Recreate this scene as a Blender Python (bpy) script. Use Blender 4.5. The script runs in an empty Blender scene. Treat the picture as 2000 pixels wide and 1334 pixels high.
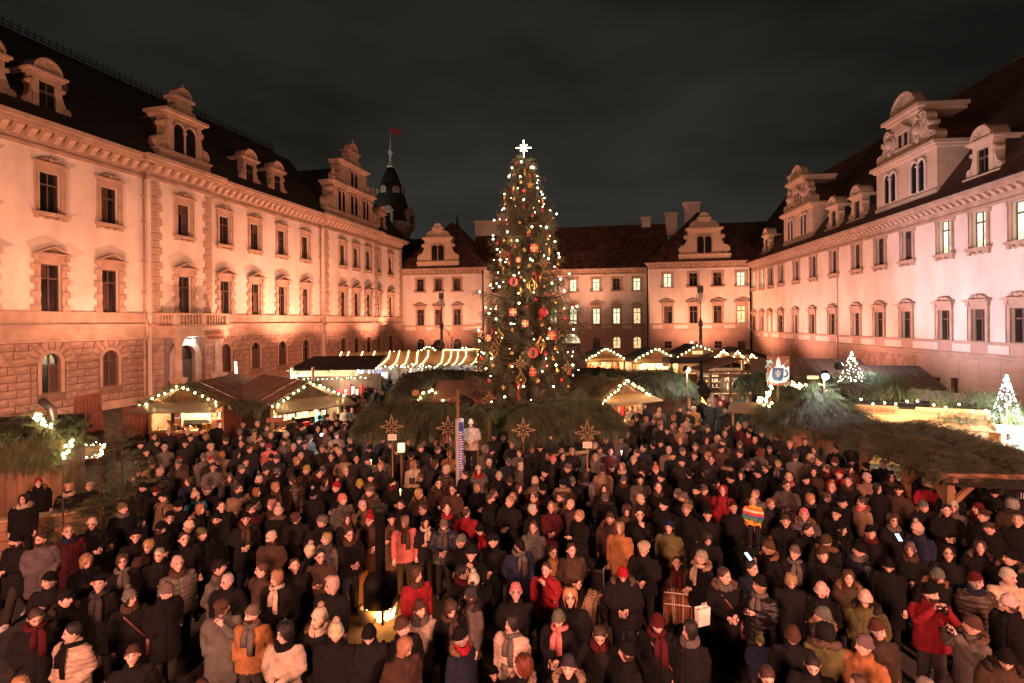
import bpy, bmesh, math, random
import numpy as np
from mathutils import Vector, Matrix, Euler, noise
random.seed(7); np.random.seed(7)
R = math.radians
sc = bpy.context.scene
COL = sc.collection
# ---------------------------------------------------------------- camera
F = 1050.0; HOR = 630.0; ROLL = 0.0092
cam = bpy.data.cameras.new('camera'); cam_o = bpy.data.objects.new('camera', cam); COL.objects.link(cam_o)
cam.sensor_width = 36; cam.lens = F / 2000 * 36
cam.shift_y = -(667.0 - HOR) / 2000
cam.clip_start = 0.1; cam.clip_end = 2000
EYE = 6.0
cam_o.matrix_world = Matrix.Translation((0, 0, EYE)) @ Matrix.Rotation(R(90), 4, 'X') @ Matrix.Rotation(-ROLL, 4, 'Z')
sc.camera = cam_o
# ---------------------------------------------------------------- colour management, sky
sc.view_settings.view_transform = 'Standard'; sc.view_settings.look = 'None'
sc.view_settings.gamma = 1; sc.view_settings.use_curve_mapping = False
sc.view_settings.exposure = 1.45
sc.cycles.use_denoising = True
sc.cycles.max_bounces = 5; sc.cycles.diffuse_bounces = 2; sc.cycles.glossy_bounces = 2
sc.cycles.transmission_bounces = 2; sc.cycles.transparent_max_bounces = 4
sc.cycles.caustics_reflective = False; sc.cycles.caustics_refractive = False
sc.cycles.sample_clamp_indirect = 2.0; sc.cycles.sample_clamp_direct = 12.0
sc.cycles.use_light_tree = True
w = bpy.data.worlds.new('World'); sc.world = w; w.use_nodes = True
nt = w.node_tree; nt.nodes.clear()
o_ = nt.nodes.new('ShaderNodeOutputWorld'); bg = nt.nodes.new('ShaderNodeBackground')
geo = nt.nodes.new('ShaderNodeTexCoord'); sep = nt.nodes.new('ShaderNodeSeparateXYZ')
ramp = nt.nodes.new('ShaderNodeValToRGB')
ramp.color_ramp.elements[0].position = 0.0; ramp.color_ramp.elements[0].color = (.0278, .0262, .0225, 1)
ramp.color_ramp.elements[1].position = 0.62; ramp.color_ramp.elements[1].color = (.0082, .0076, .0066, 1)
e = ramp.color_ramp.elements.new(.28); e.color = (.0158, .0148, .0125, 1)
nz = nt.nodes.new('ShaderNodeTexNoise'); nz.inputs['Scale'].default_value = 2.2; nz.inputs['Detail'].default_value = 3
mp = nt.nodes.new('ShaderNodeMapping'); mp.inputs['Scale'].default_value = (1, 1, 2.6)
mr = nt.nodes.new('ShaderNodeMapRange'); mr.inputs[1].default_value = .3; mr.inputs[2].default_value = .7
mr.inputs[3].default_value = .5; mr.inputs[4].default_value = 1.6
mx = nt.nodes.new('ShaderNodeVectorMath'); mx.operation = 'SCALE'
L = nt.links.new
L(geo.outputs['Generated'], sep.inputs[0]); L(sep.outputs['Z'], ramp.inputs[0])
L(geo.outputs['Generated'], mp.inputs[0]); L(mp.outputs[0], nz.inputs['Vector']); L(nz.outputs['Fac'], mr.inputs[0])
L(ramp.outputs[0], mx.inputs[0]); L(mr.outputs[0], mx.inputs['Scale']); L(mx.outputs[0], bg.inputs[0])
bg.inputs[1].default_value = .47
L(bg.outputs[0], o_.inputs[0])

# ---------------------------------------------------------------- photo geometry -> place
def uv(x, y):
    u, v = x - 1000, y - HOR
    return u - ROLL * v, v + ROLL * u
def at(x, y, Y):                     # point seen at photo pixel (x, y) at distance Y
    u, v = uv(x, y); return Vector((u / F * Y, Y, EYE - v / F * Y))
def atz(x, y, z):                    # point seen at photo pixel (x, y) at height z
    u, v = uv(x, y); Y = (EYE - z) * F / v; return Vector((u / F * Y, Y, z))

# ---------------------------------------------------------------- lamps (where the place has them)
def lamp(name, kind, loc, power, color, size=.15, target=None, angle=110, blend=.6):
    l = bpy.data.lights.new(name, kind); l.energy = power; l.color = color
    if kind in ('POINT', 'SPOT'): l.shadow_soft_size = size
    if kind == 'SPOT': l.spot_size = R(angle); l.spot_blend = blend
    if kind == 'AREA': l.size = size
    o = bpy.data.objects.new(name, l); COL.objects.link(o); o.location = loc
    if target is not None:
        o.rotation_euler = (Vector(target) - Vector(loc)).to_track_quat('-Z', 'Y').to_euler()
    return o

# ---------------------------------------------------------------- materials
MATS = {}
def mat(name, color=(.5, .5, .5), rough=.7, var=.18, scale=3.0, bump=0.0, bscale=None, metal=0.0, emit=None, strength=1.0,
        objcol=False, attr=None, spec=None, stretch=None, dist=.02, sheen=0.0):
    m = bpy.data.materials.new(name); m.use_nodes = True; MATS[name] = m
    n = m.node_tree; b = n.nodes['Principled BSDF']; k = n.links.new
    b.inputs['Roughness'].default_value = rough; b.inputs['Metallic'].default_value = metal
    if spec is not None: b.inputs['Specular IOR Level'].default_value = spec
    if sheen: b.inputs['Sheen Weight'].default_value = sheen
    tc = n.nodes.new('ShaderNodeTexCoord'); vec = tc.outputs['Object']
    if stretch:
        mpn = n.nodes.new('ShaderNodeMapping'); mpn.inputs['Scale'].default_value = stretch; k(vec, mpn.inputs[0]); vec = mpn.outputs[0]
    src = None
    if objcol:
        oi = n.nodes.new('ShaderNodeObjectInfo'); src = oi.outputs['Color']
    if attr:
        at_ = n.nodes.new('ShaderNodeAttribute'); at_.attribute_name = attr
        if src is not None:
            mm = n.nodes.new('ShaderNodeVectorMath'); mm.operation = 'MULTIPLY'; k(src, mm.inputs[0]); k(at_.outputs['Color'], mm.inputs[1]); src = mm.outputs[0]
        else: src = at_.outputs['Color']
    if src is None:
        rgb = n.nodes.new('ShaderNodeRGB'); rgb.outputs[0].default_value = (*color, 1); src = rgb.outputs[0]
    if var > 0:
        no = n.nodes.new('ShaderNodeTexNoise'); no.inputs['Scale'].default_value = scale; no.inputs['Detail'].default_value = 5
        k(vec, no.inputs['Vector'])
        mg = n.nodes.new('ShaderNodeMapRange'); mg.inputs[1].default_value = .25; mg.inputs[2].default_value = .75
        mg.inputs[3].default_value = 1 - var * 1.6; mg.inputs[4].default_value = 1 + var
        k(no.outputs['Fac'], mg.inputs[0])
        sv = n.nodes.new('ShaderNodeVectorMath'); sv.operation = 'SCALE'; k(src, sv.inputs[0]); k(mg.outputs[0], sv.inputs['Scale'])
        src = sv.outputs[0]
    k(src, b.inputs['Base Color'])
    if bump > 0:
        nb = n.nodes.new('ShaderNodeTexNoise'); nb.inputs['Scale'].default_value = bscale or scale * 6; nb.inputs['Detail'].default_value = 4
        k(vec, nb.inputs['Vector'])
        bp = n.nodes.new('ShaderNodeBump'); bp.inputs['Strength'].default_value = bump; bp.inputs['Distance'].default_value = dist
        k(nb.outputs['Fac'], bp.inputs['Height']); k(bp.outputs[0], b.inputs['Normal'])
    if emit and var > 0:
        es = n.nodes.new('ShaderNodeVectorMath'); es.operation = 'SCALE'; es.inputs[0].default_value = emit; k(mg.outputs[0], es.inputs['Scale']); k(es.outputs[0], b.inputs['Emission Color']); b.inputs['Emission Strength'].default_value = strength
    elif emit:
        b.inputs['Emission Color'].default_value = (*emit, 1); b.inputs['Emission Strength'].default_value = strength
    return m
mat('plaster', (.70, .63, .55), .9, .15, .55, .3, 14, stretch=(1, 1, .45))
mat('trim_stone', (.43, .315, .235), .85, .2, 1.2, .3, 20)
mat('mortar', (.20, .135, .10), .95, .2, 3)
mat('cream', (.56, .44, .32), .85, .1, 1.5, .2, 20)
mat('base_stone', (.37, .25, .19), .9, .32, 1.6, .5, 25)
mat('base_plaster', (.44, .31, .235), .9, .12, .8, .35, 18)
mat('panel_pale', (.66, .58, .50), .9, .08, 1)
mat('slate', (.028, .024, .022), .75, .35, 1.5, .5, 9, stretch=(1, 1, 4))
mat('lead', (.10, .09, .08), .6, .25, 4)
mat('iron', (.014, .013, .013), .7, .2, 8, metal=.6)
mat('frame_wood', (.115, .075, .055), .55, .2, 5)
mat('glass_dark', (.012, .01, .01), .12, .3, 3, spec=.6)
mat('curtain', (.085, .042, .030), .8, .35, 2, stretch=(9, 9, .5))
mat('glass_lit', (.6, .6, .5), .3, .4, 2.2, emit=(1, .84, .50), strength=.55)
mat('glass_warm', (.6, .5, .3), .3, .4, 2.2, emit=(1, .70, .34), strength=.42)
mat('glass_cool', (.6, .6, .6), .3, .4, 2.2, emit=(.86, .95, .58), strength=.48)
mat('oak_door', (.075, .05, .035), .6, .3, 3, .3, stretch=(6, 6, 1))
mat('wood', (.23, .125, .065), .75, .35, 2.5, .35, 10, stretch=(1, 1, .15))
mat('wood_pale', (.42, .25, .12), .7, .25, 2.5, .3, 10, stretch=(.2, 1, 1))
mat('wood_dark', (.065, .038, .024), .8, .35, 2.5, .35, 10, stretch=(1, 1, .2))
mat('plank_red', (.30, .12, .07), .75, .25, 2, .2, 10)
mat('roof_board', (.21, .125, .085), .8, .35, 1.5, .3, 8, stretch=(1, .2, 1))
mat('felt', (.022, .02, .018), .85, .3, 2, .3, 8)
mat('bark', (.06, .04, .03), .95, .3, 5, .6, 20)
mat('needles', (.072, .098, .042), .7, .5, 1.3)
mat('needles_dry', (.056, .066, .034), .75, .5, 1.3)
mat('spruce', (.090, .082, .042), .7, .55, 2.0)
mat('fir_twig', (.055, .037, .022), .9, .3, 4)
mat('bulb', (1, .85, .5), .4, 0, emit=(1, .66, .27), strength=18)
mat('bulb_white', (1, .95, .85), .4, 0, emit=(1, .82, .50), strength=26)
mat('bulb_cold', (.9, .95, 1), .4, 0, emit=(.74, .9, 1), strength=40)
mat('rope_light', (1, .75, .35), .4, 0, emit=(1, .55, .16), strength=5.5)
mat('gold', (.48, .30, .11), .28, .15, 4, metal=.8)
mat('straw', (.29, .19, .095), .6, .15, 4)
mat('red_shiny', (.27, .018, .022), .3, .1, 4, spec=.6)
mat('red_cloth', (.40, .03, .035), .8, .25, 3, .3, 10)
mat('red_disc', (.36, .03, .035), .45, .15, 4)
mat('cobble', (.045, .040, .036), .9, .35, 2.2, .8, 5, dist=.05)
mat('steel', (.35, .34, .33), .4, .15, 4, metal=.8)
mat('pillar_paint', (.36, .36, .36), .6, .08, 3)
mat('white_paint', (.75, .74, .70), .6, .08, 3)
mat('paper', (.70, .66, .58), .8, .05, 5)
mat('ink', (.02, .017, .015), .8, 0)
mat('brown_ink', (.17, .07, .03), .8, 0)
mat('flame', (1, .5, .1), .5, 0, emit=(1, .40, .085), strength=16)
mat('ember', (1, .3, .05), .5, 0, emit=(1, .22, .04), strength=5)
mat('star_tube', (1, 1, .7), .4, 0, emit=(1, .93, .42), strength=9)
mat('goods_a', (.6, .2, .1), .5, .5, 30)
mat('green_panel', (.16, .25, .20), .7, .2, 3, stretch=(8, 1, .3))
mat('tarp', (.20, .155, .115), .38, .15, 2)
mat('blue_screen', (.035, .055, .22), .3, 0, emit=(.10, .16, .6), strength=.03)
mat('mug_blue', (.03, .08, .15), .5, .2, 4, emit=(.03, .1, .22), strength=.12)
mat('sign_pale', (.6, .7, .7), .5, .2, 3, emit=(.5, .78, .82), strength=.20)
mat('sign_rust', (.24, .075, .035), .6, .3, 6)
mat('sign_leaf', (.3, .7, .55), .5, .2, 3, emit=(.35, 1, .75), strength=.25)
mat('neon_tube', (1, .8, .7), .4, 0, emit=(1, .72, .55), strength=4)

def roof_tiles(name, c1, c2, sx, sz):
    m = bpy.data.materials.new(name); m.use_nodes = True; MATS[name] = m
    n = m.node_tree; b = n.nodes['Principled BSDF']; k = n.links.new
    b.inputs['Roughness'].default_value = .75
    tc = n.nodes.new('ShaderNodeTexCoord'); mpn = n.nodes.new('ShaderNodeMapping'); mpn.inputs['Scale'].default_value = (sx, 0.001, sz)
    k(tc.outputs['Object'], mpn.inputs[0])
    rot = n.nodes.new('ShaderNodeMapping'); rot.inputs['Rotation'].default_value = (0, R(45), 0); k(mpn.outputs[0], rot.inputs[0])
    br = n.nodes.new('ShaderNodeTexBrick'); 
    sw = n.nodes.new('ShaderNodeSeparateXYZ'); cb = n.nodes.new('ShaderNodeCombineXYZ')
    k(rot.outputs[0], sw.inputs[0]); k(sw.outputs['X'], cb.inputs[0]); k(sw.outputs['Z'], cb.inputs[1]); k(cb.outputs[0], br.inputs['Vector'])
    br.inputs['Color1'].default_value = (*c1, 1); br.inputs['Color2'].default_value = (*c2, 1)
    br.inputs['Mortar'].default_value = (*[x * .55 for x in c2], 1)
    br.inputs['Scale'].default_value = 1; br.inputs['Brick Width'].default_value = 1.1; br.inputs['Row Height'].default_value = .42
    br.inputs['Mortar Size'].default_value = .04
    no = n.nodes.new('ShaderNodeTexNoise'); no.inputs['Scale'].default_value = .4; k(tc.outputs['Object'], no.inputs['Vector'])
    mg = n.nodes.new('ShaderNodeMapRange'); mg.inputs[3].default_value = .5; mg.inputs[4].default_value = 1.5; k(no.outputs['Fac'], mg.inputs[0])
    sv = n.nodes.new('ShaderNodeVectorMath'); sv.operation = 'SCALE'; k(br.outputs['Color'], sv.inputs[0]); k(mg.outputs[0], sv.inputs['Scale'])
    k(sv.outputs[0], b.inputs['Base Color'])
    bp = n.nodes.new('ShaderNodeBump'); bp.inputs['Strength'].default_value = .6; bp.inputs['Distance'].default_value = .05
    k(br.outputs['Fac'], bp.inputs['Height']); k(bp.outputs[0], b.inputs['Normal'])
roof_tiles('roof_diaper', (.20, .088, .06), (.042, .022, .017), 1.5, 1.5)
roof_tiles('roof_brown', (.17, .088, .06), (.06, .033, .025), 2.2, 3.0)

# ---------------------------------------------------------------- mesh builder
class MB:
    def __init__(s): s.v = []; s.f = []; s.m = []; s.cur = 0
    def quad(s, a, b, c, d):
        i = len(s.v); s.v += [a, b, c, d]; s.f.append((i, i+1, i+2, i+3)); s.m.append(s.cur)
    def poly(s, pts):
        i = len(s.v); s.v += list(pts); s.f.append(tuple(range(i, i+len(pts)))); s.m.append(s.cur)
    def box(s, x0, x1, y0, y1, z0, z1, M=None):
        p = [(x0,y0,z0),(x1,y0,z0),(x1,y1,z0),(x0,y1,z0),(x0,y0,z1),(x1,y0,z1),(x1,y1,z1),(x0,y1,z1)]
        if M is not None: p = [tuple(M @ Vector(q)) for q in p]
        i = len(s.v); s.v += p
        for f in ((0,3,2,1),(4,5,6,7),(0,1,5,4),(1,2,6,5),(2,3,7,6),(3,0,4,7)):
            s.f.append(tuple(i+k for k in f)); s.m.append(s.cur)
        return s
    def bar(s, a, b, wx, wy=None):      # a square beam from a to b
        a, b = Vector(a), Vector(b); d = b - a; l = d.length
        M = Matrix.Translation(a) @ d.to_track_quat('Z', 'Y').to_matrix().to_4x4(); wy = wy or wx
        return s.box(-wx/2, wx/2, -wy/2, wy/2, 0, l, M)
    def prism(s, poly, y0, y1):         # polygon in x,z pushed along y
        n = len(poly); i = len(s.v)
        s.v += [(x, y0, z) for x, z in poly] + [(x, y1, z) for x, z in poly]
        s.f.append(tuple(i+k for k in range(n))); s.m.append(s.cur)
        s.f.append(tuple(i+n+k for k in reversed(range(n)))); s.m.append(s.cur)
        for k in range(n):
            j = (k+1) % n; s.f.append((i+k, i+n+k, i+n+j, i+j)); s.m.append(s.cur)
        return s
    def tube(s, pts, rad, n=8, cap=True, sx=1.0, sy=1.0):
        pts = [Vector(p) for p in pts]
        if not hasattr(rad, '__len__'): rad = [rad] * len(pts)
        base = len(s.v); up = None
        for i, p in enumerate(pts):
            d = (pts[min(i+1, len(pts)-1)] - pts[max(i-1, 0)]).normalized()
            if up is None: up = Vector((0, 1, 0)) if abs(d.y) < .9 else Vector((1, 0, 0))
            a = d.cross(up).normalized(); b = a.cross(d).normalized(); up = b
            for k in range(n):
                t = 2*math.pi*k/n; s.v.append(tuple(p + a*(math.cos(t)*rad[i]*sx) + b*(math.sin(t)*rad[i]*sy)))
        for i in range(len(pts)-1):
            for k in range(n):
                j = (k+1) % n; s.f.append((base+i*n+k, base+i*n+j, base+(i+1)*n+j, base+(i+1)*n+k)); s.m.append(s.cur)
        if cap:
            s.f.append(tuple(base+k for k in reversed(range(n)))); s.m.append(s.cur)
            e = base+(len(pts)-1)*n; s.f.append(tuple(e+k for k in range(n))); s.m.append(s.cur)
        return s
    def lathe(s, prof, c=(0,0,0), n=12, M=None):    # profile of (radius, z)
        base = len(s.v)
        for r, z in prof:
            for k in range(n):
                t = 2*math.pi*k/n; q = Vector((c[0]+r*math.cos(t), c[1]+r*math.sin(t), c[2]+z))
                s.v.append(tuple(M @ q if M is not None else q))
        for i in range(len(prof)-1):
            for k in range(n):
                j = (k+1) % n; s.f.append((base+i*n+k, base+i*n+j, base+(i+1)*n+j, base+(i+1)*n+k)); s.m.append(s.cur)
        s.f.append(tuple(base+k for k in reversed(range(n)))); s.m.append(s.cur)
        e = base+(len(prof)-1)*n; s.f.append(tuple(e+k for k in range(n))); s.m.append(s.cur)
        return s
    def ball(s, c, r, n=8, h=6, sz=1.0):
        prof = [(max(.001, r*math.sin(math.pi*i/h)), -r*sz*math.cos(math.pi*i/h)) for i in range(h+1)]
        return s.lathe(prof, c, n)
    def mesh(s, name, mats, smooth=False):
        me = bpy.data.meshes.new(name); me.from_pydata([tuple(v) for v in s.v], [], s.f)
        for m in (mats if isinstance(mats, (list, tuple)) else [mats]): me.materials.append(MATS[m])
        if len(me.materials) > 1: me.polygons.foreach_set('material_index', s.m)
        if smooth: me.polygons.foreach_set('use_smooth', [True]*len(s.f))
        me.update(); return me
def ob(name, me, parent=None, loc=(0,0,0), rz=0.0, scale=None, **props):
    o = bpy.data.objects.new(name, me); COL.objects.link(o); o.location = loc
    if rz: o.rotation_euler = (0, 0, rz)
    if scale is not None: o.scale = scale
    if parent is not None: o.parent = parent
    for k, v in props.items():
        if v is not None: o[k] = v
    return o
def thing(name, label, category, loc=(0,0,0), rz=0.0, group=None, scale=None):
    return ob(name, None, None, loc, rz, scale, label=label, category=category, group=group)
def arc(cx, cz, r, a0, a1, n=10):
    return [(cx + r*math.cos(R(a0+(a1-a0)*i/n)), cz + r*math.sin(R(a0+(a1-a0)*i/n))) for i in range(n+1)]
_text = {}
def text_mesh(s, size, m, extrude=.006, shear=0.0, spacing=1.0):
    c = bpy.data.curves.new('lettering', 'FONT'); c.body = s; c.size = size; c.extrude = extrude; c.align_x = 'CENTER'; c.align_y = 'CENTER'
    c.shear = shear; c.space_character = spacing; c.resolution_u = 3
    o = bpy.data.objects.new('lettering', c); COL.objects.link(o)
    dg = bpy.context.evaluated_depsgraph_get(); me = bpy.data.meshes.new_from_object(o.evaluated_get(dg))
    bpy.data.objects.remove(o); bpy.data.curves.remove(c)
    me.materials.clear(); me.materials.append(MATS[m])
    me.transform(Matrix.Rotation(R(90), 4, 'X'))     # stands upright, faces -y
    return me
# ---------------------------------------------------------------- facade frames: local x along the wall, local -y towards the courtyard
class Fr:
    def __init__(s, o, d):
        s.o = Vector((*o, 0)); d = Vector((*d, 0)).normalized(); s.d = d; s.rz = math.atan2(d.y, d.x); s.n = Vector((d.y, -d.x, 0))
    def p(s, x, out, z): q = s.o + s.d*x + s.n*out; q.z = z; return q
KL = 41022.0; CL = math.cos(math.atan(262/1050)); SLN = math.sin(math.atan(262/1050))
def sL(x): return (KL/(1262.0-x) - 32.5) / CL
FL = Fr(((0-1000)/F*32.5, 32.5), (SLN, CL))
TR = 111/1050.; CR = 1/math.sqrt(1+TR*TR)
FRT = Fr((35.0, 78.5), (-TR, -1))
def sR(x): return (78.5 - 28025.0/((x-1000)-111)) / CR
FA = Fr((-18.0, 86.95), (39, -6.4)); CF = FA.d.x
def sF(x):
    u = (x-1000)/F; X = 84.2*u/(1+.164*u); return (X+18.0)/CF
def sFm(x, back=7.0):      # same, for the recessed middle block
    o = FA.o - FA.n*back; u = (x-1000)/F
    t = (u*o.y - o.x) / (FA.d.x - u*FA.d.y); return t
# ---------------------------------------------------------------- floodlights of the courtyard
WARM = (1, .375, .225); PINK = (1, .40, .30); LAV = (1, .66, .80); RED = (1, .33, .18)
def flood(frame, x, out, z, tx, tz, power, color, angle=130, size=.12):
    return lamp('floodlight', 'SPOT', frame.p(x, out, z), power, color, size, frame.p(tx, 0, tz), angle, .7)
flood(FL, -14, 8, 5.6, 4, 11.5, 5800, WARM, 105, .06)
flood(FL, 5.5, 6.0, 3.2, 6, 13, 1300, WARM, 112, .06)
flood(FL, 17, 5.5, 3.2, 17.5, 13, 1500, WARM, 112)
flood(FL, 25.5, 5.2, 3.2, 26, 12.5, 3300, WARM, 112)
flood(FL, 34, 6, 3.2, 34.5, 13, 1500, WARM, 112)
flood(FL, 43, 5, 3.2, 44, 12, 2000, WARM, 115)
flood(FL, 48.5, 1.7, 5.6, 48.5, 10, 420, WARM)
flood(FL, 25, 16, 3.4, 25, 4, 2600, RED, 140)
flood(FL, 2, 14, 3.4, 2, 4, 1500, RED, 140)
flood(FA, 6, 8, 3.2, 6.5, 11, 2300, WARM, 120)
flood(FA, 14.2, 1.0, 3.0, 14.6, 9, 700, WARM)
flood(FA, 21, -3, 3.2, 21, 11, 2600, WARM)
flood(FA, 29.5, -2.2, 3.2, 30, 11, 3400, WARM)
flood(FA, 27, -1, 3.4, 27, 5, 1300, WARM, 140)
flood(FA, 46, 7, 2.8, 46, 10.5, 2400, WARM, 125)
flood(FRT, 7, 7, 2.8, 8, 10, 2500, WARM, 125)
flood(FRT, 20, 7.5, 2.8, 21, 10.5, 2500, PINK, 125)
flood(FRT, 32, 8, 3.0, 33, 10, 1900, PINK, 125)
flood(FRT, 42, 11, 3.6, 44, 11, 2500, LAV, 100)
flood(FRT, 58, 11, 3.2, 57, 12.5, 1700, PINK, 105)
lamp('tower_floodlight', 'SPOT', (-34, 92, 22), 1500, (.85, 1, .88), .3, (-23.4, 104, 33), 70, .8)
# the floodlit portal building behind the viewer lights the crowd from above
lamp('portal_floodlight', 'SPOT', (-8, -7, 8.6), 10500, (1, .38, .255), 1.2, (-4, 14, 0), 120, .9)
lamp('portal_floodlight', 'SPOT', (9, -7, 8.6), 10500, (1, .38, .255), 1.2, (5, 14, 0), 120, .9)
# ================================================================ ground
g = MB(); g.quad((-160, -40, 0), (160, -40, 0), (160, 260, 0), (-160, 260, 0))
ob('ground', g.mesh('ground', 'cobble'), kind='structure', label='dark cobbled courtyard ground under the crowd')

# ================================================================ facade kit
def wall_mesh(x0, x1, z0, z1, ops, depth=.4, y=0.0, mats='plaster'):
    mb = MB(); xs = {x0, x1}; zs = {z0, z1}
    for c, w, a, b, ar in ops: xs |= {c-w/2, c+w/2}; zs |= {a, b}
    xs = sorted(q for q in xs if x0 <= q <= x1); zs = sorted(q for q in zs if z0 <= q <= z1)
    for i in range(len(xs)-1):
        for j in range(len(zs)-1):
            mx_, mz_ = (xs[i]+xs[i+1])/2, (zs[j]+zs[j+1])/2
            if any(abs(mx_-c) < w/2 and a < mz_ < b for c, w, a, b, ar in ops): continue
            mb.quad((xs[i], y, zs[j]), (xs[i+1], y, zs[j]), (xs[i+1], y, zs[j+1]), (xs[i], y, zs[j+1]))
    for c, w, a, b, ar in ops:
        l, r, d = c-w/2, c+w/2, y+depth
        top = b - w/2 if ar else b
        mb.quad((l, y, a), (l, d, a), (l, d, top), (l, y, top)); mb.quad((r, y, a), (r, y, top), (r, d, top), (r, d, a))
        mb.quad((l, y, a), (r, y, a), (r, d, a), (l, d, a))
        if not ar: mb.quad((l, y, b), (l, d, b), (r, d, b), (r, y, b))
        else:
            p = arc(c, top, w/2, 180, 0, 12)
            for i in range(12):
                mb.quad((p[i][0], y, p[i][1]), (p[i][0], d, p[i][1]), (p[i+1][0], d, p[i+1][1]), (p[i+1][0], y, p[i+1][1]))
            for i in range(6): mb.poly([(l, y, b), (p[i][0], y, p[i][1]), (p[i+1][0], y, p[i+1][1])])
            for i in range(6, 12): mb.poly([(r, y, b), (p[i][0], y, p[i][1]), (p[i+1][0], y, p[i+1][1])])
    return mb
_wc = {}
def frame_mesh(w, h, style, arch=False):
    k = ('f', w, h, style, arch)
    if k in _wc: return _wc[k]
    mb = MB(); t = .07
    mb.box(-w/2, -w/2+t, .2, .28, 0, h); mb.box(w/2-t, w/2, .2, .28, 0, h)
    mb.box(-w/2+t, w/2-t, .2, .28, 0, t)
    if not arch: mb.box(-w/2+t, w/2-t, .2, .28, h-t, h)
    mb.box(-.045, .045, .19, .27, t, h-t)
    tz = h*(.70 if style != 'low' else .62)
    if style != 'blind': mb.box(-w/2+t, w/2-t, .185, .275, tz-.05, tz+.05)
    _wc[k] = mb.mesh('frame', 'frame_wood'); return _wc[k]
def pane_meshes(w, h, style, m, arch=False):
    k = ('p', w, h, style, m, arch)
    if k in _wc: return _wc[k]
    tz = h*(.70 if style != 'low' else .62); out = []
    for sx in (-1, 1):
        for (a, b) in ((.07, tz-.05), (tz+.05, h-.07)):
            mb = MB(); x0, x1 = sorted((sx*.045, sx*(w/2-.07)))
            if arch and b > tz: 
                r = w/2-.02; pts = [(x, z) for x, z in arc(0, h-w/2, r, 180, 0, 16) if x0-.03 <= x <= x1+.03 and z > a]
                pts = [(x0, a)] + pts + [(x1, a)]
                mb.prism(pts, .235, .245)
            else: mb.box(x0, x1, .235, .245, a, b)
            out.append(mb.mesh('pane', m))
    _wc[k] = out; return out
def casing_mesh(style, w, h):
    k = ('c', style, w, h)
    if k in _wc: return _wc[k]
    mb = MB()
    def sur(t, d, top=True):
        mb.box(-w/2-t, -w/2, -d, .02, 0, h+(t if top else 0)); mb.box(w/2, w/2+t, -d, .02, 0, h+(t if top else 0))
        if top: mb.box(-w/2, w/2, -d, .02, h, h+t)
        mb.box(-w/2-t-.04, -w/2-t, -d-.05, .02, 0, h+t); mb.box(w/2+t, w/2+t+.04, -d-.05, .02, 0, h+t)
    if style == 'nobile':
        sur(.26, .10)
        n = 7; hh = h/n
        for i in range(n):
            if i % 2 == 0:
                for s in (-1, 1):
                    x0, x1 = sorted((s*(w/2+.303), s*(w/2+.52))); mb.box(x0, x1, -.15, .02, i*hh+.02, (i+1)*hh-.02)
                    x0, x1 = sorted((s*(w/2+.02), s*(w/2+.28))); mb.box(x0, x1, -.165, -.1, i*hh+.02, (i+1)*hh-.02)
        mb.box(-w/2-.5, w/2+.5, -.13, .02, h+.26, h+.58)
        for s in (-1, 1): mb.box(s*(w/2+.3)-.12, s*(w/2+.3)+.12, -.26, -.13, h+.2, h+.58)
    elif style == 'upper':
        sur(.25, .10)
        mb.box(-w/2-.3, w/2+.3, -.14, .02, h+.25, h+.5); mb.box(-w/2-.42, w/2+.42, -.3, .02, h+.5, h+.62)
    elif style == 'far_low':
        sur(.2, .07); mb.box(-w/2-.3, w/2+.3, -.1, .02, h+.2, h+.5); mb.box(-.25, .25, -.14, -.1, h+.2, h+.42)
    elif style == 'far_up':
        sur(.2, .08); mb.box(-w/2-.32, -w/2-.24, -.1, .02, h-.25, h+.2); mb.box(w/2+.24, w/2+.32, -.1, .02, h-.25, h+.2)
    elif style == 'right_up':
        sur(.22, .09); 
        for s in (-1, 1): mb.box(s*(w/2+.33)-.07, s*(w/2+.33)+.07, -.11, .02, h-.2, h+.22)
    elif style == 'right_low':
        sur(.24, .09); mb.box(-w/2-.3, w/2+.3, -.12, .02, h+.24, h+.5); mb.box(-w/2-.45, w/2+.45, -.32, .02, h+.5, h+.64)
        for s in (-1, 1): mb.box(s*(w/2+.2)-.14, s*(w/2+.2)+.14, -.2, -.12, h+.2, h+.5)
    elif style == 'arch':
        rr = w/2
        for (a, b) in ((rr, rr+.22),):
            po = arc(0, h-rr, b, 180, 0, 14); pi = arc(0, h-rr, a, 180, 0, 14)
            for i in range(14): mb.prism([po[i], po[i+1], pi[i+1], pi[i]], -.06, .02)
            for s in (-1, 1):
                x0, x1 = sorted((s*a, s*b)); mb.box(x0, x1, -.06, .02, 0, h-rr)
    _wc[k] = mb.mesh('window', 'trim_stone'); return _wc[k]
def crest_mesh(w):
    k = ('crest', w)
    if k in _wc: return _wc[k]
    mb = MB(); mb.ball((0, -.12, .2), .17, 8, 6)
    for s in (-1, 1):
        mb.tube([(s*.1, -.1, .12), (s*.35, -.14, .26), (s*.55, -.12, .14), (s*(w/2+.05), -.1, .1), (s*(w/2+.2), -.1, .05)], [.09, .1, .08, .07, .04], 6)
        mb.ball((s*.42, -.12, .1), .1, 6, 5)
    mb.box(-w/2-.25, w/2+.25, -.06, .02, 0, .06)
    _wc[k] = mb.mesh('crest', 'trim_stone', True); return _wc[k]
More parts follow.
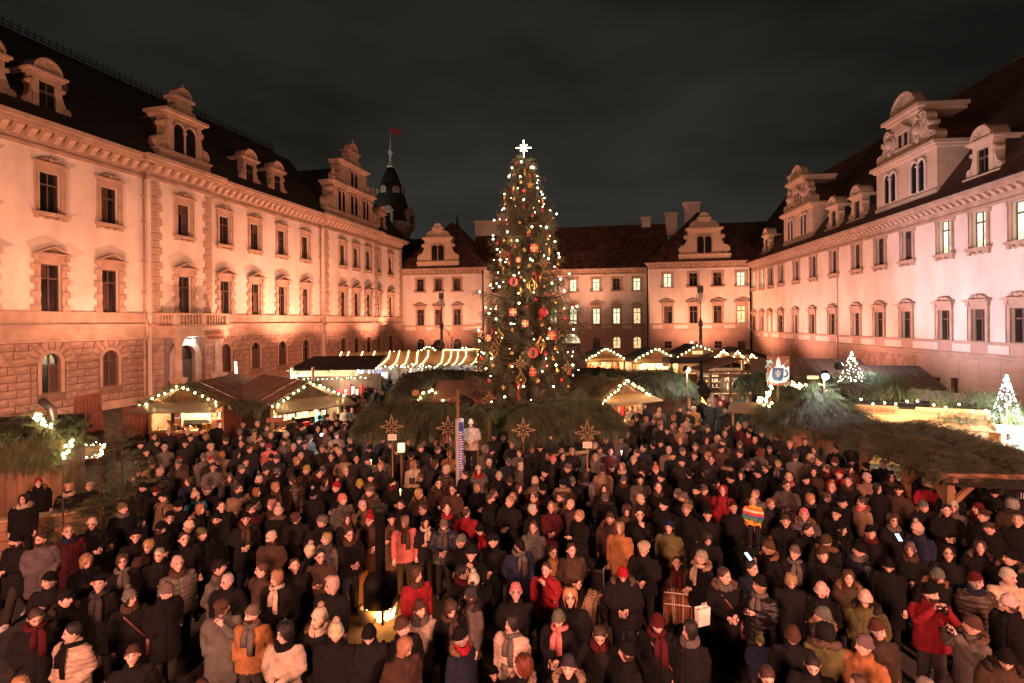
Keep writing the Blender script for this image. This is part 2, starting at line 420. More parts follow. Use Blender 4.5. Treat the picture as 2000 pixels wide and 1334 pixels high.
def pediment_mesh(w, rise=.62, d=.5, o=.45):
    k = ('ped', w, rise)
    if k in _wc: return _wc[k]
    mb = MB(); a = w/2+o
    mb.box(-a, a, -d, .02, 0, .1)
    for s in (-1, 1):
        mb.prism([(s*a, .1), (s*(a-.22), .1), (0, rise-.12), (0, rise)], -d, .02)
    mb.prism([(-a+.24, .1), (a-.24, .1), (0, rise-.13)], -.1, .02)
    mb.ball((0, -.12, .24), .1, 6, 4); mb.ball((-.2, -.1, .18), .07, 6, 4); mb.ball((.2, -.1, .18), .07, 6, 4)
    _wc[k] = mb.mesh('pediment', 'trim_stone'); return _wc[k]
def sill_mesh(w, apron=True):
    k = ('sill', w, apron)
    if k in _wc: return _wc[k]
    mb = MB(); a = w/2+.42
    mb.box(-a, a, -.28, .02, -.14, 0); mb.box(-a+.06, a-.06, -.2, .02, -.22, -.143)
    if apron:
        for s in (-1, 1): mb.box(s*(a-.22)-.11, s*(a-.22)+.11, -.17, .02, -.46, -.223)
        mb.tube([(-a+.4, -.05, -.27), (-.3, -.08, -.42), (0, -.1, -.34), (.3, -.08, -.42), (a-.4, -.05, -.27)], .08, 6)
    _wc[k] = mb.mesh('sill', 'trim_stone'); return _wc[k]
def window(parent, c, w, z0, h, style, glass='glass_dark', y=0.0, arch=False, split=True):
    pr = None if glass in ('glass_dark', 'curtain') else {'glass_lit': 'lit window', 'glass_warm': 'warmly lit window', 'glass_cool': 'brightly lit window'}[glass]
    wd = ob('window', casing_mesh(style, w, h), parent, (c, y, z0), label=pr)
    ob('frame', frame_mesh(w, h, style, arch), wd)
    ms = pane_meshes(w, h, 'std', glass, arch)
    for i, m in enumerate(ms):
        if glass == 'glass_dark' and random.random() < .28: m = pane_meshes(w, h, 'std', 'curtain', arch)[i]
        ob('pane', m, wd)
    if style == 'nobile': ob('pediment', pediment_mesh(w), wd, (0, 0, h+.58))
    if style == 'far_low': ob('pediment', pediment_mesh(w, .55, .35, .5), wd, (0, 0, h+.5))
    if style in ('upper', 'right_low'): ob('crest', crest_mesh(w), wd, (0, 0, h+(.62 if style == 'upper' else .64)))
    if style in ('upper', 'right_up', 'far_up'): ob('sill', sill_mesh(w, style != 'far_up'), wd)
    return wd
# ---- stone blocks
bk = MB(); c_ = .035
bk.v = [(-.5,0,-.5),(.5,0,-.5),(.5,0,.5),(-.5,0,.5),(-.5,-.6,-.5),(.5,-.6,-.5),(.5,-.6,.5),(-.5,-.6,.5),(-.46,-1,-.42),(.46,-1,-.42),(.46,-1,.42),(-.46,-1,.42)]
bk.f = [(0,1,5,4),(1,2,6,5),(2,3,7,6),(3,0,4,7),(4,5,9,8),(5,6,10,9),(6,7,11,10),(7,4,8,11),(8,9,10,11)]; bk.m = [0]*9
BLOCK = bk.mesh('stone_block', 'base_stone'); BLOCK2 = bk.mesh('stone_block', 'base_plaster')
def blocks(parent, x0, x1, z0, z1, ch, holes, proud, me, budget, y=0.0, lw=1.25, sw=.75, key=None):
    cand = []; rows = int((z1-z0)/ch); ch = (z1-z0)/rows
    for r in range(rows):
        za, zb = z0+r*ch, z0+(r+1)*ch; zm = (za+zb)/2
        ex = []
        for c, w, a, b, ar in holes:
            if zb <= a-.15 or za >= b+.75: continue
            hw = w/2+.3
            if ar and zm > b-w/2:
                rr = w/2+.75; dz = zm-(b-w/2); hw = math.sqrt(max(.05, rr*rr-dz*dz)) if dz < rr else 0
                hw = max(hw, .28)
            ex.append((c-hw, c+hw))
        ex.sort(); cur = x0; iv = []
        for a, b in ex:
            if a > cur: iv.append((cur, min(a, x1)))
            cur = max(cur, b)
        if cur < x1: iv.append((cur, x1))
        for a, b in iv:
            n = 0; p = a
            while p < b-.12:
                q = p + (lw if (n+r) % 2 == 0 else sw)
                if b-q < .35: q = b
                cand.append((p, q, za, zb)); p = q; n += 1
    cand.sort(key=key or (lambda t: 0)); rest = MB()
    for i, (p, q, za, zb) in enumerate(cand):
        jx = .06
        if i < budget:
            ob('stone_block', me, parent, ((p+q)/2, y, (za+zb)/2), scale=(q-p-jx, proud*random.uniform(.9, 1.12), zb-za-jx))
        else: rest.box(p+jx/2, q-jx/2, y-proud, y, za+jx/2, zb-jx/2)
    if rest.f: ob('stone_courses', rest.mesh('stone_courses', me.materials[0].name), parent, kind='stuff')
def voussoirs(parent, c, w, z0, z1, me_key, proud, m, y=0.0, nb=9):
    k = ('vou', me_key, w)
    r0, r1 = w/2+.24, w/2+.72
    for i in range(nb):
        a0, a1 = 180-180*i/nb-1.5, 180-180*(i+1)/nb+1.5
        kk = k+(i,)
        if kk not in _wc:
            rr1 = r1*(1.0+.16*abs(math.cos(R((a0+a1)/2)))) ; mb = MB()
            mb.prism([(r0*math.cos(R(a0)), r0*math.sin(R(a0))), (rr1*math.cos(R(a0)), rr1*math.sin(R(a0))), (rr1*math.cos(R(a1)), rr1*math.sin(R(a1))), (r0*math.cos(R(a1)), r0*math.sin(R(a1)))], -proud, .0)
            _wc[kk] = mb.mesh('voussoir', m)
        ob('voussoir', _wc[kk], parent, (c, y, z1-w/2))
# ---- scroll ornaments
def volute(mb, cx, cz, r, y0, y1, s=1):
    mb.prism(arc(cx, cz, r, 0, 342, 18), y0, y1)
    pts = []
    for i in range(26):
        t = i/25; a = R(90+s*t*560); rr = r*(.86-.72*t); pts.append((cx+rr*math.cos(a), y0-.015, cz+rr*math.sin(a)))
    mb.tube(pts, [max(.02, r*.11*(1-.5*i/25)) for i in range(26)], 5)
def scroll_side(mb, x, z0, h, w, s, y0, y1):
    r = min(w*.5, h*.26)
    volute(mb, x+s*(w-r), z0+r, r, y0-.03, y1, -s)
    pts = [(x, z0)]
    n = 10
    for i in range(n+1):
        t = i/n; pts.append((x+s*((w-r*.6)*(1-t)**1.9+.02), z0+.02+r*1.1+(h-r*1.1)*t))
    pts.append((x, z0+h)); mb.prism(pts if s > 0 else pts[::-1], y0, y1)
    volute(mb, x+s*r*.42, z0+h-r*.5, r*.46, y0-.05, y1, s)
def twin_arch(parent, cx, z0, w, h, y, m='trim_stone'):
    k = ('twin', w, h, m)
    if k not in _wc:
        f = MB(); r = w/2
        f.tube([(0, -.05, -.02), (0, -.05, h-r-.1)], .09, 8); f.box(-.14, .14, -.16, .05, h-r-.12, h-r)
        for s in (-1, 1):
            po = arc(s*(r+.06), h-r, r+.14, 180, 0, 10); pi = arc(s*(r+.06), h-r, r, 180, 0, 10)
            for i in range(10): f.prism([po[i], po[i+1], pi[i+1], pi[i]], -.12, .0)
            x0, x1 = sorted((s*(2*r+.06), s*(2*r+.2))); f.box(x0, x1, -.1, 0, 0, h-r)
        p = []
        for s in (-1, 1):
            q = MB(); q.prism([(s*(r+.06)-r, 0), (s*(r+.06)+r, 0)] + arc(s*(r+.06), h-r, r, 0, 180, 10), -.012, 0); p.append(q.mesh('pane', 'glass_dark'))
        _wc[k] = (f.mesh('window', m), p)
    wd = ob('window', _wc[k][0], parent, (cx, y, z0))
    for q in _wc[k][1]: ob('pane', q, wd)
    return wd
def fan_dome(mb, cx, cz, r, y0, y1, ribs=7):
    mb.prism([(cx-r, cz)] + arc(cx, cz, r, 180, 0, 16)[1:-1] + [(cx+r, cz)], y0, y1)
    po = arc(cx, cz, r+.1, 180, 0, 16); pi = arc(cx, cz, r-.06, 180, 0, 16)
    for i in range(16): mb.prism([po[i], po[i+1], pi[i+1], pi[i]], y0-.08, y1)
    for i in range(1, ribs):
        a = math.pi*i/ribs; mb.tube([(cx+.2*r*math.cos(a), y0-.01, cz+.2*r*math.sin(a)), (cx+.85*r*math.cos(a), y0-.01, cz+.85*r*math.sin(a))], .04, 4)
_small = {}
def small_dormer(parent, c, z0, y=0.0, w=1.25, h=3.2, stone='trim_stone', label=None):
    k = (w, h, stone)
    if k not in _small:
        mb = MB()
        mb.box(-w*.95, w*.95, -.12, 1.2, 0, h*.18); mb.box(-w*1.02, w*1.02, -.2, 1.2, h*.18, h*.215)
        for s in (-1, 1): x0, x1 = sorted((s*w*.32, s*w*.55)); mb.box(x0, x1, -.05, 1.6, h*.215, h*.76)
        mb.box(-w*.32, w*.32, -.05, 1.6, h*.68, h*.76)
        for s in (-1, 1): scroll_side(mb, s*w*.55, h*.215, h*.45, w*.4, s, .0, .5)
        mb.box(-w*.66, w*.66, -.15, 1.9, h*.76, h*.80); mb.box(-w*.76, w*.76, -.26, 1.9, h*.80, h*.84)
        fan_dome(mb, 0, h*.84, w*.5, -.12, 1.0, 6)
        mb.ball((0, .1, h*.84+w*.5+.12), .14, 6, 5)
        win = MB(); win.box(-w*.32, w*.32, .1, .12, h*.215, h*.68)
        fr_ = MB(); fr_.box(-.03, .03, .06, .098, h*.215, h*.68); fr_.box(-w*.32, w*.32, .07, .097, h*.5, h*.54)
        rf = MB(); rf.v = [(-w*.62, .6, h*.82), (w*.62, .6, h*.82), (w*.62, 4.2, h*.82), (-w*.62, 4.2, h*.82), (0, .6, h*1.02), (0, 4.2, h*1.02), (-w*.6,.6,.2),(w*.6,.6,.2),(w*.6,4.2,.2),(-w*.6,4.2,.2)]
        rf.f = [(0, 4, 5, 3), (1, 2, 5, 4), (0, 1, 4), (2, 3, 5), (6, 0, 3, 9), (7, 8, 2, 1)]; rf.m = [0]*6
        _small[k] = (mb.mesh('dormer', stone), win.mesh('pane', 'glass_dark'), fr_.mesh('frame', 'frame_wood'), rf.mesh('dormer_roof', 'slate'))
    a, b, c2, d = _small[k]
    dm = ob('dormer', a, parent, (c, y, z0)); ob('pane', b, dm); ob('frame', c2, dm); ob('dormer_roof', d, dm); return dm
def cornice(parent, x0, x1, zt, h, out, m, y=0.0, mod=None, mod_h=.55, far=False):
    mb = MB()
    mb.box(x0-out, x1+out, y-out, y+.3, zt-.28*h/1.7, zt)
    mb.box(x0-out*.72, x1+out*.72, y-out*.78, y+.3, zt-.5*h/1.7, zt-.283*h/1.7)
    mb.box(x0-.12, x1+.12, y-.14, y+.3, zt-h, zt-.86*h)
    mb.box(x0-.05, x1+.05, y-.06, y+.3, zt-.857*h, zt-.5*h/1.7)
    cn = ob('cornice', mb.mesh('cornice', m), parent)
    if mod:
        q = MB(); d = out*.68
        prof = [(0, 0), (d, 0), (d, -mod_h*.28), (d*.72, -mod_h*.42), (d*.42, -mod_h*.85), (.1, -mod_h)]
        i0 = len(q.v); ww = mod*.24
        for s in (-ww, ww):
            for (yy, zz) in prof: q.v.append((s, -yy, zz))
        n = len(prof); q.f = [tuple(range(n)), tuple(range(2*n-1, n-1, -1))] + [(i, (i+1) % n, n+(i+1) % n, n+i) for i in range(n)]; q.f = [tuple(reversed(f)) for f in q.f]; q.m = [0]*len(q.f)
        me = q.mesh('modillion', m); n = int((x1-x0)/mod); zz = zt-.5*h/1.7-.003
        if far:
            J = MB()
            for i in range(n):
                xx = x0+(i+.5)*(x1-x0)/n; J.box(xx-ww, xx+ww, y-d, y-.05, zz-mod_h, zz)
            ob('dentil_row', J.mesh('dentil_row', m), parent, kind='stuff')
        else:
            for i in range(n): ob('modillion', me, cn, (x0+(i+.5)*(x1-x0)/n, y, zz))
    return cn
def extr(x0, x1, prof):     # (y, z) section pushed along x
    mb = MB(); n = len(prof); mb.v = [(x0, y, z) for y, z in prof] + [(x1, y, z) for y, z in prof]
    mb.f = [tuple(range(n)), tuple(range(2*n-1, n-1, -1))] + [((i+1) % n, i, n+i, n+(i+1) % n) for i in range(n)]; mb.m = [0]*len(mb.f); return mb

# ================================================================ left palace wing
LP = thing('palace_wing', 'long ornate palace wing on the left with rusticated ground floor and slate roof', 'building', FL.o, FL.rz)
cs = [sL(x) for x in (99, 215, 352, 440, 499, 551, 597, 664, 690, 714, 738, 763)]
cs = [cs[0]-8.3, cs[0]-4.15] + cs
X0, X1 = -10.5, sL(785)
ra0, ra1 = sL(287), sL(406); rb0, rb1 = sL(628), sL(732); RO = -.45
def in_r(c): return ra0 < c < ra1 or rb0 < c < rb1
def W3(lo, hi, yy, sel):
    up = [(c, 1.3, 13.46, 16.1, False) for c in cs if sel(c)]; nb = [(c, 1.3, 7.0, 10.1, False) for c in cs if sel(c)]
    ob('wall', wall_mesh(lo, hi, 6.9, 19.0, up+nb, .42, yy).mesh('wall', 'plaster'), LP)
port = cs[4]
gops = [(c, 1.2, 1.65, 4.25, True) for c in cs if c != port]
W3(X0, ra0, 0, lambda c: c < ra0); W3(ra1, rb0, 0, lambda c: ra1 < c < rb0); W3(rb1, X1, 0, lambda c: c > rb1)
W3(ra0, ra1, RO, lambda c: ra0 < c < ra1); W3(rb0, rb1, RO, lambda c: rb0 < c < rb1)
def side_walls(b_, par):
    for f in b_.f: q = MB(); q.poly([b_.v[k] for k in f]); ob('side_wall', q.mesh('side_wall', 'plaster'), par)
mb = MB()
for a in (ra0, ra1, rb0, rb1): mb.quad((a, RO, 0), (a, 0, 0), (a, 0, 19), (a, RO, 19))
mb.quad((X1, 0, 0), (X1, 14, 0), (X1, 14, 19), (X1, 0, 19)); mb.quad((X0, 14, 0), (X0, 0, 0), (X0, 0, 19), (X0, 14, 19))
side_walls(mb, LP)
for lo, hi, yy in ((X0, ra0, 0), (ra0, ra1, RO), (ra1, rb0, 0), (rb0, rb1, RO), (rb1, X1, 0)):
    ho = [h for h in gops if lo < h[0] < hi]
    if lo == ra0: ho = ho + [(port, 2.1, 0.0, 4.35, True)]
    ob('ground_floor_wall', wall_mesh(lo, hi, 0, 6.9, ho, .45, yy).mesh('ground_floor_wall', 'mortar'), LP)
    m = MB(); m.box(lo-.002, hi+.002, yy-.10, yy-.002, 6.16, 6.86); ob('parapet_band', m.mesh('parapet_band', 'trim_stone'), LP)
    m = MB(); m.box(lo-.06, hi+.06, yy-.2, yy, 6.863, 7.0); m.box(lo-.1, hi+.1, yy-.36, yy, 6.0, 6.155); m.box(lo-.06, hi+.06, yy-.22, yy, 5.86, 5.995)
    m.box(lo-.02, hi+.02, yy-.1, yy, 5.15, 5.85); m.box(lo-.04, hi+.04, yy-.2, yy, 5.0, 5.145); m.box(lo-.04, hi+.04, yy-.22, yy, 0, .6)
    ob('string_course', m.mesh('string_course', 'trim_stone'), LP)
for c in cs:
    yy = RO if in_r(c) else 0
    window(LP, c, 1.3, 13.46, 2.64, 'upper', y=yy); window(LP, c, 1.3, 7.0, 3.1, 'nobile', y=yy)
for h in gops:
    yy = RO if in_r(h[0]) else 0
    window(LP, h[0], 1.2, h[2], h[3]-h[2], 'arch', 'glass_dark', yy, True)
for lo, hi, yy, bud in ((X0, ra0, 0, 165), (ra1, rb0, 0, 125), (ra0, ra1, RO, 0), (rb0, rb1, RO, 10), (rb1, X1, 0, 0)):
    ho = [h for h in gops if lo < h[0] < hi] + ([(port, 3.6, 0, 4.95, False)] if lo == ra0 else [])
    blocks(LP, lo, hi, .62, 4.98, .48, ho, .09, BLOCK, bud, yy, key=lambda t: 0 if t[1] > -3 else 1)
for h in gops: voussoirs(LP, h[0], h[1], h[2], h[3], 'L', .085, 'base_stone', RO if in_r(h[0]) else 0)
for lo, hi, yy in ((X0, ra0, 0), (ra1, rb0, 0), (rb1, X1, 0), (ra0, ra1, RO), (rb0, rb1, RO)):
    cornice(LP, lo, hi, 19.2, 1.75, .95, 'trim_stone', yy, .78, .62)
# quoins on the risalits
qm = MB(); qm.v = [tuple(v) for v in bk.v]; qm.f = bk.f; qm.m = bk.m; QUOIN = qm.mesh('quoin', 'trim_stone')
for (a, s) in ((ra0, 1), (ra1, -1), (rb0, 1), (rb1, -1), (X1, -1)):
    yy = RO if a != X1 else 0; n = 18; hh = (17.35-7.05)/n
    for i in range(n):
        wq = .95 if i % 2 == 0 else .72
        ob('quoin', QUOIN, LP, (a+s*wq/2, yy, 7.05+(i+.5)*hh), scale=(wq, .09, hh-.05))
# drainpipes
for a in (ra0-.35, rb0-.35):
    m = MB(); m.tube([(a, -.14, 0), (a, -.14, 5.0)], .085, 8); m.tube([(a, -.3, 5.0), (a, -.42, 6.1), (a, -.16, 6.5), (a, -.16, 17.9)], .075, 8)
    for z in (3, 8.5, 11, 14, 16): m.box(a-.12, a+.12, -.25, 0, z, z+.06)
    ob('drainpipe', m.mesh('drainpipe', 'trim_stone', True), LP)
# roof
ob('roof', extr(X0, rb0+1, [(-.8, 19.21), (5.0, 26.5), (10.8, 19.21)]).mesh('roof', 'slate'), LP)
ob('roof', extr(rb0+1, X1+.3, [(-.8, 19.21), (4.2, 25.2), (10.8, 19.21)]).mesh('roof', 'slate'), LP)
m = MB(); x = X0
m.box(X0, rb0-2, 4.9, 5.1, 26.47, 26.75); m.box(X0, rb0-2, 4.98, 5.02, 27.25, 27.28); m.box(X0, rb0-2, 4.97, 5.03, 26.95, 27.0)
while x < rb0-2:
    m.box(x-.018, x+.018, 4.98, 5.02, 26.75, 27.5)
    pts = [(x+.25+.17*math.cos(t*math.pi/4), 5.0, 27.12+.13*math.sin(t*math.pi/4)) for t in range(9)]; m.tube(pts, .018, 4, False)
    x += .5
ob('roof_cresting', m.mesh('roof_cresting', 'iron'), LP, kind='stuff')
for xx in (160, 330, 420, 700):
    m = MB(); s = sL(xx)
    po = arc(0, 0, .55, 0, 345, 20); m.prism(po, -.1, .5); ob('round_roof_window', m.mesh('round_roof_window', 'lead'), LP, (s, 1.9, 22.9))
small_dormer(LP, sL(95)+.1, 19.21, .1, 1.6, 4.1); small_dormer(LP, sL(-3)-.4, 19.21, .1, 1.6, 4.1)
small_dormer(LP, sL(492), 19.21, .1, 1.6, 3.9); small_dormer(LP, sL(546), 19.21, .1, 1.6, 3.9); small_dormer(LP, sL(741)+1.2, 19.21, .1, 1.7, 3.9)
# middle gable over the portal bay
def gable_mid(parent, c, y, w=4.6):
    g = MB()
    g.box(-w*.56, w*.56, -.3, 1.6, 0, .75); g.box(-w*.59, w*.59, -.42, 1.6, .75, .92)
    g.box(-w*.34, w*.34, -.12, 1.6, .92, 3.75)
    for s in (-1, 1): scroll_side(g, s*w*.34, .92, 2.5, w*.24, s, -.08, .7)
    for s in (-1, 1): x0, x1 = sorted((s*w*.27, s*w*.36)); g.box(x0, x1, -.24, -.1, .92, 3.75)
    g.box(-w*.40, w*.40, -.28, 1.7, 3.75, 4.0); g.box(-w*.48, w*.48, -.55, 1.7, 4.0, 4.25)
    g.box(-w*.16, w*.16, -.1, .8, 4.25, 5.5); 
    for s in (-1, 1): scroll_side(g, s*w*.16, 4.25, 1.1, w*.13, s, -.02, .5)
    g.box(-w*.22, w*.22, -.3, .9, 5.5, 5.72); fan_dome(g, 0, 5.72, w*.16, -.1, .6, 5); g.ball((0, 0, 6.62), .16, 8, 6); g.lathe([(.12, 6.4), (.05, 6.7), (.02, 7.0)], (0, 0, 0), 6)
    gb = ob('gable', g.mesh('gable', 'trim_stone'), parent, (c, y, 19.21))
    tw = twin_arch(parent, c, 19.21+1.0, 1.05, 2.35, y-.13)
    r = extr(-w*.36, w*.36, [(1.0, 3.7), (1.0, 0), (4.5, 3.7)]); ob('gable_roof', r.mesh('gable_roof', 'slate'), gb)
gable_mid(LP, (ra0+ra1)/2, RO-.1)
def gable_two(parent, c, y, w):
    g = MB()
    g.box(-w*.5, w*.5, -.25, 1.6, 0, .75); g.box(-w*.52, w*.52, -.4, 1.6, .75, .95)
    g.box(-w*.36, w*.36, -.1, 1.6, .95, 4.05)
    for s in (-1, 1): scroll_side(g, s*w*.36, .95, 3.0, w*.15, s, -.05, .7)
    g.box(-w*.39, w*.39, -.35, 1.6, 4.05, 4.32); g.box(-w*.42, w*.42, -.6, 1.6, 4.32, 4.58)
    g.box(-w*.235, w*.235, -.1, 1.4, 4.58, 7.15)
    for s in (-1, 1): scroll_side(g, s*w*.235, 4.58, 2.4, w*.13, s, -.05, .7)
    for s in (-1, 1): g.lathe([(.22, 4.58), (.3, 4.9), (.12, 5.3), (.2, 5.6), (.03, 6.2)], (s*w*.385, -.2, 0), 8)
    g.box(-w*.26, w*.26, -.35, 1.4, 7.15, 7.4); g.box(-w*.285, w*.285, -.55, 1.4, 7.4, 7.62)
    g.box(-w*.09, w*.09, -.1, .9, 7.62, 9.2)
    for s in (-1, 1): scroll_side(g, s*w*.09, 7.62, 1.4, w*.085, s, -.02, .5)
    g.box(-w*.12, w*.12, -.3, .9, 9.2, 9.42); fan_dome(g, 0, 9.42, w*.085, -.1, .6, 5); g.lathe([(.16, 10.4), (.2, 10.6), (.03, 11.2)], (0, 0, 0), 6)
    for x in (-.33, -.13, .13, .33): g.box(w*x-.14, w*x+.14, -.22, -.05, .95, 4.05)
    gb = ob('gable', g.mesh('gable', 'trim_stone'), parent, (c, y, 19.21))
    for xx in (-w*.235, 0, w*.235): twin_arch(parent, c+xx, 19.21+1.15, .75 if xx else .85, 2.5, y-.11)
    twin_arch(parent, c, 19.21+4.8, .8, 2.0, y-.11)
    r = MB(); r.prism([(-w*.36, 0), (w*.36, 0), (w*.3, 4.6), (0, 7.6), (-w*.3, 4.6)], 1.0, 9); ob('gable_roof', r.mesh('gable_roof', 'slate'), gb)
gable_two(LP, (rb0+rb1)/2, RO-.1, (rb1-rb0)*.98)
# portal with balcony
P = ob('portal', None, LP, (port, RO, 0))
m = MB(); hw = 2.75; D = 1.9
for s in (-1, 1):
    m.box(s*2.1-.42, s*2.1+.42, -D+.02, -D+.86, 0, 1.75); m.box(s*2.1-.47, s*2.1+.47, -D-.03, -D+.9, 1.75, 1.88)
    m.lathe([(.34, 1.88), (.34, 2.0), (.29, 2.06), (.27, 4.55), (.30, 4.6), (.40, 4.85), (.44, 5.0)], (s*2.1, -D+.44, 0), 16)
    m.box(s*2.1-.46, s*2.1+.46, -D-.02, -D+.9, 5.0, 5.12)
m.box(-hw, hw, -D-.03, -.003, 5.123, 5.5); m.box(-hw+.04, hw-.04, -D+.02, -.003, 5.5, 5.8); m.box(-hw-.2, hw+.2, -D-.22, -.003, 5.8, 6.0)
ob('columns', m.mesh('columns', 'trim_stone'), P)
m = MB()
for (x0, x1) in ((-hw, -hw+.35), (-.2, .2), (hw-.35, hw)): m.box(x0, x1, -D-.05, -D+.28, 6.003, 6.85)
for s in (-1, 1): x0, x1 = sorted((s*hw, s*(hw-.3))); m.box(x0, x1, -.4, -.003, 6.003, 6.85)
m.box(-hw-.05, hw+.05, -D-.1, -D+.32, 6.853, 7.0)
for s in (-1, 1): x0, x1 = sorted((s*(hw+.05), s*(hw-.3))); m.box(x0, x1, -D+.323, -.003, 6.853, 7.0)
m.box(-hw+.35, hw-.35, -D-.03, -D+.26, 6.003, 6.1)
ob('balcony', m.mesh('balcony', 'trim_stone'), P)
bl = MB(); bl.lathe([(.09, 0), (.09, .05), (.05, .1), (.11, .28), (.06, .5), (.05, .6), (.09, .7), (.09, .75)], (0, 0, 0), 10); BAL = bl.mesh('baluster', 'trim_stone', True)
for i in range(7):
    for s in (-1, 1): ob('baluster', BAL, P, (s*(.42+i*.29), -D+.115, 6.1))
for i in range(4):
    for s in (-1, 1): ob('baluster', BAL, P, (s*(hw-.16), -D+.55+i*.27, 6.1))
m = MB(); m.box(-1.0, 1.0, .3, .36, 0, 3.0); m.box(-1.02, 1.02, .26, .38, 3.0, 3.14); m.box(-.03, .03, .24, .3, 0, 3.0)
for s in (-1, 1):
    m.box(s*.52-.33, s*.52+.33, .26, .3, .3, 1.1); m.box(s*.52-.33, s*.52+.33, .26, .3, 1.3, 2.1); m.box(s*.52-.3, s*.52+.3, .24, .3, 2.3, 2.8)
    m.tube([(s*.52-.25, .22, 1.9), (s*.52, .2, 2.2), (s*.52+.25, .22, 1.9)], .05, 6)
ob('door', m.mesh('door', 'oak_door'), P)
m = MB(); m.prism([(-1.03, 3.15)] + arc(0, 3.3, 1.03, 180, 0, 14) + [(1.03, 3.15)], .31, .33); ob('fanlight', m.mesh('fanlight', 'glass_dark'), P)
m = MB(); po = arc(0, 3.3, 1.55, 180, 0, 16); pi = arc(0, 3.3, 1.06, 180, 0, 16)
for i in range(16): m.prism([po[i], po[i+1], pi[i+1], pi[i]], -.16, -.003)
for s in (-1, 1): x0, x1 = sorted((s*1.06, s*1.55)); m.box(x0, x1, -.16, -.003, 0, 3.3); m.box(x0-.05, x1+.05, -.2, -.003, 3.1, 3.3)
ob('archway', m.mesh('archway', 'trim_stone'), P)
t = thing('hanging_sign', 'red wooden two board sign reading AUSGANG RUNDGANG over the portal', 'sign', FL.p(port+1.05, 2.5, 5.25), FL.rz)
m = MB(); m.box(-.95, .95, -.03, .03, -.04, .30); ob('board', m.mesh('board', 'plank_red'), t)
m = MB(); m.box(-.85, 1.0, -.03, .03, -.46, -.1); ob('board', m.mesh('board', 'plank_red'), t)
ob('lettering', text_mesh('AUSGANG', .26, 'ink', .004, 0, 1.1), t, (0, -.037, .13)); ob('lettering', text_mesh('RUNDGANG', .26, 'ink', .004, 0, 1.1), t, (.08, -.037, -.28))
t = thing('wall_lamp', 'small bluish white lamp glowing under the portal sign', 'lamp', FL.p(port+.35, .95, 4.75), FL.rz)
m = MB(); m.ball((0, 0, 0), .14, 8, 6, .7); ob('globe', m.mesh('globe', 'bulb_cold', True), t)
m = MB(); m.box(-.03, .03, -.03, .6, .1, .16); ob('bracket', m.mesh('bracket', 'iron'), t)
lamp('wall_lamp_light', 'POINT', FL.p(port+.35, 1.1, 4.7), 16, (.9, .85, .8), .14)
# ================================================================ far range of the palace
FB = thing('palace_range', 'pale far range of the palace closing the courtyard with red tiled roofs', 'building', FA.o, FA.rz)
a1 = sF(945); b0 = sF(1268); b1 = sF(1468)+.6; BK = 7.0
up_, lo_, ar_ = (11.1, 13.1), (5.65, 8.2), (1.6, 3.5)
def far_block(x0, x1, y, uxs, lxs, gxs, gates):
    ops = [(c, 1.15, *up_, False) for c, g_ in uxs] + [(c, 1.15, *lo_, False) for c, g_ in lxs]
    ob('wall', wall_mesh(x0, x1, 5.55, 14.6, ops, .35, y).mesh('wall', 'plaster'), FB)
    gop = [(c, 1.25, *ar_, True) for c, g_ in gxs] + [(c, w, 0, h, True) for c, w, h in gates]
    ob('ground_floor_wall', wall_mesh(x0, x1, 0, 5.55, gop, .4, y).mesh('ground_floor_wall', 'base_plaster'), FB)
    m = MB(); m.box(x0-.05, x1+.05, y-.14, y, 5.5, 5.64); m.box(x0-.05, x1+.05, y-.2, y, 4.62, 4.78); m.box(x0-.05, x1+.05, y-.12, y, 0, .5)
    ob('string_course', m.mesh('string_course', 'trim_stone'), FB)
    m = MB(); cc = [c for c, _ in lxs]; ed = [x0+.3] + [q for c in cc for q in (c-.75, c+.75)] + [x1-.3]
    for i in range(0, len(ed), 2):
        if ed[i+1]-ed[i] > .5: m = MB(); m.box(ed[i]+.12, ed[i+1]-.12, y-.03, y, 4.86, 5.42); ob('pale_panel', m.mesh('pale_panel', 'panel_pale'), FB)
    for c, g_ in uxs: window(FB, c, 1.15, up_[0], 2.0, 'far_up', g_, y)
    for c, g_ in lxs: window(FB, c, 1.15, lo_[0], 2.55, 'far_low', g_, y)
    for c, g_ in gxs:
        window(FB, c, 1.25, ar_[0], 1.9, 'arch', g_, y, True); voussoirs(FB, c, 1.25, *ar_, 'F', .05, 'base_plaster', y, 7)
    blocks(FB, x0, x1, .52, 4.6, .5, gop, .035, BLOCK2, 0, y, 1.7, 1.2)
    cornice(FB, x0, x1, 14.75, 1.0, .6, 'trim_stone', y, .72, .3, True)
D_, W_, C_, B_ = 'glass_dark', 'glass_warm', 'glass_cool', 'glass_lit'
lx = [sF(x) for x in (822, 857.5, 893.5)]
far_block(.3, a1, 0, [(c, D_) for c in lx], [(c, D_) for c in lx], [(lx[0], D_), (lx[2], D_)], [(lx[1], 2.0, 3.4)])
mx_ = [sFm(x) for x in (968, 1004, 1042, 1081, 1120, 1165, 1204.5, 1244.5)]
far_block(a1, b0, BK, list(zip(mx_, (D_, D_, D_, B_, C_, C_, D_, C_))), list(zip(mx_, (D_, B_, D_, B_, C_, C_, C_, W_))), [(mx_[0], D_), (mx_[2], W_), (mx_[5], D_), (mx_[6], W_), (mx_[7], W_)], [(mx_[4]-.4, 3.0, 4.0)])
rx = [sF(x) for x in (1304, 1354, 1401, 1447)]
far_block(b0, b1, 0, list(zip(rx, (C_, D_, D_, C_))), list(zip(rx, (D_, D_, D_, W_))), [], [])
m = MB()
for a in (a1, b0): m.quad((a, 0, 0), (a, BK, 0), (a, BK, 14.6), (a, 0, 14.6))
side_walls(m, FB)
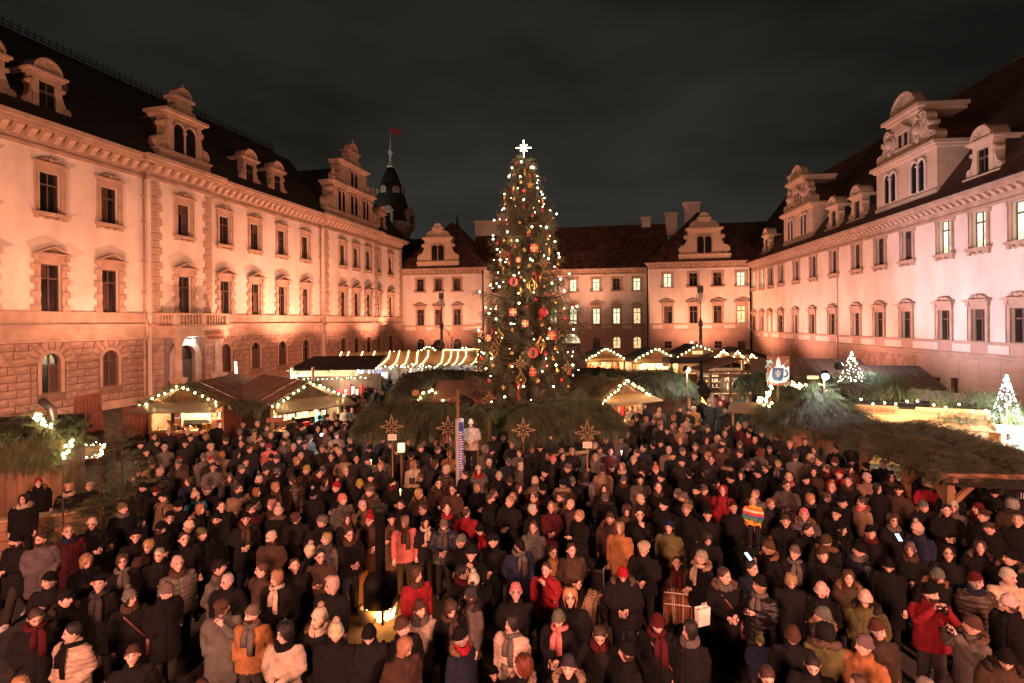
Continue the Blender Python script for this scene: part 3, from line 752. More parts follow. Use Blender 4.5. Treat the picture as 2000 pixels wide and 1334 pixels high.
# low ground windows of the right block
for c in rx:
    m = MB(); m.box(-.65, .65, -.05, .02, 0, 1.2); wn = ob('window', m.mesh('window', 'trim_stone'), FB, (c, 0, 1.9))
    m = MB(); m.box(-.5, .5, -.07, -.052, .1, 1.1); ob('pane', m.mesh('pane', 'glass_dark'), wn)
    m = MB(); m.box(-.03, .03, -.09, -.073, .1, 1.1); m.box(-.5, .5, -.088, -.074, .57, .63); ob('frame', m.mesh('frame', 'frame_wood'), wn)
# portals
for (c, y, w, hh) in ((lx[1], 0, 2.0, 3.4), (mx_[4]-.4, BK, 3.0, 4.0)):
    m = MB(); r = w/2
    po = arc(0, hh-r, r+.4, 180, 0, 12); pi = arc(0, hh-r, r+.02, 180, 0, 12)
    for i in range(12): m.prism([po[i], po[i+1], pi[i+1], pi[i]], -.14, -.003)
    for s in (-1, 1): x0, x1 = sorted((s*(r+.02), s*(r+.4))); m.box(x0, x1, -.14, -.003, 0, hh-r); x0, x1 = sorted((s*(r+.5), s*(r+1.1))); m.box(x0, x1, -.3, -.003, 0, hh)
    m.box(-r-1.2, r+1.2, -.4, -.003, hh+.05, hh+.3)
    q = arc(0, hh+.3, r+.9, 160, 20, 12); q2 = arc(0, hh+.3, r+.65, 160, 20, 12)
    for i in range(12): m.prism([(q[i][0], q[i][1]-.3), (q[i+1][0], q[i+1][1]-.3), (q2[i+1][0], q2[i+1][1]-.3), (q2[i][0], q2[i][1]-.3)], -.35, -.003)
    pt = ob('portal', m.mesh('portal', 'trim_stone'), FB, (c, y, 0))
    m = MB(); m.box(-r, r, .3, .34, 0, hh); ob('gate', m.mesh('gate', 'oak_door'), pt)
    m = MB(); m.prism([(-r, hh-r)] + arc(0, hh-r, r, 180, 0, 10)[1:-1] + [(r, hh-r)], .27, .29); ob('fanlight', m.mesh('fanlight', 'glass_lit' if y else 'glass_dark'), pt)
# roofs
def hip(x0, x1, yf, yb, z0, z1, yr, m):
    c = (x0+x1)/2; r = MB(); r.v = [(x0, yf, z0), (x1, yf, z0), (x1, yb, z0), (x0, yb, z0), (c, yr, z1), (c, yb, z1)]
    r.f = [(0, 1, 4), (1, 2, 5, 4), (0, 4, 5, 3), (2, 3, 5)]; r.m = [0]*4; return r
ob('roof', hip(-.6, a1+.7, -.6, 15, 14.76, 23.2, 6.0, 0).mesh('roof', 'roof_diaper'), FB)
ob('roof', hip(b0-.7, b1+2, -.6, 15, 14.76, 23.4, 6.5, 0).mesh('roof', 'roof_diaper'), FB)
ob('roof', extr(a1-4, b0+4, [(BK-.6, 14.76), (BK+6.4, 22.9), (BK+13, 14.76)]).mesh('roof', 'roof_diaper'), FB)
ob('roof', extr(-12, 6, [(4, 14.76), (11, 21.4), (18, 14.76)]).mesh('roof', 'slate'), FB)
ob('roof', extr(b1-6, b1+26, [(5, 14.7), (12, 22.4), (19, 14.7)]).mesh('roof', 'roof_brown'), FB)
for (x, yy, z, w, h) in ((1263, 13.5, 22.2, 1.5, 1.9), (1312, 13.5, 22.2, 1.9, 2.5), (1353, 9, 23, 2.3, 2.4), (955, 13, 22.3, 4.6, 2.2), (985, 14, 22.6, 1.8, 3.2)):
    m = MB(); m.box(-w/2, w/2, -.6, .6, -1.5, h*.75); m.prism([(-w/2, h*.75), (w/2, h*.75), (w/2+.3, h), (-w/2-.3, h)], -.75, .75)
    ob('chimney', m.mesh('chimney', 'plaster'), FB, (sFm(x, yy), yy, z))
def far_gable(c, y, w=7.3):
    g = MB(); k = w/7.3
    g.box(-w/2, w/2, -.1, 1.3, 0, .95); g.box(-w/2-.1, w/2+.1, -.2, 1.3, .95, 1.1)
    g.box(-2.3*k, 2.3*k, .0, 1.4, 1.1, 4.5)
    for s in (-1, 1): scroll_side(g, s*2.3*k, 1.1, 2.9, 1.35*k, s, .05, .7)
    g.box(-2.45*k, 2.45*k, -.2, 1.5, 4.5, 4.7); g.box(-2.65*k, 2.65*k, -.4, 1.5, 4.7, 4.95)
    for s in (-1, 1): g.prism(arc(s*1.0*k, 4.95, 1.15*k, 0, 180, 12), .02, .8)
    g.box(-.9*k, .9*k, -.06, .9, 4.95, 6.3); g.box(-1.0*k, 1.0*k, -.14, .95, 6.3, 6.5); g.prism(arc(0, 6.5, .75*k, 0, 180, 10), -.04, .8)
    gb = ob('gable', g.mesh('gable', 'cream'), FB, (c, y, 14.76))
    tw = twin_arch(FB, c, 14.76+1.25, .95, 2.45, y-.02)
    r = MB(); r.prism([(-2.2*k, .5), (2.2*k, .5), (2.2*k, 3.4), (0, 5.4), (-2.2*k, 3.4)], .9, 6); ob('gable_roof', r.mesh('gable_roof', 'roof_diaper'), gb)
far_gable(sF(1375.5), -.2); far_gable(sF(857.5), -.2, 6.9)
for a in (a1-.05, b0-.3, b1-.5):
    m = MB(); m.tube([(a, -.15, 0), (a, -.15, 14.2)], .12, 6); ob('drainpipe', m.mesh('drainpipe', 'iron'), FB)
# ================================================================ right wing
RW = thing('palace_wing', 'long plain palace wing on the right with brown tiled roof and tall white gables', 'building', FRT.o, FRT.rz)
RX1 = sR(2000)+16
gx = (1475, 1490, 1505.5, 1527, 1556, 1589, 1628, 1675, 1720, 1773, 1847, 1914, 1993)
rc = [sR(x-2) for x in gx]; rc += [rc[-1]+3.4, rc[-1]+7.0, rc[-1]+10.4]
ux = [sR(x) for x in (1474, 1489, 1506.5, 1527, 1556.5, 1590, 1630, 1675, 1721, 1774, 1848, 1915, 1996)]; ux += [ux[-1]+3.4, ux[-1]+7.0]
UG = [C_, C_, D_, D_, D_, D_, D_, D_, D_, D_, C_, C_, C_, D_, D_]
ops = [(c, 1.2, 10.6, 12.95, False) for c in ux] + [(c, 1.2, 4.5, 6.6, False) for i, c in enumerate(rc) if i != 2]
ob('wall', wall_mesh(0, RX1, 4.4, 14.2, ops, .42).mesh('wall', 'plaster'), RW)
ob('ground_floor_wall', wall_mesh(0, RX1, 0, 4.4, [], .4).mesh('ground_floor_wall', 'base_plaster'), RW)
m = MB(); m.box(0, RX1, -.16, 0, 4.36, 4.48); m.box(0, RX1, -.22, 0, 3.55, 3.68); m.box(0, RX1, -.12, 0, 3.3, 3.42); m.box(0, RX1, -.14, 0, 0, .5)
ob('string_course', m.mesh('string_course', 'trim_stone'), RW)
for i in range(len(rc)-1):
    a, b = rc[i]+.75, rc[i+1]-.75
    if b-a > .3:
        m = MB(); m.box(a, b, -.03, 0, 3.76, 4.28); ob('pale_panel', m.mesh('pale_panel', 'panel_pale'), RW)
for c, g_ in zip(ux, UG): window(RW, c, 1.2, 10.6, 2.35, 'right_up', g_)
for i, c in enumerate(rc): window(RW, c, 1.2, 4.5, 2.1, 'right_low', D_)
blocks(RW, 0, RX1, .52, 3.28, .46, [], .03, BLOCK2, 290, 0, 1.75, 1.75, key=lambda t: -t[1] if t[1] < 52 else 0)
cornice(RW, 0, RX1, 14.35, 1.3, .75, 'trim_stone', 0, .62, .34)
m = MB(); m.box(0, RX1, -.9, -.72, 14.353, 14.46); ob('gutter', m.mesh('gutter', 'iron'), RW)
ob('roof', extr(-7, RX1, [(-.8, 14.4), (8.0, 25.9), (17, 14.4)]).mesh('roof', 'roof_brown'), RW)
m = MB(); m.box(-7, RX1, 7.9, 8.1, 25.86, 26.0); ob('ridge', m.mesh('ridge', 'lead'), RW)
for x in (1500, 1632, 1678): small_dormer(RW, sR(x), 14.42, -.1, 1.55, 3.6, 'cream')
small_dormer(RW, sR(1917)+.4, 14.42, -.1, 1.55, 3.6, 'cream'); small_dormer(RW, sR(1990)+3, 14.42, -.1, 1.55, 3.6, 'cream')
def right_gable(c, w=7.6):
    g = MB(); y0 = -.25
    g.box(-w/2, w/2, y0, 7, 0, 3.9); g.box(-w/2-.08, w/2+.08, y0-.1, 2, 0, .9); 
    g.box(-w/2-.15, w/2+.15, y0-.2, 5, 3.9, 4.1); g.box(-w/2-.32, w/2+.32, y0-.42, 5, 4.1, 4.36)
    poly = [(-w*.36, 4.36), (w*.36, 4.36), (w*.36, 5.6), (w*.30, 6.4), (w*.22, 7.2), (-w*.22, 7.2), (-w*.30, 6.4), (-w*.36, 5.6)]
    g.prism(poly, y0+.05, y0+.8)
    for s in (-1, 1):
        scroll_side(g, s*w*.34, 4.36, 1.9, w*.15, s, y0, y0+.75); volute(g, s*w*.29, 6.55, .52, y0-.02, y0+.75, s)
        po = arc(s*w*.23, 5.85, .62, 0, 342, 18); g.prism(po, y0-.06, y0+.1); g.ball((s*w*.23, y0-.08, 5.85), .34, 10, 6, 1.25)
        g.tube([(s*w*.23-.3, y0-.03, 6.5), (s*w*.23, y0-.1, 6.8), (s*w*.23+.3, y0-.03, 6.5)], .1, 5); g.ball((s*w*.23, y0-.05, 5.1), .2, 6, 5, 1.6)
    g.box(-w*.27, w*.27, y0-.2, 3, 7.2, 7.45); g.box(-w*.31, w*.31, y0-.42, 3, 7.45, 7.72)
    fan_dome(g, 0, 7.72, w*.2, y0-.05, y0+.6, 9)
    g.prism([(-.95, 6.35), (.95, 6.35), (0, 6.95)], y0-.22, y0+.05)
    for xx in (-.72, 0, .72): g.tube([(xx, y0-.06, 5.05), (xx, y0-.06, 6.2)], .09, 8)
    g.box(-.95, .95, y0-.2, y0+.05, 6.2, 6.33); g.box(-1.0, 1.0, y0-.2, y0+.05, 4.9, 5.05)
    gb = ob('gable', g.mesh('gable', 'cream'), RW, (c, 0, 14.42))
    m = MB(); m.box(-.66, -.06, y0+.02, y0+.04, 5.1, 6.15); m.box(.06, .66, y0+.02, y0+.04, 5.1, 6.15); ob('pane', m.mesh('pane', 'glass_dark'), gb)
    for s in (-1, 1): twin_arch(RW, c+s*w*.23, 14.42+1.15, .72, 2.3, y0-.02, 'plaster')
    r = MB(); r.prism([(-w*.37, 3.9), (w*.37, 3.9), (w*.34, 5.5), (0, 7.4), (-w*.34, 5.5)], y0+1.2, 8); ob('gable_roof', r.mesh('gable_roof', 'roof_brown'), gb)
right_gable((sR(1722)+sR(1838))/2); right_gable((sR(1534)+sR(1597))/2, 7.8)
m = MB(); m.box(-1.1, 1.1, -1, 1, -4, 3.0); m.box(-1.25, 1.25, -1.15, 1.15, 3.0, 3.3); ob('chimney', m.mesh('chimney', 'plaster'), RW, (sR(1500)-3.5, 5.5, 23.0))
for x in (1468.5,): m = MB(); m.tube([(.25, -.2, 0), (.25, -.2, 14)], .14, 6); ob('drainpipe', m.mesh('drainpipe', 'iron'), RW)
m = MB(); s_ = sR(1637); m.tube([(s_, -.08, 0), (s_, -.08, 13.2)], .05, 6); ob('lightning_conductor', m.mesh('lightning_conductor', 'trim_stone'), RW)
m = MB(); m.box(sR(1675), sR(1789), -.07, 0, 1.5, 3.2); ob('rough_plaster_patch', m.mesh('rough_plaster_patch', 'base_stone'), RW)
for x, z, ww in ((1831, 1.25, .5), (1867, 1.0, .32)):
    m = MB(); m.box(-ww/2, ww/2, -.25, -.02, 0, .9 if x < 1850 else 1.3); ob('vent_box', m.mesh('vent_box', 'wood_dark'), RW, (sR(x), 0, z-.4))
# ================================================================ round tower behind the left wing
TX = at(764, 430, 104)
T = thing('round_tower', 'round tower behind the left wing with dark conical roof and slim finial', 'tower', (TX.x, TX.y, 0))
m = MB(); m.lathe([(3.6, 0), (3.6, 23.2), (3.9, 23.6), (4.05, 24.4), (4.3, 24.9), (4.3, 25.3)], n=28); ob('wall', m.mesh('wall', 'trim_stone'), T)
m = MB(); m.lathe([(4.2, 25.32), (3.4, 28.2), (2.5, 31.2), (1.55, 34.2), (.65, 36.2)], n=28); ob('roof', m.mesh('roof', 'slate', True), T)
m = MB(); m.lathe([(.7, 36.1), (.8, 36.4), (.45, 36.7), (.25, 37.8), (.2, 38.6), (.5, 39.0), (.5, 39.4), (.2, 39.8), (.1, 40.6), (.04, 44.6)], n=12); ob('finial', m.mesh('finial', 'white_paint', True), T)
for a in (-110, -55, -160, -10):
    m = MB(); m.prism(arc(0, .6, .62, 0, 180, 10) + [(-.62, -.2), (.62, -.2)], -.35, .9); m.ball((0, -.2, .3), .2, 6, 4)
    ob('roof_window', m.mesh('roof_window', 'trim_stone'), T, (2.35*math.cos(R(a)), 2.35*math.sin(R(a)), 31.0), R(a+90))
for a in (-150, -20, -85, 30):
    m = MB(); m.box(-.9, .9, -.5, .8, -1.0, 1.6); m.box(-1.1, 1.1, -.7, .9, 1.6, 1.85); m.prism(arc(0, 1.85, .8, 0, 180, 10), -.5, .7)
    dq = ob('dormer', m.mesh('dormer', 'trim_stone'), T, (4.0*math.cos(R(a)), 4.0*math.sin(R(a)), 25.3), R(a+90))
    m = MB(); m.box(-.4, .4, -.53, -.505, -.3, 1.2); ob('pane', m.mesh('pane', 'glass_dark'), dq)
fl = thing('flag', 'small drooping flag flying from the tower finial', 'flag', (TX.x, TX.y, 0))
m = MB(); n = 8
pts = [[(.06+1.9*i/n, .25*math.sin(i*.9)*i/n, 43.9-.55*i/n*(1+.2*math.sin(i))-.9*j/3*(1-.25*i/n)) for j in range(4)] for i in range(n+1)]
for i in range(n):
    for j in range(3): m.quad(pts[i][j], pts[i][j+1], pts[i+1][j+1], pts[i+1][j])
ob('cloth', m.mesh('cloth', 'red_cloth', True), fl)
# small far spire seen over the roofs
s_ = at(893, 440, 190)
t = thing('church_spire', 'tiny dark spire with small lantern far beyond the roofs', 'spire', (s_.x, s_.y, 0))
m = MB(); m.lathe([(2.2, 0), (2.2, 36), (1.6, 37.5), (.9, 38.5), (1.0, 40), (.5, 41), (.1, 44.5)], n=10); ob('wall', m.mesh('wall', 'lead'), t)
# ================================================================ lamp posts of the courtyard
def lamp_post(px, ytop, Y, label):
    b = at(px, 700, Y); H = at(px, ytop, Y).z; t = thing('lamp_post', label, 'lamp post', (b.x, b.y, 0), group='tall iron lamp posts in the courtyard')
    m = MB(); m.lathe([(.34, 0), (.34, .5), (.22, .8), (.19, 3), (.16, H*.55), (.24, H*.555), (.24, H*.60), (.13, H*.62), (.06, H*.66), (.05, H*.84)], n=10); ob('post', m.mesh('post', 'lead'), t)
    m = MB()
    for s in (-1, 1): m.tube([(0, 0, H*.80), (s*.4, 0, H*.84), (s*.42, 0, H*.90), (s*.16, 0, H*.93)], .035, 5)
    m.box(-.3, .3, -.1, .1, H*.925, H); ob('lantern_frame', m.mesh('lantern_frame', 'lead'), t)
    m = MB(); m.lathe([(.1, H*.83), (.26, H*.86), (.3, H*.89), (.12, H*.925)], n=10); ob('glass', m.mesh('glass', 'paper', True), t)
lamp_post(863, 572, 66, 'tall unlit iron lamp post left of the Christmas tree, before the far range')
lamp_post(1369, 558, 58, 'tall unlit iron lamp post right of the Christmas tree, rising behind the stalls')
# ================================================================ fir greenery made of many small sprigs
def _sprig(n=7, w=.034, rg_=random.Random(8)):
    v = [(0, -.012, 0), (0, .012, 0), (1, 0, -.12)]; f = [(0, 1, 2)]
    for i in range(n):
        x = .12+.8*i/n; l = .27*(1-.5*i/n)*rg_.uniform(.6, 1.3); x += rg_.uniform(-.04, .04); z = -.12*x*x
        for s in (-1, 1):
            j = len(v); v += [(x, 0, z), (x+w*1.6, 0, z-.005), (x+l*.72, s*l*.72, z-.10-.05*i/n)]; f.append((j, j+1, j+2) if s > 0 else (j+1, j, j+2))
            j = len(v); v += [(x+.05, 0, z+.03), (x+.05+w, 0, z+.03), (x+.05+l*.5, s*l*.4, z+.09)]; f.append((j, j+1, j+2) if s > 0 else (j+1, j, j+2))
    return np.array(v, float), np.array(f, int)
SV, SF = _sprig()
SV2, SF2 = _sprig(4, .06)
def sprig_mesh(name, P, D, S, m, up=(0, 0, 1), small=False, seed=0, roll=.9):
    rng = np.random.RandomState(seed+len(P)); tv, tf = (SV2, SF2) if small else (SV, SF)
    P = np.asarray(P, float); D = np.asarray(D, float); S = np.asarray(S, float); N = len(P)
    D = D/np.linalg.norm(D, axis=1)[:, None]; U = np.tile(np.asarray(up, float), (N, 1)) + rng.normal(0, .25, (N, 3))
    B = np.cross(U, D); B /= np.linalg.norm(B, axis=1)[:, None]+1e-9; U = np.cross(D, B)
    a = rng.uniform(-roll, roll, N); ca, sa = np.cos(a)[:, None], np.sin(a)[:, None]; B, U = B*ca+U*sa, U*ca-B*sa
    V = P[:, None, :] + S[:, None, None]*(tv[None, :, 0:1]*D[:, None, :] + tv[None, :, 1:2]*B[:, None, :] + tv[None, :, 2:3]*U[:, None, :])
    n = len(tv); Fc = (tf[None] + (np.arange(N)*n)[:, None, None]).reshape(-1, 3); V = V.reshape(-1, 3)
    me = bpy.data.meshes.new(name); me.vertices.add(len(V)); me.vertices.foreach_set('co', V.ravel())
    me.loops.add(len(Fc)*3); me.loops.foreach_set('vertex_index', Fc.ravel()); me.polygons.add(len(Fc))
    me.polygons.foreach_set('loop_start', np.arange(0, len(Fc)*3, 3)); me.update(calc_edges=True)
    me.materials.append(MATS[m]); return me
def fir_surface(parent, S, nu, nv, dens, size, m='needles', seed=1, fringe=(), name='fir_branches', fr_n=30, fr_len=.45):
    """S(u, v) -> point; v runs downhill from 0 to 1; sprigs lie downhill over it, and hang from the edges named in fringe"""
    rng = np.random.RandomState(seed); P, D, Z = [], [], []
    area = 0
    for i in range(8):
        for j in range(8):
            a, b, c = (np.array(S((i+x)/8, (j+y)/8)) for x, y in ((0, 0), (1, 0), (0, 1))); area += np.linalg.norm(np.cross(b-a, c-a))
    for _ in range(int(area*dens*1.5)):
        u, v = rng.rand(), rng.rand(); p = np.array(S(u, v)); q = np.array(S(u, min(1, v+.02)) if v < .97 else S(u, v)); 
        d = q-p if v < .97 else p-np.array(S(u, v-.02))
        d = d/(np.linalg.norm(d)+1e-9) + rng.normal(0, .28, 3) + np.array([0, 0, .12]); P.append(p+np.array([0, 0, .03+.08*rng.rand()])); D.append(d); Z.append(size*rng.uniform(.65, 1.3))
    for e in fringe:
        for k in range(fr_n):
            t = rng.rand(); u, v = {'d': (t, 1), 't': (t, 0), 'l': (0, t), 'r': (1, t)}[e]
            p = np.array(S(u, v)); P.append(p+rng.normal(0, .05, 3)+np.array([0, 0, .06])); D.append(np.array([rng.normal(0, .35), rng.normal(0, .35), -.9])); Z.append(fr_len*rng.uniform(.6, 1.35))
    me = sprig_mesh(name, P, D, Z, m, seed=seed); return ob(name, me, parent, kind='stuff')
def surf_mesh(S, nu, nv, m, name='roof', dz=0.0):
    mb = MB(); g_ = [[Vector(S(i/nu, j/nv)) + Vector((0, 0, dz)) for j in range(nv+1)] for i in range(nu+1)]
    for i in range(nu):
        for j in range(nv): mb.quad(g_[i][j], g_[i+1][j], g_[i+1][j+1], g_[i][j+1])
    return mb.mesh(name, m)
def garland(parent, pts, dens=22, size=.3, r=.12, m='needles', seed=3, name='fir_garland', hang=.5):
    rng = np.random.RandomState(seed); P, D, Z = [], [], []
    for a, b in zip(pts[:-1], pts[1:]):
        a, b = np.array(a, float), np.array(b, float); n = max(3, int(np.linalg.norm(b-a)*dens))
        for k in range(n):
            P.append(a+(b-a)*rng.rand()+rng.normal(0, r*.5, 3)); D.append(rng.normal(0, .6, 3)+np.array([0, -.15, -hang])+(b-a)/np.linalg.norm(b-a)*rng.choice([-.4, .4])); Z.append(size*rng.uniform(.6, 1.3))
    return ob(name, sprig_mesh(name, P, D, Z, m, seed=seed), parent, kind='stuff')
bm_ = MB(); bm_.ball((0, 0, 0), .036, 6, 4); BULB = bm_.mesh('bulb', 'bulb', True); BULBW = bm_.mesh('bulb', 'bulb_white', True); BULBC = bm_.mesh('bulb', 'bulb_cold', True)
def light_string(label, M, pts, n, group=None, me=None, sc_=1.0, cable=True, cat='string lights', jit=.03):
    """a chain of bulbs along a polyline given in the frame M"""
    pts = [M @ Vector(p) for p in pts]; t = thing('light_string', label, cat, pts[0], group=group); o = pts[0]
    if cable:
        m = MB(); m.tube([p-o for p in pts], .012, 4); ob('cable', m.mesh('cable', 'iron'), t)
    L_ = [0]
    for a, b in zip(pts[:-1], pts[1:]): L_.append(L_[-1]+(b-a).length)
    for k in range(n):
        s = (k+.5)/n*L_[-1]; i = max(j for j in range(len(pts)-1) if L_[j] <= s+1e-6); f = (s-L_[i])/(L_[i+1]-L_[i])
        p = pts[i].lerp(pts[i+1], f) + Vector((random.gauss(0, jit), random.gauss(0, jit), random.gauss(0, jit)-.03))
        ob('bulb', me or BULB, t, p-o, scale=(sc_,)*3)
    return t
def boarded(x0, x1, z0, z1, y, m, pitch=.16, t=.05, name='wall'):
    """one wall of upright boards, its joints real grooves; the outside faces -y"""
    mb = MB(); n = max(2, int((x1-x0)/pitch)); p = []
    for i in range(n):
        a, b = x0+(x1-x0)*i/n, x0+(x1-x0)*(i+1)/n; p += [(a+.008, y), (b-.008, y), (b-.008, y+.02)] + ([(b+.008, y+.02)] if i < n-1 else [])
    for a, b in zip(p[:-1], p[1:]): mb.quad((a[0], a[1], z0), (b[0], b[1], z0), (b[0], b[1], z1), (a[0], a[1], z1))
    mb.quad((x1, y+t, z0), (x0, y+t, z0), (x0, y+t, z1), (x1, y+t, z1)); mb.quad((x0, y, z1), (x1, y, z1), (x1, y+t, z1), (x0, y+t, z1))
    return mb.mesh(name, m)
def local(o): return Matrix.Translation(o.location) @ Matrix.Rotation(o.rotation_euler.z, 4, 'Z')
RB = MB(); RB.box(-.5, .5, -.5, .5, -.5, .5); 
def unit_box(m): 
    k = ('ub', m)
    if k not in _wc: _wc[k] = RB.mesh('board', m)
    return _wc[k]
def gable_stall(label, loc, rz, w, d, he, hr, awn=1.2, awn_z=2.12, light=60, lcol=(1, .74, .42), wood='wood', roof='roof_board', inner='wood_pale', bulbs=16,
                blabel=None, boards=True, fir_edge=True, counter=1.0, awn_m='tarp', name='market_stall', back='wood_pale', ext=0.25, bme=None, bsc=1.0):
    t = thing(name, label, 'market stall', loc, rz, group='wooden stalls of the Christmas market')
    h = w/2
    for s in (-1, 1):
        me = boarded(0, d, 0, he, 0, wood); o = ob('side_wall', me, t, (s*h, d if s < 0 else 0, 0), R(90) if s > 0 else R(-90))
    ob('back_wall', boarded(-h, h, 0, he, 0, back), t, (0, d-.05, 0))
    m = MB(); m.prism([(-h, he-.25), (h, he-.25), (0, hr-.06)], .02, .08); ob('gable_board', m.mesh('gable_board', wood), t)
    m = MB(); m.box(-h, h, -.1, .45, counter-.08, counter); ob('counter', m.mesh('counter', 'wood_pale'), t); ob('counter_front', boarded(-h, h, .1, counter-.08, .02, wood), t)
    for x in (-h+.06, h-.06): mm = MB(); mm.box(x-.06, x+.06, -.02, .1, counter, he); ob('post', mm.mesh('post', 'wood_pale'), t)
    if awn:
        m = MB(); m.v = [(-h-.15, -.02, he+.08), (h+.15, -.02, he+.08), (h+.2, -awn, awn_z), (-h-.2, -awn, awn_z)]; m.v += [(x, y, z-.05) for x, y, z in m.v]
        m.f = [(0, 3, 2, 1), (4, 5, 6, 7), (3, 7, 6, 2), (0, 4, 7, 3), (1, 2, 6, 5), (0, 1, 5, 4)]; m.m = [0]*6; ob('awning', m.mesh('awning', awn_m), t)
    e = ext; sl = math.hypot(h+e, (hr-he)*(h+e)/h); ang = math.atan2(hr-he, h)
    nb = max(4, int((d+.5)/.42))
    for s in (-1, 1):
        if boards:
            for i in range(nb):
                y = -.3+(d+.6)*(i+.5)/nb; o = ob('roof_board', unit_box(roof), t, (s*(h+e)/2, y, hr-(hr-he)*(h+e)/h/2+.03+.012*(i % 2)), scale=(sl, (d+.6)/nb-.02, .035)); o.rotation_euler = (0, s*ang, 0)
        else:
            m = MB(); m.v = [(0, -.3, hr), (0, d+.3, hr), (s*(h+e), d+.3, hr-(hr-he)*(h+e)/h), (s*(h+e), -.3, hr-(hr-he)*(h+e)/h)]; m.v += [(x, y, z+.05) for x, y, z in m.v]
            m.f = [(0, 1, 2, 3), (4, 7, 6, 5), (0, 4, 5, 1), (1, 5, 6, 2), (2, 6, 7, 3), (3, 7, 4, 0)]; m.m = [0]*6; ob('roof', m.mesh('roof', roof), t)
    zl = hr-(hr-he)*(h+e)/h
    if fir_edge: garland(t, [(-h-e, -.32, zl+.05), (0, -.32, hr+.12), (h+e, -.32, zl+.05)], 38, .36, .16, seed=int(abs(loc[0])*10)+3)
    if bulbs:
        light_string(blabel or ('warm bulbs along the gable of the '+label), local(t), [(-h-e, -.5, zl-.02), (0, -.5, hr+.05), (h+e, -.5, zl-.02)], bulbs, 'bulb strings on the stall gables', bme, bsc)
    if light: lamp('stall_lamp', 'POINT', local(t) @ Vector((0, .45, he-.35)), light*1.6, lcol, .12)
    return t
def goods(t, kind, n, x0, x1, y, z, hs=(.12, .3), seed=0, cat='wares', label='', cols=('paper', 'red_shiny', 'gold', 'wood_pale', 'goods_a', 'white_paint')):
    """small wares standing on a counter or shelf of stall t, each one a thing of its own"""
    rng = random.Random(seed); M = local(t)
    for i in range(n):
        x = x0+(x1-x0)*(i+.5)/n+rng.uniform(-.02, .02); hh = rng.uniform(*hs); ww = (x1-x0)/n*rng.uniform(.5, .85); c = rng.choice(cols)
        if kind == 'bottle': k = ('bottle', c); prof = [(.3, 0), (.32, .05), (.32, .6), (.1, .75), (.1, 1)]
        elif kind == 'jar': k = ('jar', c); prof = [(.4, 0), (.45, .1), (.45, .75), (.38, .8), (.4, .82), (.4, 1)]
        else: k = ('box', c); prof = None
        if k not in _wc:
            m = MB(); m.lathe(prof, n=8) if prof else m.box(-.5, .5, -.5, .5, 0, 1); _wc[k] = m.mesh(kind, c, prof is not None)
        p = M @ Vector((x, y+rng.uniform(-.03, .03), z)); o = ob(kind, _wc[k], None, p, t.rotation_euler.z+rng.uniform(-.2, .2), (ww, ww if kind != 'box' else .16, hh), label=label, category=cat, group=label)
def shelf(t, x0, x1, y, z, m='wood_pale'):
    b = MB(); b.box(x0, x1, y-.12, y+.12, z-.03, z); ob('shelf', b.mesh('shelf', m), t)
def gp(px, py, Y):      # ground point under the photo position
    q = at(px, py, Y); return (q.x, q.y, 0)

# ---- left: gift stall facing the viewer
A = gable_stall('gift stall with fir covered gable and pale awning before the left palace portal', gp(364, 790, 25.6), R(2), 3.5, 5.0, 2.35, 3.2, 1.25, 2.08, 230, (1, .74, .40), 'plank_red', bulbs=14, blabel='warm bulb string on the gable of the gift stall with the red back wall', bsc=1.25)
m = MB(); m.box(-1.7, .3, 0, .03, 1.0, 2.3); ob('back_panel', m.mesh('back_panel', 'green_panel'), A, (0, 1.6, 0)); m = MB(); m.box(.32, 1.7, 0, .03, 1.0, 2.3); ob('back_panel', m.mesh('back_panel', 'red_cloth'), A, (0, 1.6, 0))
fir_surface(A, lambda u, v: (u*1.0-.5+(u-.5)*v*2.9, -.32, 3.35-.8*v-.15*abs(u-.5)), 6, 3, 75, .34, seed=11)
for z in (1.35, 1.75): shelf(A, -1.55, .2, 1.3, z); shelf(A, .5, 1.6, 1.3, z)
ob('lettering', text_mesh('SCHLOSSMARKT', .2, 'brown_ink', .004), A, (0, -.02, 2.52))
goods(A, 'bottle', 6, -1.5, -.9, .25, 1.0, (.24, .32), 1, 'bottle', 'small pale bottle standing on the counter of the gift stall', ('paper', 'gold', 'white_paint'))
goods(A, 'bottle', 5, -1.5, -.75, 1.3, 1.35, (.24, .3), 2, 'bottle', 'small bottle on the back shelf of the gift stall', ('paper', 'gold', 'white_paint'))
goods(A, 'jar', 7, -.6, .3, 1.3, 1.75, (.18, .28), 3, 'jar', 'pale jar on the upper shelf of the gift stall', ('white_paint', 'paper'))
goods(A, 'jar', 7, -.6, .4, .2, 1.0, (.1, .2), 4, 'jar', 'jar crowded on the counter of the gift stall')
goods(A, 'box', 5, .6, 1.6, 1.3, 1.35, (.16, .3), 5, 'box', 'pale box on the shelf before the red wall of the gift stall', ('white_paint', 'paper', 'gold'))
goods(A, 'box', 4, .6, 1.6, .2, 1.0, (.12, .3), 6, 'box', 'bright box on the right counter of the gift stall')
t = thing('postcard_rack', 'dark upright card rack standing on the gift stall counter', 'rack', local(A) @ Vector((-.55, .2, 1.0)), .2)
m = MB(); m.box(-.22, .22, -.12, .12, 0, 1.0); ob('frame', m.mesh('frame', 'wood_dark'), t)
for i in range(6):
    for j in range(3): m = MB(); m.box(-.18+j*.125, -.08+j*.125, -.14, -.125, .06+i*.155, .18+i*.155); ob('card', m.mesh('card', random.choice(['paper', 'goods_a', 'gold', 'iron'])), t)
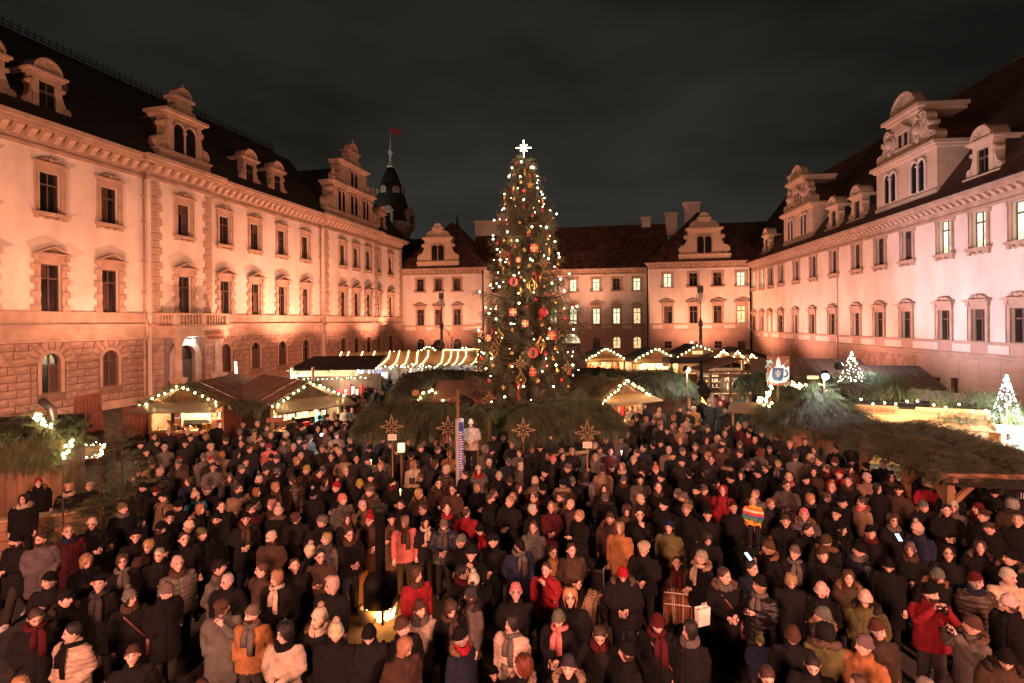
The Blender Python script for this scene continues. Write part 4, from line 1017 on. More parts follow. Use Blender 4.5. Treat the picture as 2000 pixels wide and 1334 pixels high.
# ---- second gable stall, turned to the right
B = gable_stall('book and print stall with swagged awning turned towards the alley on the left', gp(600, 790, 26.2), R(46), 3.5, 5.2, 2.35, 3.2, 1.25, 2.05, 260, (1, .78, .46), 'wood_dark', bulbs=16, blabel='warm bulb string on the gable of the print stall by the left alley', bsc=1.25)
for z in (1.3, 1.65, 2.0): shelf(B, -1.6, 1.6, 1.3, z)
goods(B, 'box', 14, -1.6, 1.6, 1.3, 1.3, (.2, .3), 7, 'book', 'pale book or print on the shelves of the print stall', ('paper', 'white_paint', 'goods_a', 'wood_pale'))
goods(B, 'box', 12, -1.6, 1.6, 1.3, 1.65, (.18, .28), 8, 'book', 'pale book or print on the shelves of the print stall', ('paper', 'white_paint', 'gold', 'wood_pale'))
goods(B, 'box', 9, -1.6, 1.6, .15, 1.0, (.08, .25), 9, 'box', 'small box on the print stall counter')
fir_surface(A, lambda u, v: (1.9+.5*v, -.3+5.4*u, 2.45-.6*v), 6, 3, 26, .4, seed=12, name='fir_branches')
fir_surface(B, lambda u, v: (-1.95-.4*v, -.3+5.6*u, 2.45-.6*v), 6, 3, 30, .4, seed=13)
t = thing('direction_board', 'blank brown board on the left side of the print stall', 'board', atz(537, 820, 1.75), R(20)); m = MB(); m.box(-.35, .35, -.02, .02, -.1, .1); ob('board', m.mesh('board', 'plank_red'), t)
m = MB(); m.box(-.03, .03, -.02, .06, -1.7, -.1); ob('post', m.mesh('post', 'wood_dark'), t)
for px, yy in ((462, 712), (771, 685)):
    q = at(px, yy+10, 31 if px < 500 else 52); t = thing('light_tube', 'glowing upright tube lamp above the left stall roofs' if px < 500 else 'small glowing tube lamp beyond the row of rope lights', 'lamp', q); m = MB(); m.tube([(0, 0, -.45), (-.06, 0, .45)], .06, 8); ob('tube', m.mesh('tube', 'neon_tube'), t)
    m = MB(); m.box(-.05, .05, -.05, .05, -q.z, -.45); ob('pole', m.mesh('pole', 'wood_dark'), t)
# ---- stall with two posts and a lit fascia
Dq = thing('market_stall', 'dark roofed stall with two tall posts and glowing white fascia behind the print stall', 'market stall', gp(640, 730, 35), R(6), group='wooden stalls of the Christmas market')
m = MB(); m.v = [(-2.6, 0, 3.0), (3.0, 0, 3.0), (3.4, 3, 3.7), (-1.6, 3, 3.7)]; m.v += [(x, y, z+.06) for x, y, z in m.v]; m.f = [(0, 3, 2, 1), (4, 5, 6, 7), (0, 1, 5, 4), (1, 2, 6, 5), (2, 3, 7, 6), (3, 0, 4, 7)]; m.m = [0]*6; ob('roof', m.mesh('roof', 'felt'), Dq)
m = MB(); m.box(-2.1, 1.9, -.05, .05, 2.62, 2.98); ob('fascia', m.mesh('fascia', 'glass_warm'), Dq)
for x in (-2.15, -.85): m = MB(); m.tube([(x, -.3, 0), (x, -.3, 3.25)], .1, 8); ob('post', m.mesh('post', 'wood'), Dq)
ob('wall', boarded(-2.2, 3.2, 0, 2.6, 1.6, 'wood_dark'), Dq); m = MB(); m.box(-2, 2.4, -.2, .4, .95, 1.02); ob('counter', m.mesh('counter', 'wood_pale'), Dq)
garland(Dq, [(-2.3, -.15, 2.55), (3, -.15, 2.55)], 26, .3, .1, seed=21)
light_string('warm bulbs under the glowing fascia of the stall with two posts', local(Dq), [(-2.2, -.3, 2.5), (2.6, -.3, 2.5)], 16, 'bulb strings on the stall gables', BULBW, .8)
goods(Dq, 'box', 8, .2, 2.3, 1.3, 1.2, (.3, .8), 22, 'wares', 'red and white wares hung on the wall of the stall with two posts', ('red_cloth', 'red_shiny', 'white_paint')); lamp('stall_lamp', 'POINT', local(Dq) @ Vector((.8, .3, 2.3)), 260, (1, .8, .55), .1)
lamp('stall_lamp', 'POINT', local(Dq) @ Vector((-2.5, -.4, 2.85)), 60, (1, .9, .7), .1)
# ---- long row with rope lights over its roof
C0, C1 = at(652, 715, 44), at(935, 715, 46); cd = (C1-C0); cl_ = cd.length; crz = math.atan2(cd.y, cd.x)
Cq = thing('market_stall', 'long wooden stall row with rope lights draped over its red board roof', 'market stall', (C0.x, C0.y, 0), crz, group='wooden stalls of the Christmas market')
nb = 16
for i in range(nb):
    a = cl_*i/nb; m = ob('roof_board', unit_box('roof_board'), Cq, (a+cl_/nb/2, 1.0, 3.0), scale=(cl_/nb-.03, 2.4, .05)); m.rotation_euler = (R(27), 0, 0)
ob('back_wall', boarded(0, cl_, 0, 3.4, 2.1, 'wood_dark'), Cq); m = MB(); m.box(.3, cl_-.3, -.1, .5, .95, 1.03); ob('counter', m.mesh('counter', 'wood_pale'), Cq); ob('counter_front', boarded(.3, cl_-.3, 0, .95, 0, 'wood'), Cq)
for i in range(5): m = MB(); x = .1+i*(cl_-.2)/4; m.box(x-.08, x+.08, -.1, .06, 0, 2.5); ob('post', m.mesh('post', 'wood_pale'), Cq)
m = MB(); m.box(-.3, .15, -.35, .6, .4, 3.2); ob('corner_post', m.mesh('corner_post', 'plank_red'), Cq)
garland(Cq, [(0, -.15, 2.5), (cl_, -.15, 2.55)], 34, .42, .2, seed=23); fir_surface(Cq, lambda u, v: (1.2+4.2*u, -.3, 1.1-.9*v), 4, 3, 26, .42, seed=24)
for i, x in enumerate([.15, .75, 1.9, 2.9, 4.2, 5.0, 5.8, 6.6, 7.5, 8.8, 9.5, 10.1, 10.8, 11.8]):
    if x > cl_: continue
    t = thing('rope_light', 'glowing rope light hanging down the red board roof of the long stall row', 'rope light', (0, 0, 0), group='rope lights on the long stall row'); dx = random.uniform(-.35, .1)
    m = MB(); m.tube([local(Cq) @ Vector((x+.2, 2.0, 3.62)), local(Cq) @ Vector((x+.1, 1.0, 3.10)), local(Cq) @ Vector((x+dx, 0.1, 2.66)), local(Cq) @ Vector((x+dx-.35, -.15, 2.45))], .035, 5); ob('rope', m.mesh('rope', 'rope_light'), t)
t = thing('rope_light', 'glowing rope light along the ridge of the long stall row', 'rope light', (0, 0, 0)); m = MB(); m.tube([local(Cq) @ Vector((x, 2.0, 3.64+.03*math.sin(x*5))) for x in (9, 10, 11, 11.8, 12.2)], .03, 5); ob('rope', m.mesh('rope', 'rope_light'), t)
t = thing('rope_light', 'glowing rope light winding down the corner post of the long stall row', 'rope light', (0, 0, 0)); m = MB()
m.tube([local(Cq) @ Vector(p) for p in ((-.3, -.4, 2.5), (-.1, -.45, 2.2), (.2, -.45, 2.0), (-.35, -.4, 1.75), (.2, -.45, 1.4), (-.35, -.4, 1.0), (.2, -.45, .7), (.5, -.3, .4))], .035, 5); ob('rope', m.mesh('rope', 'rope_light'), t)
light_string('dense white bulbs in the garland of the long stall row', local(Cq), [(.4, -.35, 2.42), (4.5, -.4, 2.5), (8.5, -.35, 2.4)], 34, 'bulb strings on the stall gables', BULBW, 1.0, jit=.1)
goods(Cq, 'box', 9, 1.6, 4.2, 1.9, 1.3, (.3, .8), 25, 'wares', 'bluish white wares in the left half of the long stall row', ('white_paint', 'paper', 'blue_screen')); goods(Cq, 'box', 7, 5.6, 8.0, 1.9, 1.2, (.4, .9), 26, 'wares', 'cream wares in the middle of the long stall row', ('paper', 'wood_pale'))
lamp('stall_lamp', 'POINT', local(Cq) @ Vector((2.8, .7, 2.2)), 330, (.85, .95, 1), .12); lamp('stall_lamp', 'POINT', local(Cq) @ Vector((6.6, .7, 2.2)), 330, (1, .9, .72), .12); lamp('stall_lamp', 'POINT', local(Cq) @ Vector((10.6, .5, 2.2)), 330, (.8, .95, 1), .12)
# ---- arched canopies thatched with fir
def canopy(label, A_, B_, half, he, hr, droop, posts, seed, dens=36, size=.56, m='needles', fl=.5, fn=60, name='fir_canopy', counter=True, tip=(.35, .35), wood='wood', fall=0.0):
    A_, B_ = Vector(A_), Vector(B_); d = B_-A_; l = d.length; t = thing(name, label, 'canopy', (A_.x, A_.y, 0), math.atan2(d.y, d.x), group='fir thatched canopies round the tree')
    def zc(u): return hr-fall*u-droop*(2*u-1)**2 - (tip[0]*max(0, 1-u*8) + tip[1]*max(0, 1-(1-u)*8))*.5
    def S(side):
        def f(u, v):
            zr = zc(u); ze = he+(zr-hr)*(.35 if not fall else 0); return (u*l, side*half*v, ze+(zr-ze)*math.cos(v*math.pi/2)**.8 if v < 1 else ze)
        return f
    for s, e in ((-1, 'dl' if fall else 'dlr'), (1, 'd')):
        ob('roof', surf_mesh(S(s), 14, 6, 'felt', 'roof', -.06), t); fir_surface(t, S(s), 14, 6, dens, size, m, seed+s, e, fr_n=fn, fr_len=fl)
    for (x, y) in posts: b = MB(); b.box(x-.07, x+.07, y-.07, y+.07, 0, he+.05); ob('post', b.mesh('post', wood), t)
    if counter: b = MB(); b.box(.4, l-.4, -half*.55, -half*.2, 1.02, 1.1); ob('counter', b.mesh('counter', wood), t)
    return t
q0, q1 = at(700, 800, 19.6), at(952, 800, 19.0); q1m = at(830, 800, 18.6)
canopy('low fir thatched canopy left of the Christmas tree, over people at standing tables', (q0.x, q0.y+1.2, 0), (q1.x, q1.y+1.0, 0), 1.25, 2.15, 2.98, .12, [(.5, -1), (4.6, -1), (.5, 1), (4.6, 1)], 31)
q0, q1 = at(992, 800, 18.6), at(1200, 800, 20.0)
canopy('low fir thatched canopy right of the Christmas tree trunk, behind two hanging stars', (q0.x, q0.y+1.0, 0), (q1.x, q1.y+1.2, 0), 1.25, 2.1, 3.02, .25, [(.5, -1), (4.0, -1), (.5, 1), (4.0, 1)], 41)
q0, q1 = at(760, 760, 29), at(965, 745, 30)
canopy('tall round fir thatched hut roof behind the left canopy', (q0.x, q0.y, 0), (q1.x, q1.y, 0), 1.9, 1.9, 3.5, .3, [(.6, -1.7), (5, -1.7)], 51, 26, .5, counter=False, tip=(1.6, .2))
q0, q1 = at(1185, 760, 28), at(1352, 760, 28.6)
canopy('broad fir thatched roof over the dark board hut right of the tree', (q0.x, q0.y+1.2, 0), (q1.x, q1.y+1.2, 0), 1.7, 2.15, 3.3, .05, [(.4, -1.5), (4.2, -1.5)], 61, 26, .5, counter=False, tip=(.1, .8))
t = thing('board_hut', 'dark board hut under the broad fir roof right of the tree', 'hut', gp(1300, 760, 28.4), R(3)); ob('wall', boarded(-1.2, 1.25, 0, 2.3, 0, 'wood_dark'), t); m = MB(); m.box(-1.2, 1.25, .05, 2, 0, 2.2); ob('body', m.mesh('body', 'wood_dark'), t)
q0, q1 = at(1140, 712, 33), at(1215, 712, 33)
canopy('small mossy fir roof just right of the tree, before the far stalls', (q0.x-1.6, q0.y, 0), (q1.x, q1.y, 0), 1.3, 2.4, 3.25, .2, [(.4, -1.1), (3, -1.1)], 71, 22, .5, counter=False)
q0, q1 = at(1440, 745, 29.5), at(1512, 742, 29)
canopy('dark fir canopy on slim posts left of the mug sign', (q0.x, q0.y, 0), (q1.x+.6, q1.y, 0), 1.2, 2.35, 3.2, .2, [(.3, -1.0), (1.4, -1.0)], 81, 26, .5, counter=False, wood='wood_pale')
# big canopy at the right front
q0, q1 = Vector((12.75, 18.5, 0)), Vector((12.3, 12.75, 0))
PC = canopy('large fir thatched canopy on timber posts at the right front, over drinkers', q0, q1, 1.9, 2.08, 2.58, .04, [], 91, 56, .46, 'needles_dry', .30, 110, counter=False, tip=(.6, .3), fall=.42)
PL = (q1-q0).length
for (x, y) in ((.3, -1.7), (2.0, -1.75), (4.0, -1.75), (PL-.25, -1.7), (PL-.25, 1.75), (2.5, 1.7)): m = MB(); m.box(x-.085, x+.085, y-.085, y+.085, 0, 2.2); ob('post', m.mesh('post', 'wood'), PC)
for a, b in (((.1, -1.7, 2.12), (PL, -1.7, 2.12)), ((PL-.25, -1.9, 2.16), (PL-.25, 1.95, 2.16)), ((PL-.25, -1.65, 1.45), (PL-.25, -1.0, 2.1)), ((PL-.25, 1.65, 1.45), (PL-.25, 1.0, 2.1)), ((PL-.3, -1.7, 1.5), (PL-.95, -1.7, 2.08)), ((4.05, -1.75, 1.55), (4.6, -1.75, 2.08)), ((2.05, -1.75, 1.55), (2.6, -1.75, 2.08))):
    m = MB(); m.bar(a, b, .11, .11); ob('beam', m.mesh('beam', 'wood'), PC)
m = MB(); m.box(.3, PL-.3, -1.95, -1.55, .98, 1.06); ob('counter', m.mesh('counter', 'wood_pale'), PC)
t = thing('lantern', 'black wire lantern hanging under the right front canopy', 'lantern', local(PC) @ Vector((PL-.5, .2, 1.55)))
m = MB()
for x in (-.1, .1):
    for y in (-.1, .1): m.box(x-.01, x+.01, y-.01, y+.01, 0, .32)
m.box(-.12, .12, -.12, .12, -.02, 0); m.box(-.12, .12, -.12, .12, .32, .34); ob('cage', m.mesh('cage', 'iron'), t); m = MB(); m.lathe([(.04, 0), (.04, .14)], n=8); ob('candle', m.mesh('candle', 'paper'), t); m = MB(); m.tube([(0, 0, .34), (0, 0, .6)], .01, 4); ob('hook', m.mesh('hook', 'iron'), t)

for x in (2.0, 5.2, 8.4, 11.2): lamp('rope_light_glow', 'POINT', local(Cq) @ Vector((x, .2, 3.9)), 34, (1, .52, .2), .3)

for x, y, Y in ((800, 850, 19.6), (900, 850, 19.6), (1060, 850, 19.4), (1140, 850, 19.8)): lamp('canopy_lamp', 'POINT', at(x, y, Y+.6), 9, (1, .62, .3), .12)
# ---- hut with the lit gable inside the left ring, red ribbons under it
E1 = gable_stall('small stall with a bright bulb gable between the two left fir canopies', gp(842, 785, 25.5), R(4), 1.6, 1.6, 2.3, 2.9, 0, 2.0, 90, (1, .86, .6), 'wood_dark', bulbs=12, blabel='bright bulbs on the little gable between the left fir canopies', boards=False, bsc=1.5)
t = thing('ribbon_heap', 'tangle of red ribbons along the top of the left ring canopy', 'ribbons', at(862, 790, 21.4)); m = MB(); rng = random.Random(5)
for i in range(36):
    x = rng.uniform(-1.5, 1.5); m.tube([(x, rng.uniform(-.2, .2), rng.uniform(-.1, .1)), (x+rng.uniform(-.3, .3), 0, rng.uniform(0, .2)), (x+rng.uniform(-.5, .5), rng.uniform(-.2, .2), rng.uniform(-.1, .12))], .05, 5)
ob('ribbons', m.mesh('ribbons', 'red_shiny'), t, kind='stuff')
t = thing('round_board', 'pale round wooden disc on the mound left of the little bulb gable', 'disc', at(812, 767, 26.0), 0); m = MB(); m.prism(arc(0, 0, .18, 0, 342, 16), -.03, .03); ob('disc', m.mesh('disc', 'wood_pale'), t); t.rotation_euler = (R(25), 0, R(15))
t = thing('flat_roof_hut', 'plain dark roofed booth just left of the Christmas tree', 'booth', gp(900, 760, 25.4), R(6)); m = MB(); m.v = [(-1.3, -.9, 2.55), (1.5, -.9, 2.6), (1.3, 1.2, 3.15), (-1.1, 1.2, 3.1)]; m.v += [(x, y, z+.06) for x, y, z in m.v]; m.f = [(0, 3, 2, 1), (4, 5, 6, 7), (0, 1, 5, 4), (1, 2, 6, 5), (2, 3, 7, 6), (3, 0, 4, 7)]; m.m = [0]*6; ob('roof', m.mesh('roof', 'roof_board'), t); ob('wall', boarded(-1.0, 1.2, 0, 2.5, 0, 'plank_red'), t)
# ---- right gable stall
H = gable_stall('timber gable stall with open shutter and lit red back right of the tree', gp(1212, 785, 26.3), R(33), 3.0, 2.6, 2.35, 3.15, 1.2, 2.15, 75, (1, .62, .32), 'wood', bulbs=18, blabel='warm bulb string on the timber gable right of the tree', awn_m='wood_pale', boards=False, bsc=1.2)
fir_surface(H, lambda u, v: (-1.9*v, -.2+2.9*u, 3.25-.9*v), 6, 4, 34, .45, seed=33)
m = MB(); m.box(-1.4, -.2, 0, .03, 1.0, 2.2); ob('back_panel', m.mesh('back_panel', 'red_cloth'), H, (0, 1.2, 0)); goods(H, 'jar', 12, -1.3, 1.2, .15, 1.0, (.06, .16), 34, 'candle', 'small lit candle jar on the counter of the timber gable stall', ('gold', 'paper', 'glass_warm'))
goods(H, 'box', 5, .1, 1.3, .9, 1.2, (.3, .7), 35, 'broom', 'slim bundle leaning in the timber gable stall', ('wood', 'red_cloth'))
# ---- far row of stalls before the far range
for i, (px, Y, w, lab, col, pw, rz) in enumerate(((1182, 50, 3.6, 'far gingerbread stall with red and gold wares and bulb gable', (1, .66, .38), 420, 4), (1280, 48, 4.3, 'far wide stall glowing white behind a row of small dark fir trees', (1, .84, .5), 600, 3), (1362, 51, 4.6, 'far timber stall with sparse bulbs on a low fir gable, left of the lamp post', (1, .66, .35), 70, 2), (908, 55, 3.8, 'far stall with bulb gable left of the tree before the far range', (1, .7, .4), 90, 0), (838, 58, 3.4, 'far stall with a zigzag of bulbs beyond the rope lit roof', (1, .7, .4), 60, 0))):
    s_ = gable_stall(lab, gp(px, 700, Y), R(rz), w, 3, 2.55, 3.55 if i != 2 else 3.7, .9 if i < 2 else 0, 2.35, pw, col, 'wood', 'felt', bulbs=14, blabel='bulb gable of the '+lab.split(' with ')[0].split(' glowing')[0]+' at the far end', boards=False, awn_m='wood_pale', bsc=1.7)
    if i < 2: goods(s_, 'box', 14, -w/2+.2, w/2-.2, .2, 1.0, (.2, .9), 40+i, 'wares', ('red and gold wares' if i == 0 else 'white wares')+' heaped in the '+('far gingerbread stall' if i == 0 else 'far wide stall'), ('red_shiny', 'gold', 'goods_a') if i == 0 else ('white_paint', 'paper', 'gold')); shelf(s_, -w/2+.1, w/2-.1, 1.4, 1.6); goods(s_, 'box', 14, -w/2+.2, w/2-.2, 1.4, 1.6, (.2, .6), 43+i, 'wares', ('small gilded wares' if i == 0 else 'small pale wares')+' on the shelf of the '+('far gingerbread stall' if i == 0 else 'far wide stall'), ('red_shiny', 'gold', 'goods_a') if i == 0 else ('white_paint', 'paper', 'gold'))
    if i in (0, 1): m = MB(); m.box(-.6, .6, -.62, -.55, 2.62, 2.95); ob('sign_board', m.mesh('sign_board', 'wood_pale'), s_)
    if i == 2: m = MB(); m.box(-.5, .5, -.1, -.05, 2.85, 3.15); ob('sign_board', m.mesh('sign_board', 'glass_warm'), s_)
def little_fir(label, p, h, r, seed, m='needles', name='fir_tree', group=None, dens=1.0, rz=0, lay=7, size=.5, trunk=.035):
    t = thing(name, label, 'tree', p, group=group); b = MB(); b.tube([(0, 0, 0), (0.01, 0, h*.5), (0, 0, h)], [trunk, trunk*.7, .006], 6); ob('trunk', b.mesh('trunk', 'bark'), t)
    rng = np.random.RandomState(seed); P, D, Z = [], [], []
    for k in range(int(h*26*dens)):
        f = rng.rand()**.8; z = h*(.12+.86*f); a = rng.rand()*6.283; rr = r*(1-f)*1.02+.03
        for q in range(3):
            g_ = (q+rng.rand())/3; P.append((math.cos(a)*rr*g_*.75, math.sin(a)*rr*g_*.75, z-.10*g_*rr)); D.append((math.cos(a)+rng.normal(0, .3), math.sin(a)+rng.normal(0, .3), .25+rng.normal(0, .2))); Z.append(size*(rr*.55+.12)*rng.uniform(.7, 1.3))
    ob('crown', sprig_mesh('crown', P, D, Z, m, seed=seed), t); return t
for i in range(5):
    q = at(1246+i*17, 715, 45); little_fir('small dark fir tree in the row before the white far stall', (q.x, q.y, 0), 2.0+.25*(i % 2), .5, 300+i, group='small firs before the far stall')
# ---- zigzag gables and timber stall of crafts
G4 = gable_stall('dark stall range with three bulb lit gablets behind the craft stall', gp(1450, 700, 46), R(-2), 5.4, 3, 2.7, 3.6, 0, 2.3, 0, bulbs=0, wood='wood_dark', roof='felt', boards=False, fir_edge=False)
for i, (px, py, Y) in enumerate(((1413, 684, 45), (1441, 687, 44), (1469, 693, 43))):
    p = at(px, py, Y); M = Matrix.Translation(p); s_ = .75
    light_string(['left', 'middle', 'right'][i]+' one of three bulb lit gablets behind the craft stall', M, [(-s_, 0, -s_*.9), (0, 0, 0), (s_*1.25, 0, -s_*1.0)], 10, 'bulb strings on the stall gables', None, 1.7)
    t = thing('gablet', ['left', 'middle', 'right'][i]+' dark gablet carrying bulbs on the range behind the craft stall', 'gablet', p); m = MB(); m.prism([(-s_, -s_*.95), (s_*1.2, -s_*.95), (0, -.05)], .04, 1.6); ob('gable', m.mesh('gable', 'wood'), t); m = MB(); m.box(-.08, .08, 1.2, 1.36, -3.7, -s_*.95); ob('post', m.mesh('post', 'wood_dark'), t)
K = thing('market_stall', 'open timber craft stall with low brown gable roof and hanging glass wares', 'market stall', gp(1440, 720, 37), R(-4), group='wooden stalls of the Christmas market')
for s in (-1, 1):
    for i in range(5):
        o = ob('roof_board', unit_box('wood'), K, (s*1.35, -.8+i*.62, 3.0), scale=(2.9, .6, .05)); o.rotation_euler = (0, s*R(17), 0)
for x in (-2.0, -.7, 1.2, 2.1): m = MB(); m.box(x-.08, x+.08, -.7, -.54, 0, 2.6); ob('post', m.mesh('post', 'wood'), K)
m = MB(); m.box(-2.7, 2.7, -1.1, -.95, 2.5, 2.65); ob('beam', m.mesh('beam', 'wood'), K); m = MB(); m.box(-1.6, .1, -1.25, -1.12, 2.2, 2.45); ob('sign_board', m.mesh('sign_board', 'wood'), K); m = MB(); m.box(-.09, .09, -1.12, -.98, 2.66, 3.4); ob('king_post', m.mesh('king_post', 'wood_pale'), K)
ob('back_wall', boarded(-2.3, 1.0, 0, 2.6, 1.6, 'wood_dark'), K); m = MB(); m.box(.6, 1.15, .5, .56, .9, 2.5); ob('door', m.mesh('door', 'wood_pale'), K)
m = MB(); m.box(-2.2, 2.2, -.6, -.1, .95, 1.02); ob('counter', m.mesh('counter', 'wood'), K)
for z in (1.3, 1.7, 2.1): shelf(K, -2.2, -.9, .9, z, 'wood')
goods(K, 'jar', 9, -2.2, -.9, .9, 1.3, (.12, .22), 50, 'craft ware', 'small dark ware on the shelves of the craft stall', ('steel', 'wood', 'iron')); goods(K, 'jar', 9, -2.2, -.9, .9, 1.7, (.12, .22), 51, 'craft ware', 'small dark ware on the shelves of the craft stall', ('steel', 'wood', 'iron'))
rng = random.Random(9)
for i in range(16):
    p = local(K) @ Vector((-1.0+i*.13+rng.uniform(-.03, .03), -.5+rng.uniform(-.2, .5), rng.uniform(1.5, 2.2))); t = thing('glass_drop', 'pale glass drop hanging in the craft stall', 'ornament', p, group='glass drops hanging in the craft stall'); m = MB(); m.lathe([(.01, .2), (.05, 0), (.07, -.12), (.01, -.3)], n=6); ob('drop', m.mesh('drop', rng.choice(['steel', 'paper', 'steel', 'glass_warm']), True), t); m = MB(); m.tube([(0, 0, .2), (0, 0, 2.5-p.z)], .008, 4); ob('thread', m.mesh('thread', 'steel'), t)
lamp('stall_lamp', 'POINT', local(K) @ Vector((-1.2, .1, 2.3)), 140, (1, .85, .6), .1); lamp('stall_lamp', 'POINT', local(K) @ Vector((1.8, .2, 2.2)), 180, (1, .62, .3), .1)
m = MB(); m.box(1.25, 2.3, 1.0, 1.03, 1.0, 2.3); ob('back_panel', m.mesh('back_panel', 'wood_pale'), K)
t = thing('flat_canopy', 'dark flat canopy between the far stalls and the craft stall', 'canopy', gp(1350, 710, 40), 0); m = MB(); m.box(-1.9, 1.9, -1, 1, 2.9, 3.25); ob('roof', m.mesh('roof', 'felt'), t)
for x in (-1.7, 1.7): m = MB(); m.box(x-.06, x+.06, -.9, -.78, 0, 2.9); ob('post', m.mesh('post', 'wood_dark'), t)
t = thing('hooded_stove', 'dark conical hood over a small glowing fire left of the craft stall', 'stove', gp(1370, 755, 33), 0); m = MB(); m.lathe([(.75, 1.6), (.2, 2.3), (.1, 2.4), (.1, 3.6)], n=12); ob('hood', m.mesh('hood', 'iron', True), t); m = MB(); m.lathe([(.6, .2), (.65, .8), (.6, .9)], n=12); ob('bowl', m.mesh('bowl', 'iron', True), t); m = MB(); m.lathe([(.3, .9), (.2, 1.05), (.03, 1.3)], n=8); ob('flame', m.mesh('flame', 'ember', True), t)
for x in (-.6, .6): m = MB(); m.box(x-.03, x+.03, -.03, .03, 0, 1.62); ob('leg', m.mesh('leg', 'iron'), t)
# ---- work lights
def work_light(label, p, target, power, color, me, size=.1, r=.13, pole=True, spot=0, cap=True):
    t = thing('work_light', label, 'floodlight', p); m = MB(); m.ball((0, 0, 0), r, 10, 8); ob('lens', m.mesh('lens', me, True), t)
    d = (Vector(target)-Vector(p)).normalized()
    if cap: m = MB(); m.lathe([(r*.6, -r*1.9), (r*1.2, -r*1.5), (r*1.15, -r*.15)], (0, 0, 0), 10, d.to_track_quat('Z', 'Y').to_matrix().to_4x4()); ob('housing', m.mesh('housing', 'iron'), t)
    if pole: m = MB(); m.box(-.03, .03, .08, .14, -p[2], -.05); ob('pole', m.mesh('pole', 'wood_dark'), t)
    if spot: lamp('work_light_lamp', 'SPOT', Vector(p)+d*.25, power, color, size, target, spot, .5)
    else: lamp('work_light_lamp', 'POINT', Vector(p)+d*.25, power, color, size)
work_light('dazzling white floodlight on the tip of the fir covered pyramid hut', at(1612, 735, 20.0), (10, 16, 0), 42, (1, .98, .92), 'bulb_cold', r=.12)
work_light('bluish white floodlight beside the lit roof fir on the right', at(1640, 714, 28), FRT.p(sR(1850), 0, 6), 700, (.85, .82, 1), 'bulb_cold', r=.16, spot=95)
work_light('white lamp at the right end of the broad fir roof', at(1343, 722, 27), (15, 25, 0), 170, (1, .96, .8), 'bulb_white')
work_light('small white lamp at the left end of the glowing fascia', at(578, 733, 34.3), (-14, 30, 0), 60, (1, .95, .85), 'bulb_white', r=.1)
# ---- mug sign
p = at(1520, 724, 24); mg = thing('mug_sign', 'glowing picture sign with a steaming dark blue mug bearing a crown emblem', 'sign', p, R(-12)); h = .66; ww = .46
m = MB(); m.box(-ww, ww, -.02, .05, -h, h); ob('panel', m.mesh('panel', 'sign_rust'), mg)
m = MB(); m.prism([(-.38, -.5), (-.1, -.56), (.3, -.5), (.44, -.3), (.44, .22), (.3, .12), (.2, .3), (.1, .2), (.07, .5), (0, .62), (-.08, .45), (-.1, .2), (-.28, .1), (-.36, -.1)], -.032, -.022); ob('steam_cloud', m.mesh('steam_cloud', 'sign_pale'), mg)
m = MB(); m.prism([(-.2, -.44), (.1, -.46), (.2, -.3), (.22, .12), (-.24, .14), (-.28, -.25)], -.046, -.034); po = arc(.22, -.12, .19, 75, -90, 10); pi = arc(.22, -.12, .11, 75, -90, 10)
for i in range(10): m.prism([po[i], po[i+1], pi[i+1], pi[i]], -.046, -.034)
ob('mug', m.mesh('mug', 'mug_blue'), mg)
m = MB(); m.box(-.13, .1, -.056, -.048, -.16, -.135); m.box(-.12, .09, -.056, -.048, -.1, -.08); m.tube([(-.14, -.05, -.07), (-.1, -.05, -.02), (-.02, -.05, -.04), (.06, -.05, -.02), (.1, -.05, -.07)], .012, 4); m.box(-.028, -.008, -.056, -.048, -.05, .06); m.box(-.05, .014, -.056, -.048, .01, .03); m.box(-.08, .05, -.056, -.048, -.2, -.18); m.box(-.06, -.04, -.056, -.048, -.29, -.2); m.box(.005, .025, -.056, -.048, -.29, -.2); ob('emblem', m.mesh('emblem', 'white_paint'), mg)
m = MB(); rng = random.Random(4)
for i in range(46):
    e_ = rng.random(); x, z = (-.42+rng.uniform(-.1, .08), rng.uniform(-.62, .5)) if e_ < .55 else (rng.uniform(-.45, .42), -.58+rng.uniform(-.08, .06)) if e_ < .85 else (rng.choice([-.3, .3])+rng.uniform(-.1, .1), .4+rng.uniform(-.1, .12)); a = rng.random()*6.28; l_ = .07
    m.prism([(x, z), (x+l_*math.cos(a), z+l_*math.sin(a)), (x+l_*1.5*math.cos(a+.35), z+l_*1.5*math.sin(a+.35))], -.08, -.06)
ob('leaf_border', m.mesh('leaf_border', 'sign_leaf'), mg, kind='stuff'); m = MB(); m.box(-.05, .05, .055, .12, -p.z, h); ob('post', m.mesh('post', 'wood_dark'), mg)
lamp('sign_lamp', 'POINT', p+Vector((-.3, -.9, -.5)), 5, (.5, 1, .9), .05)
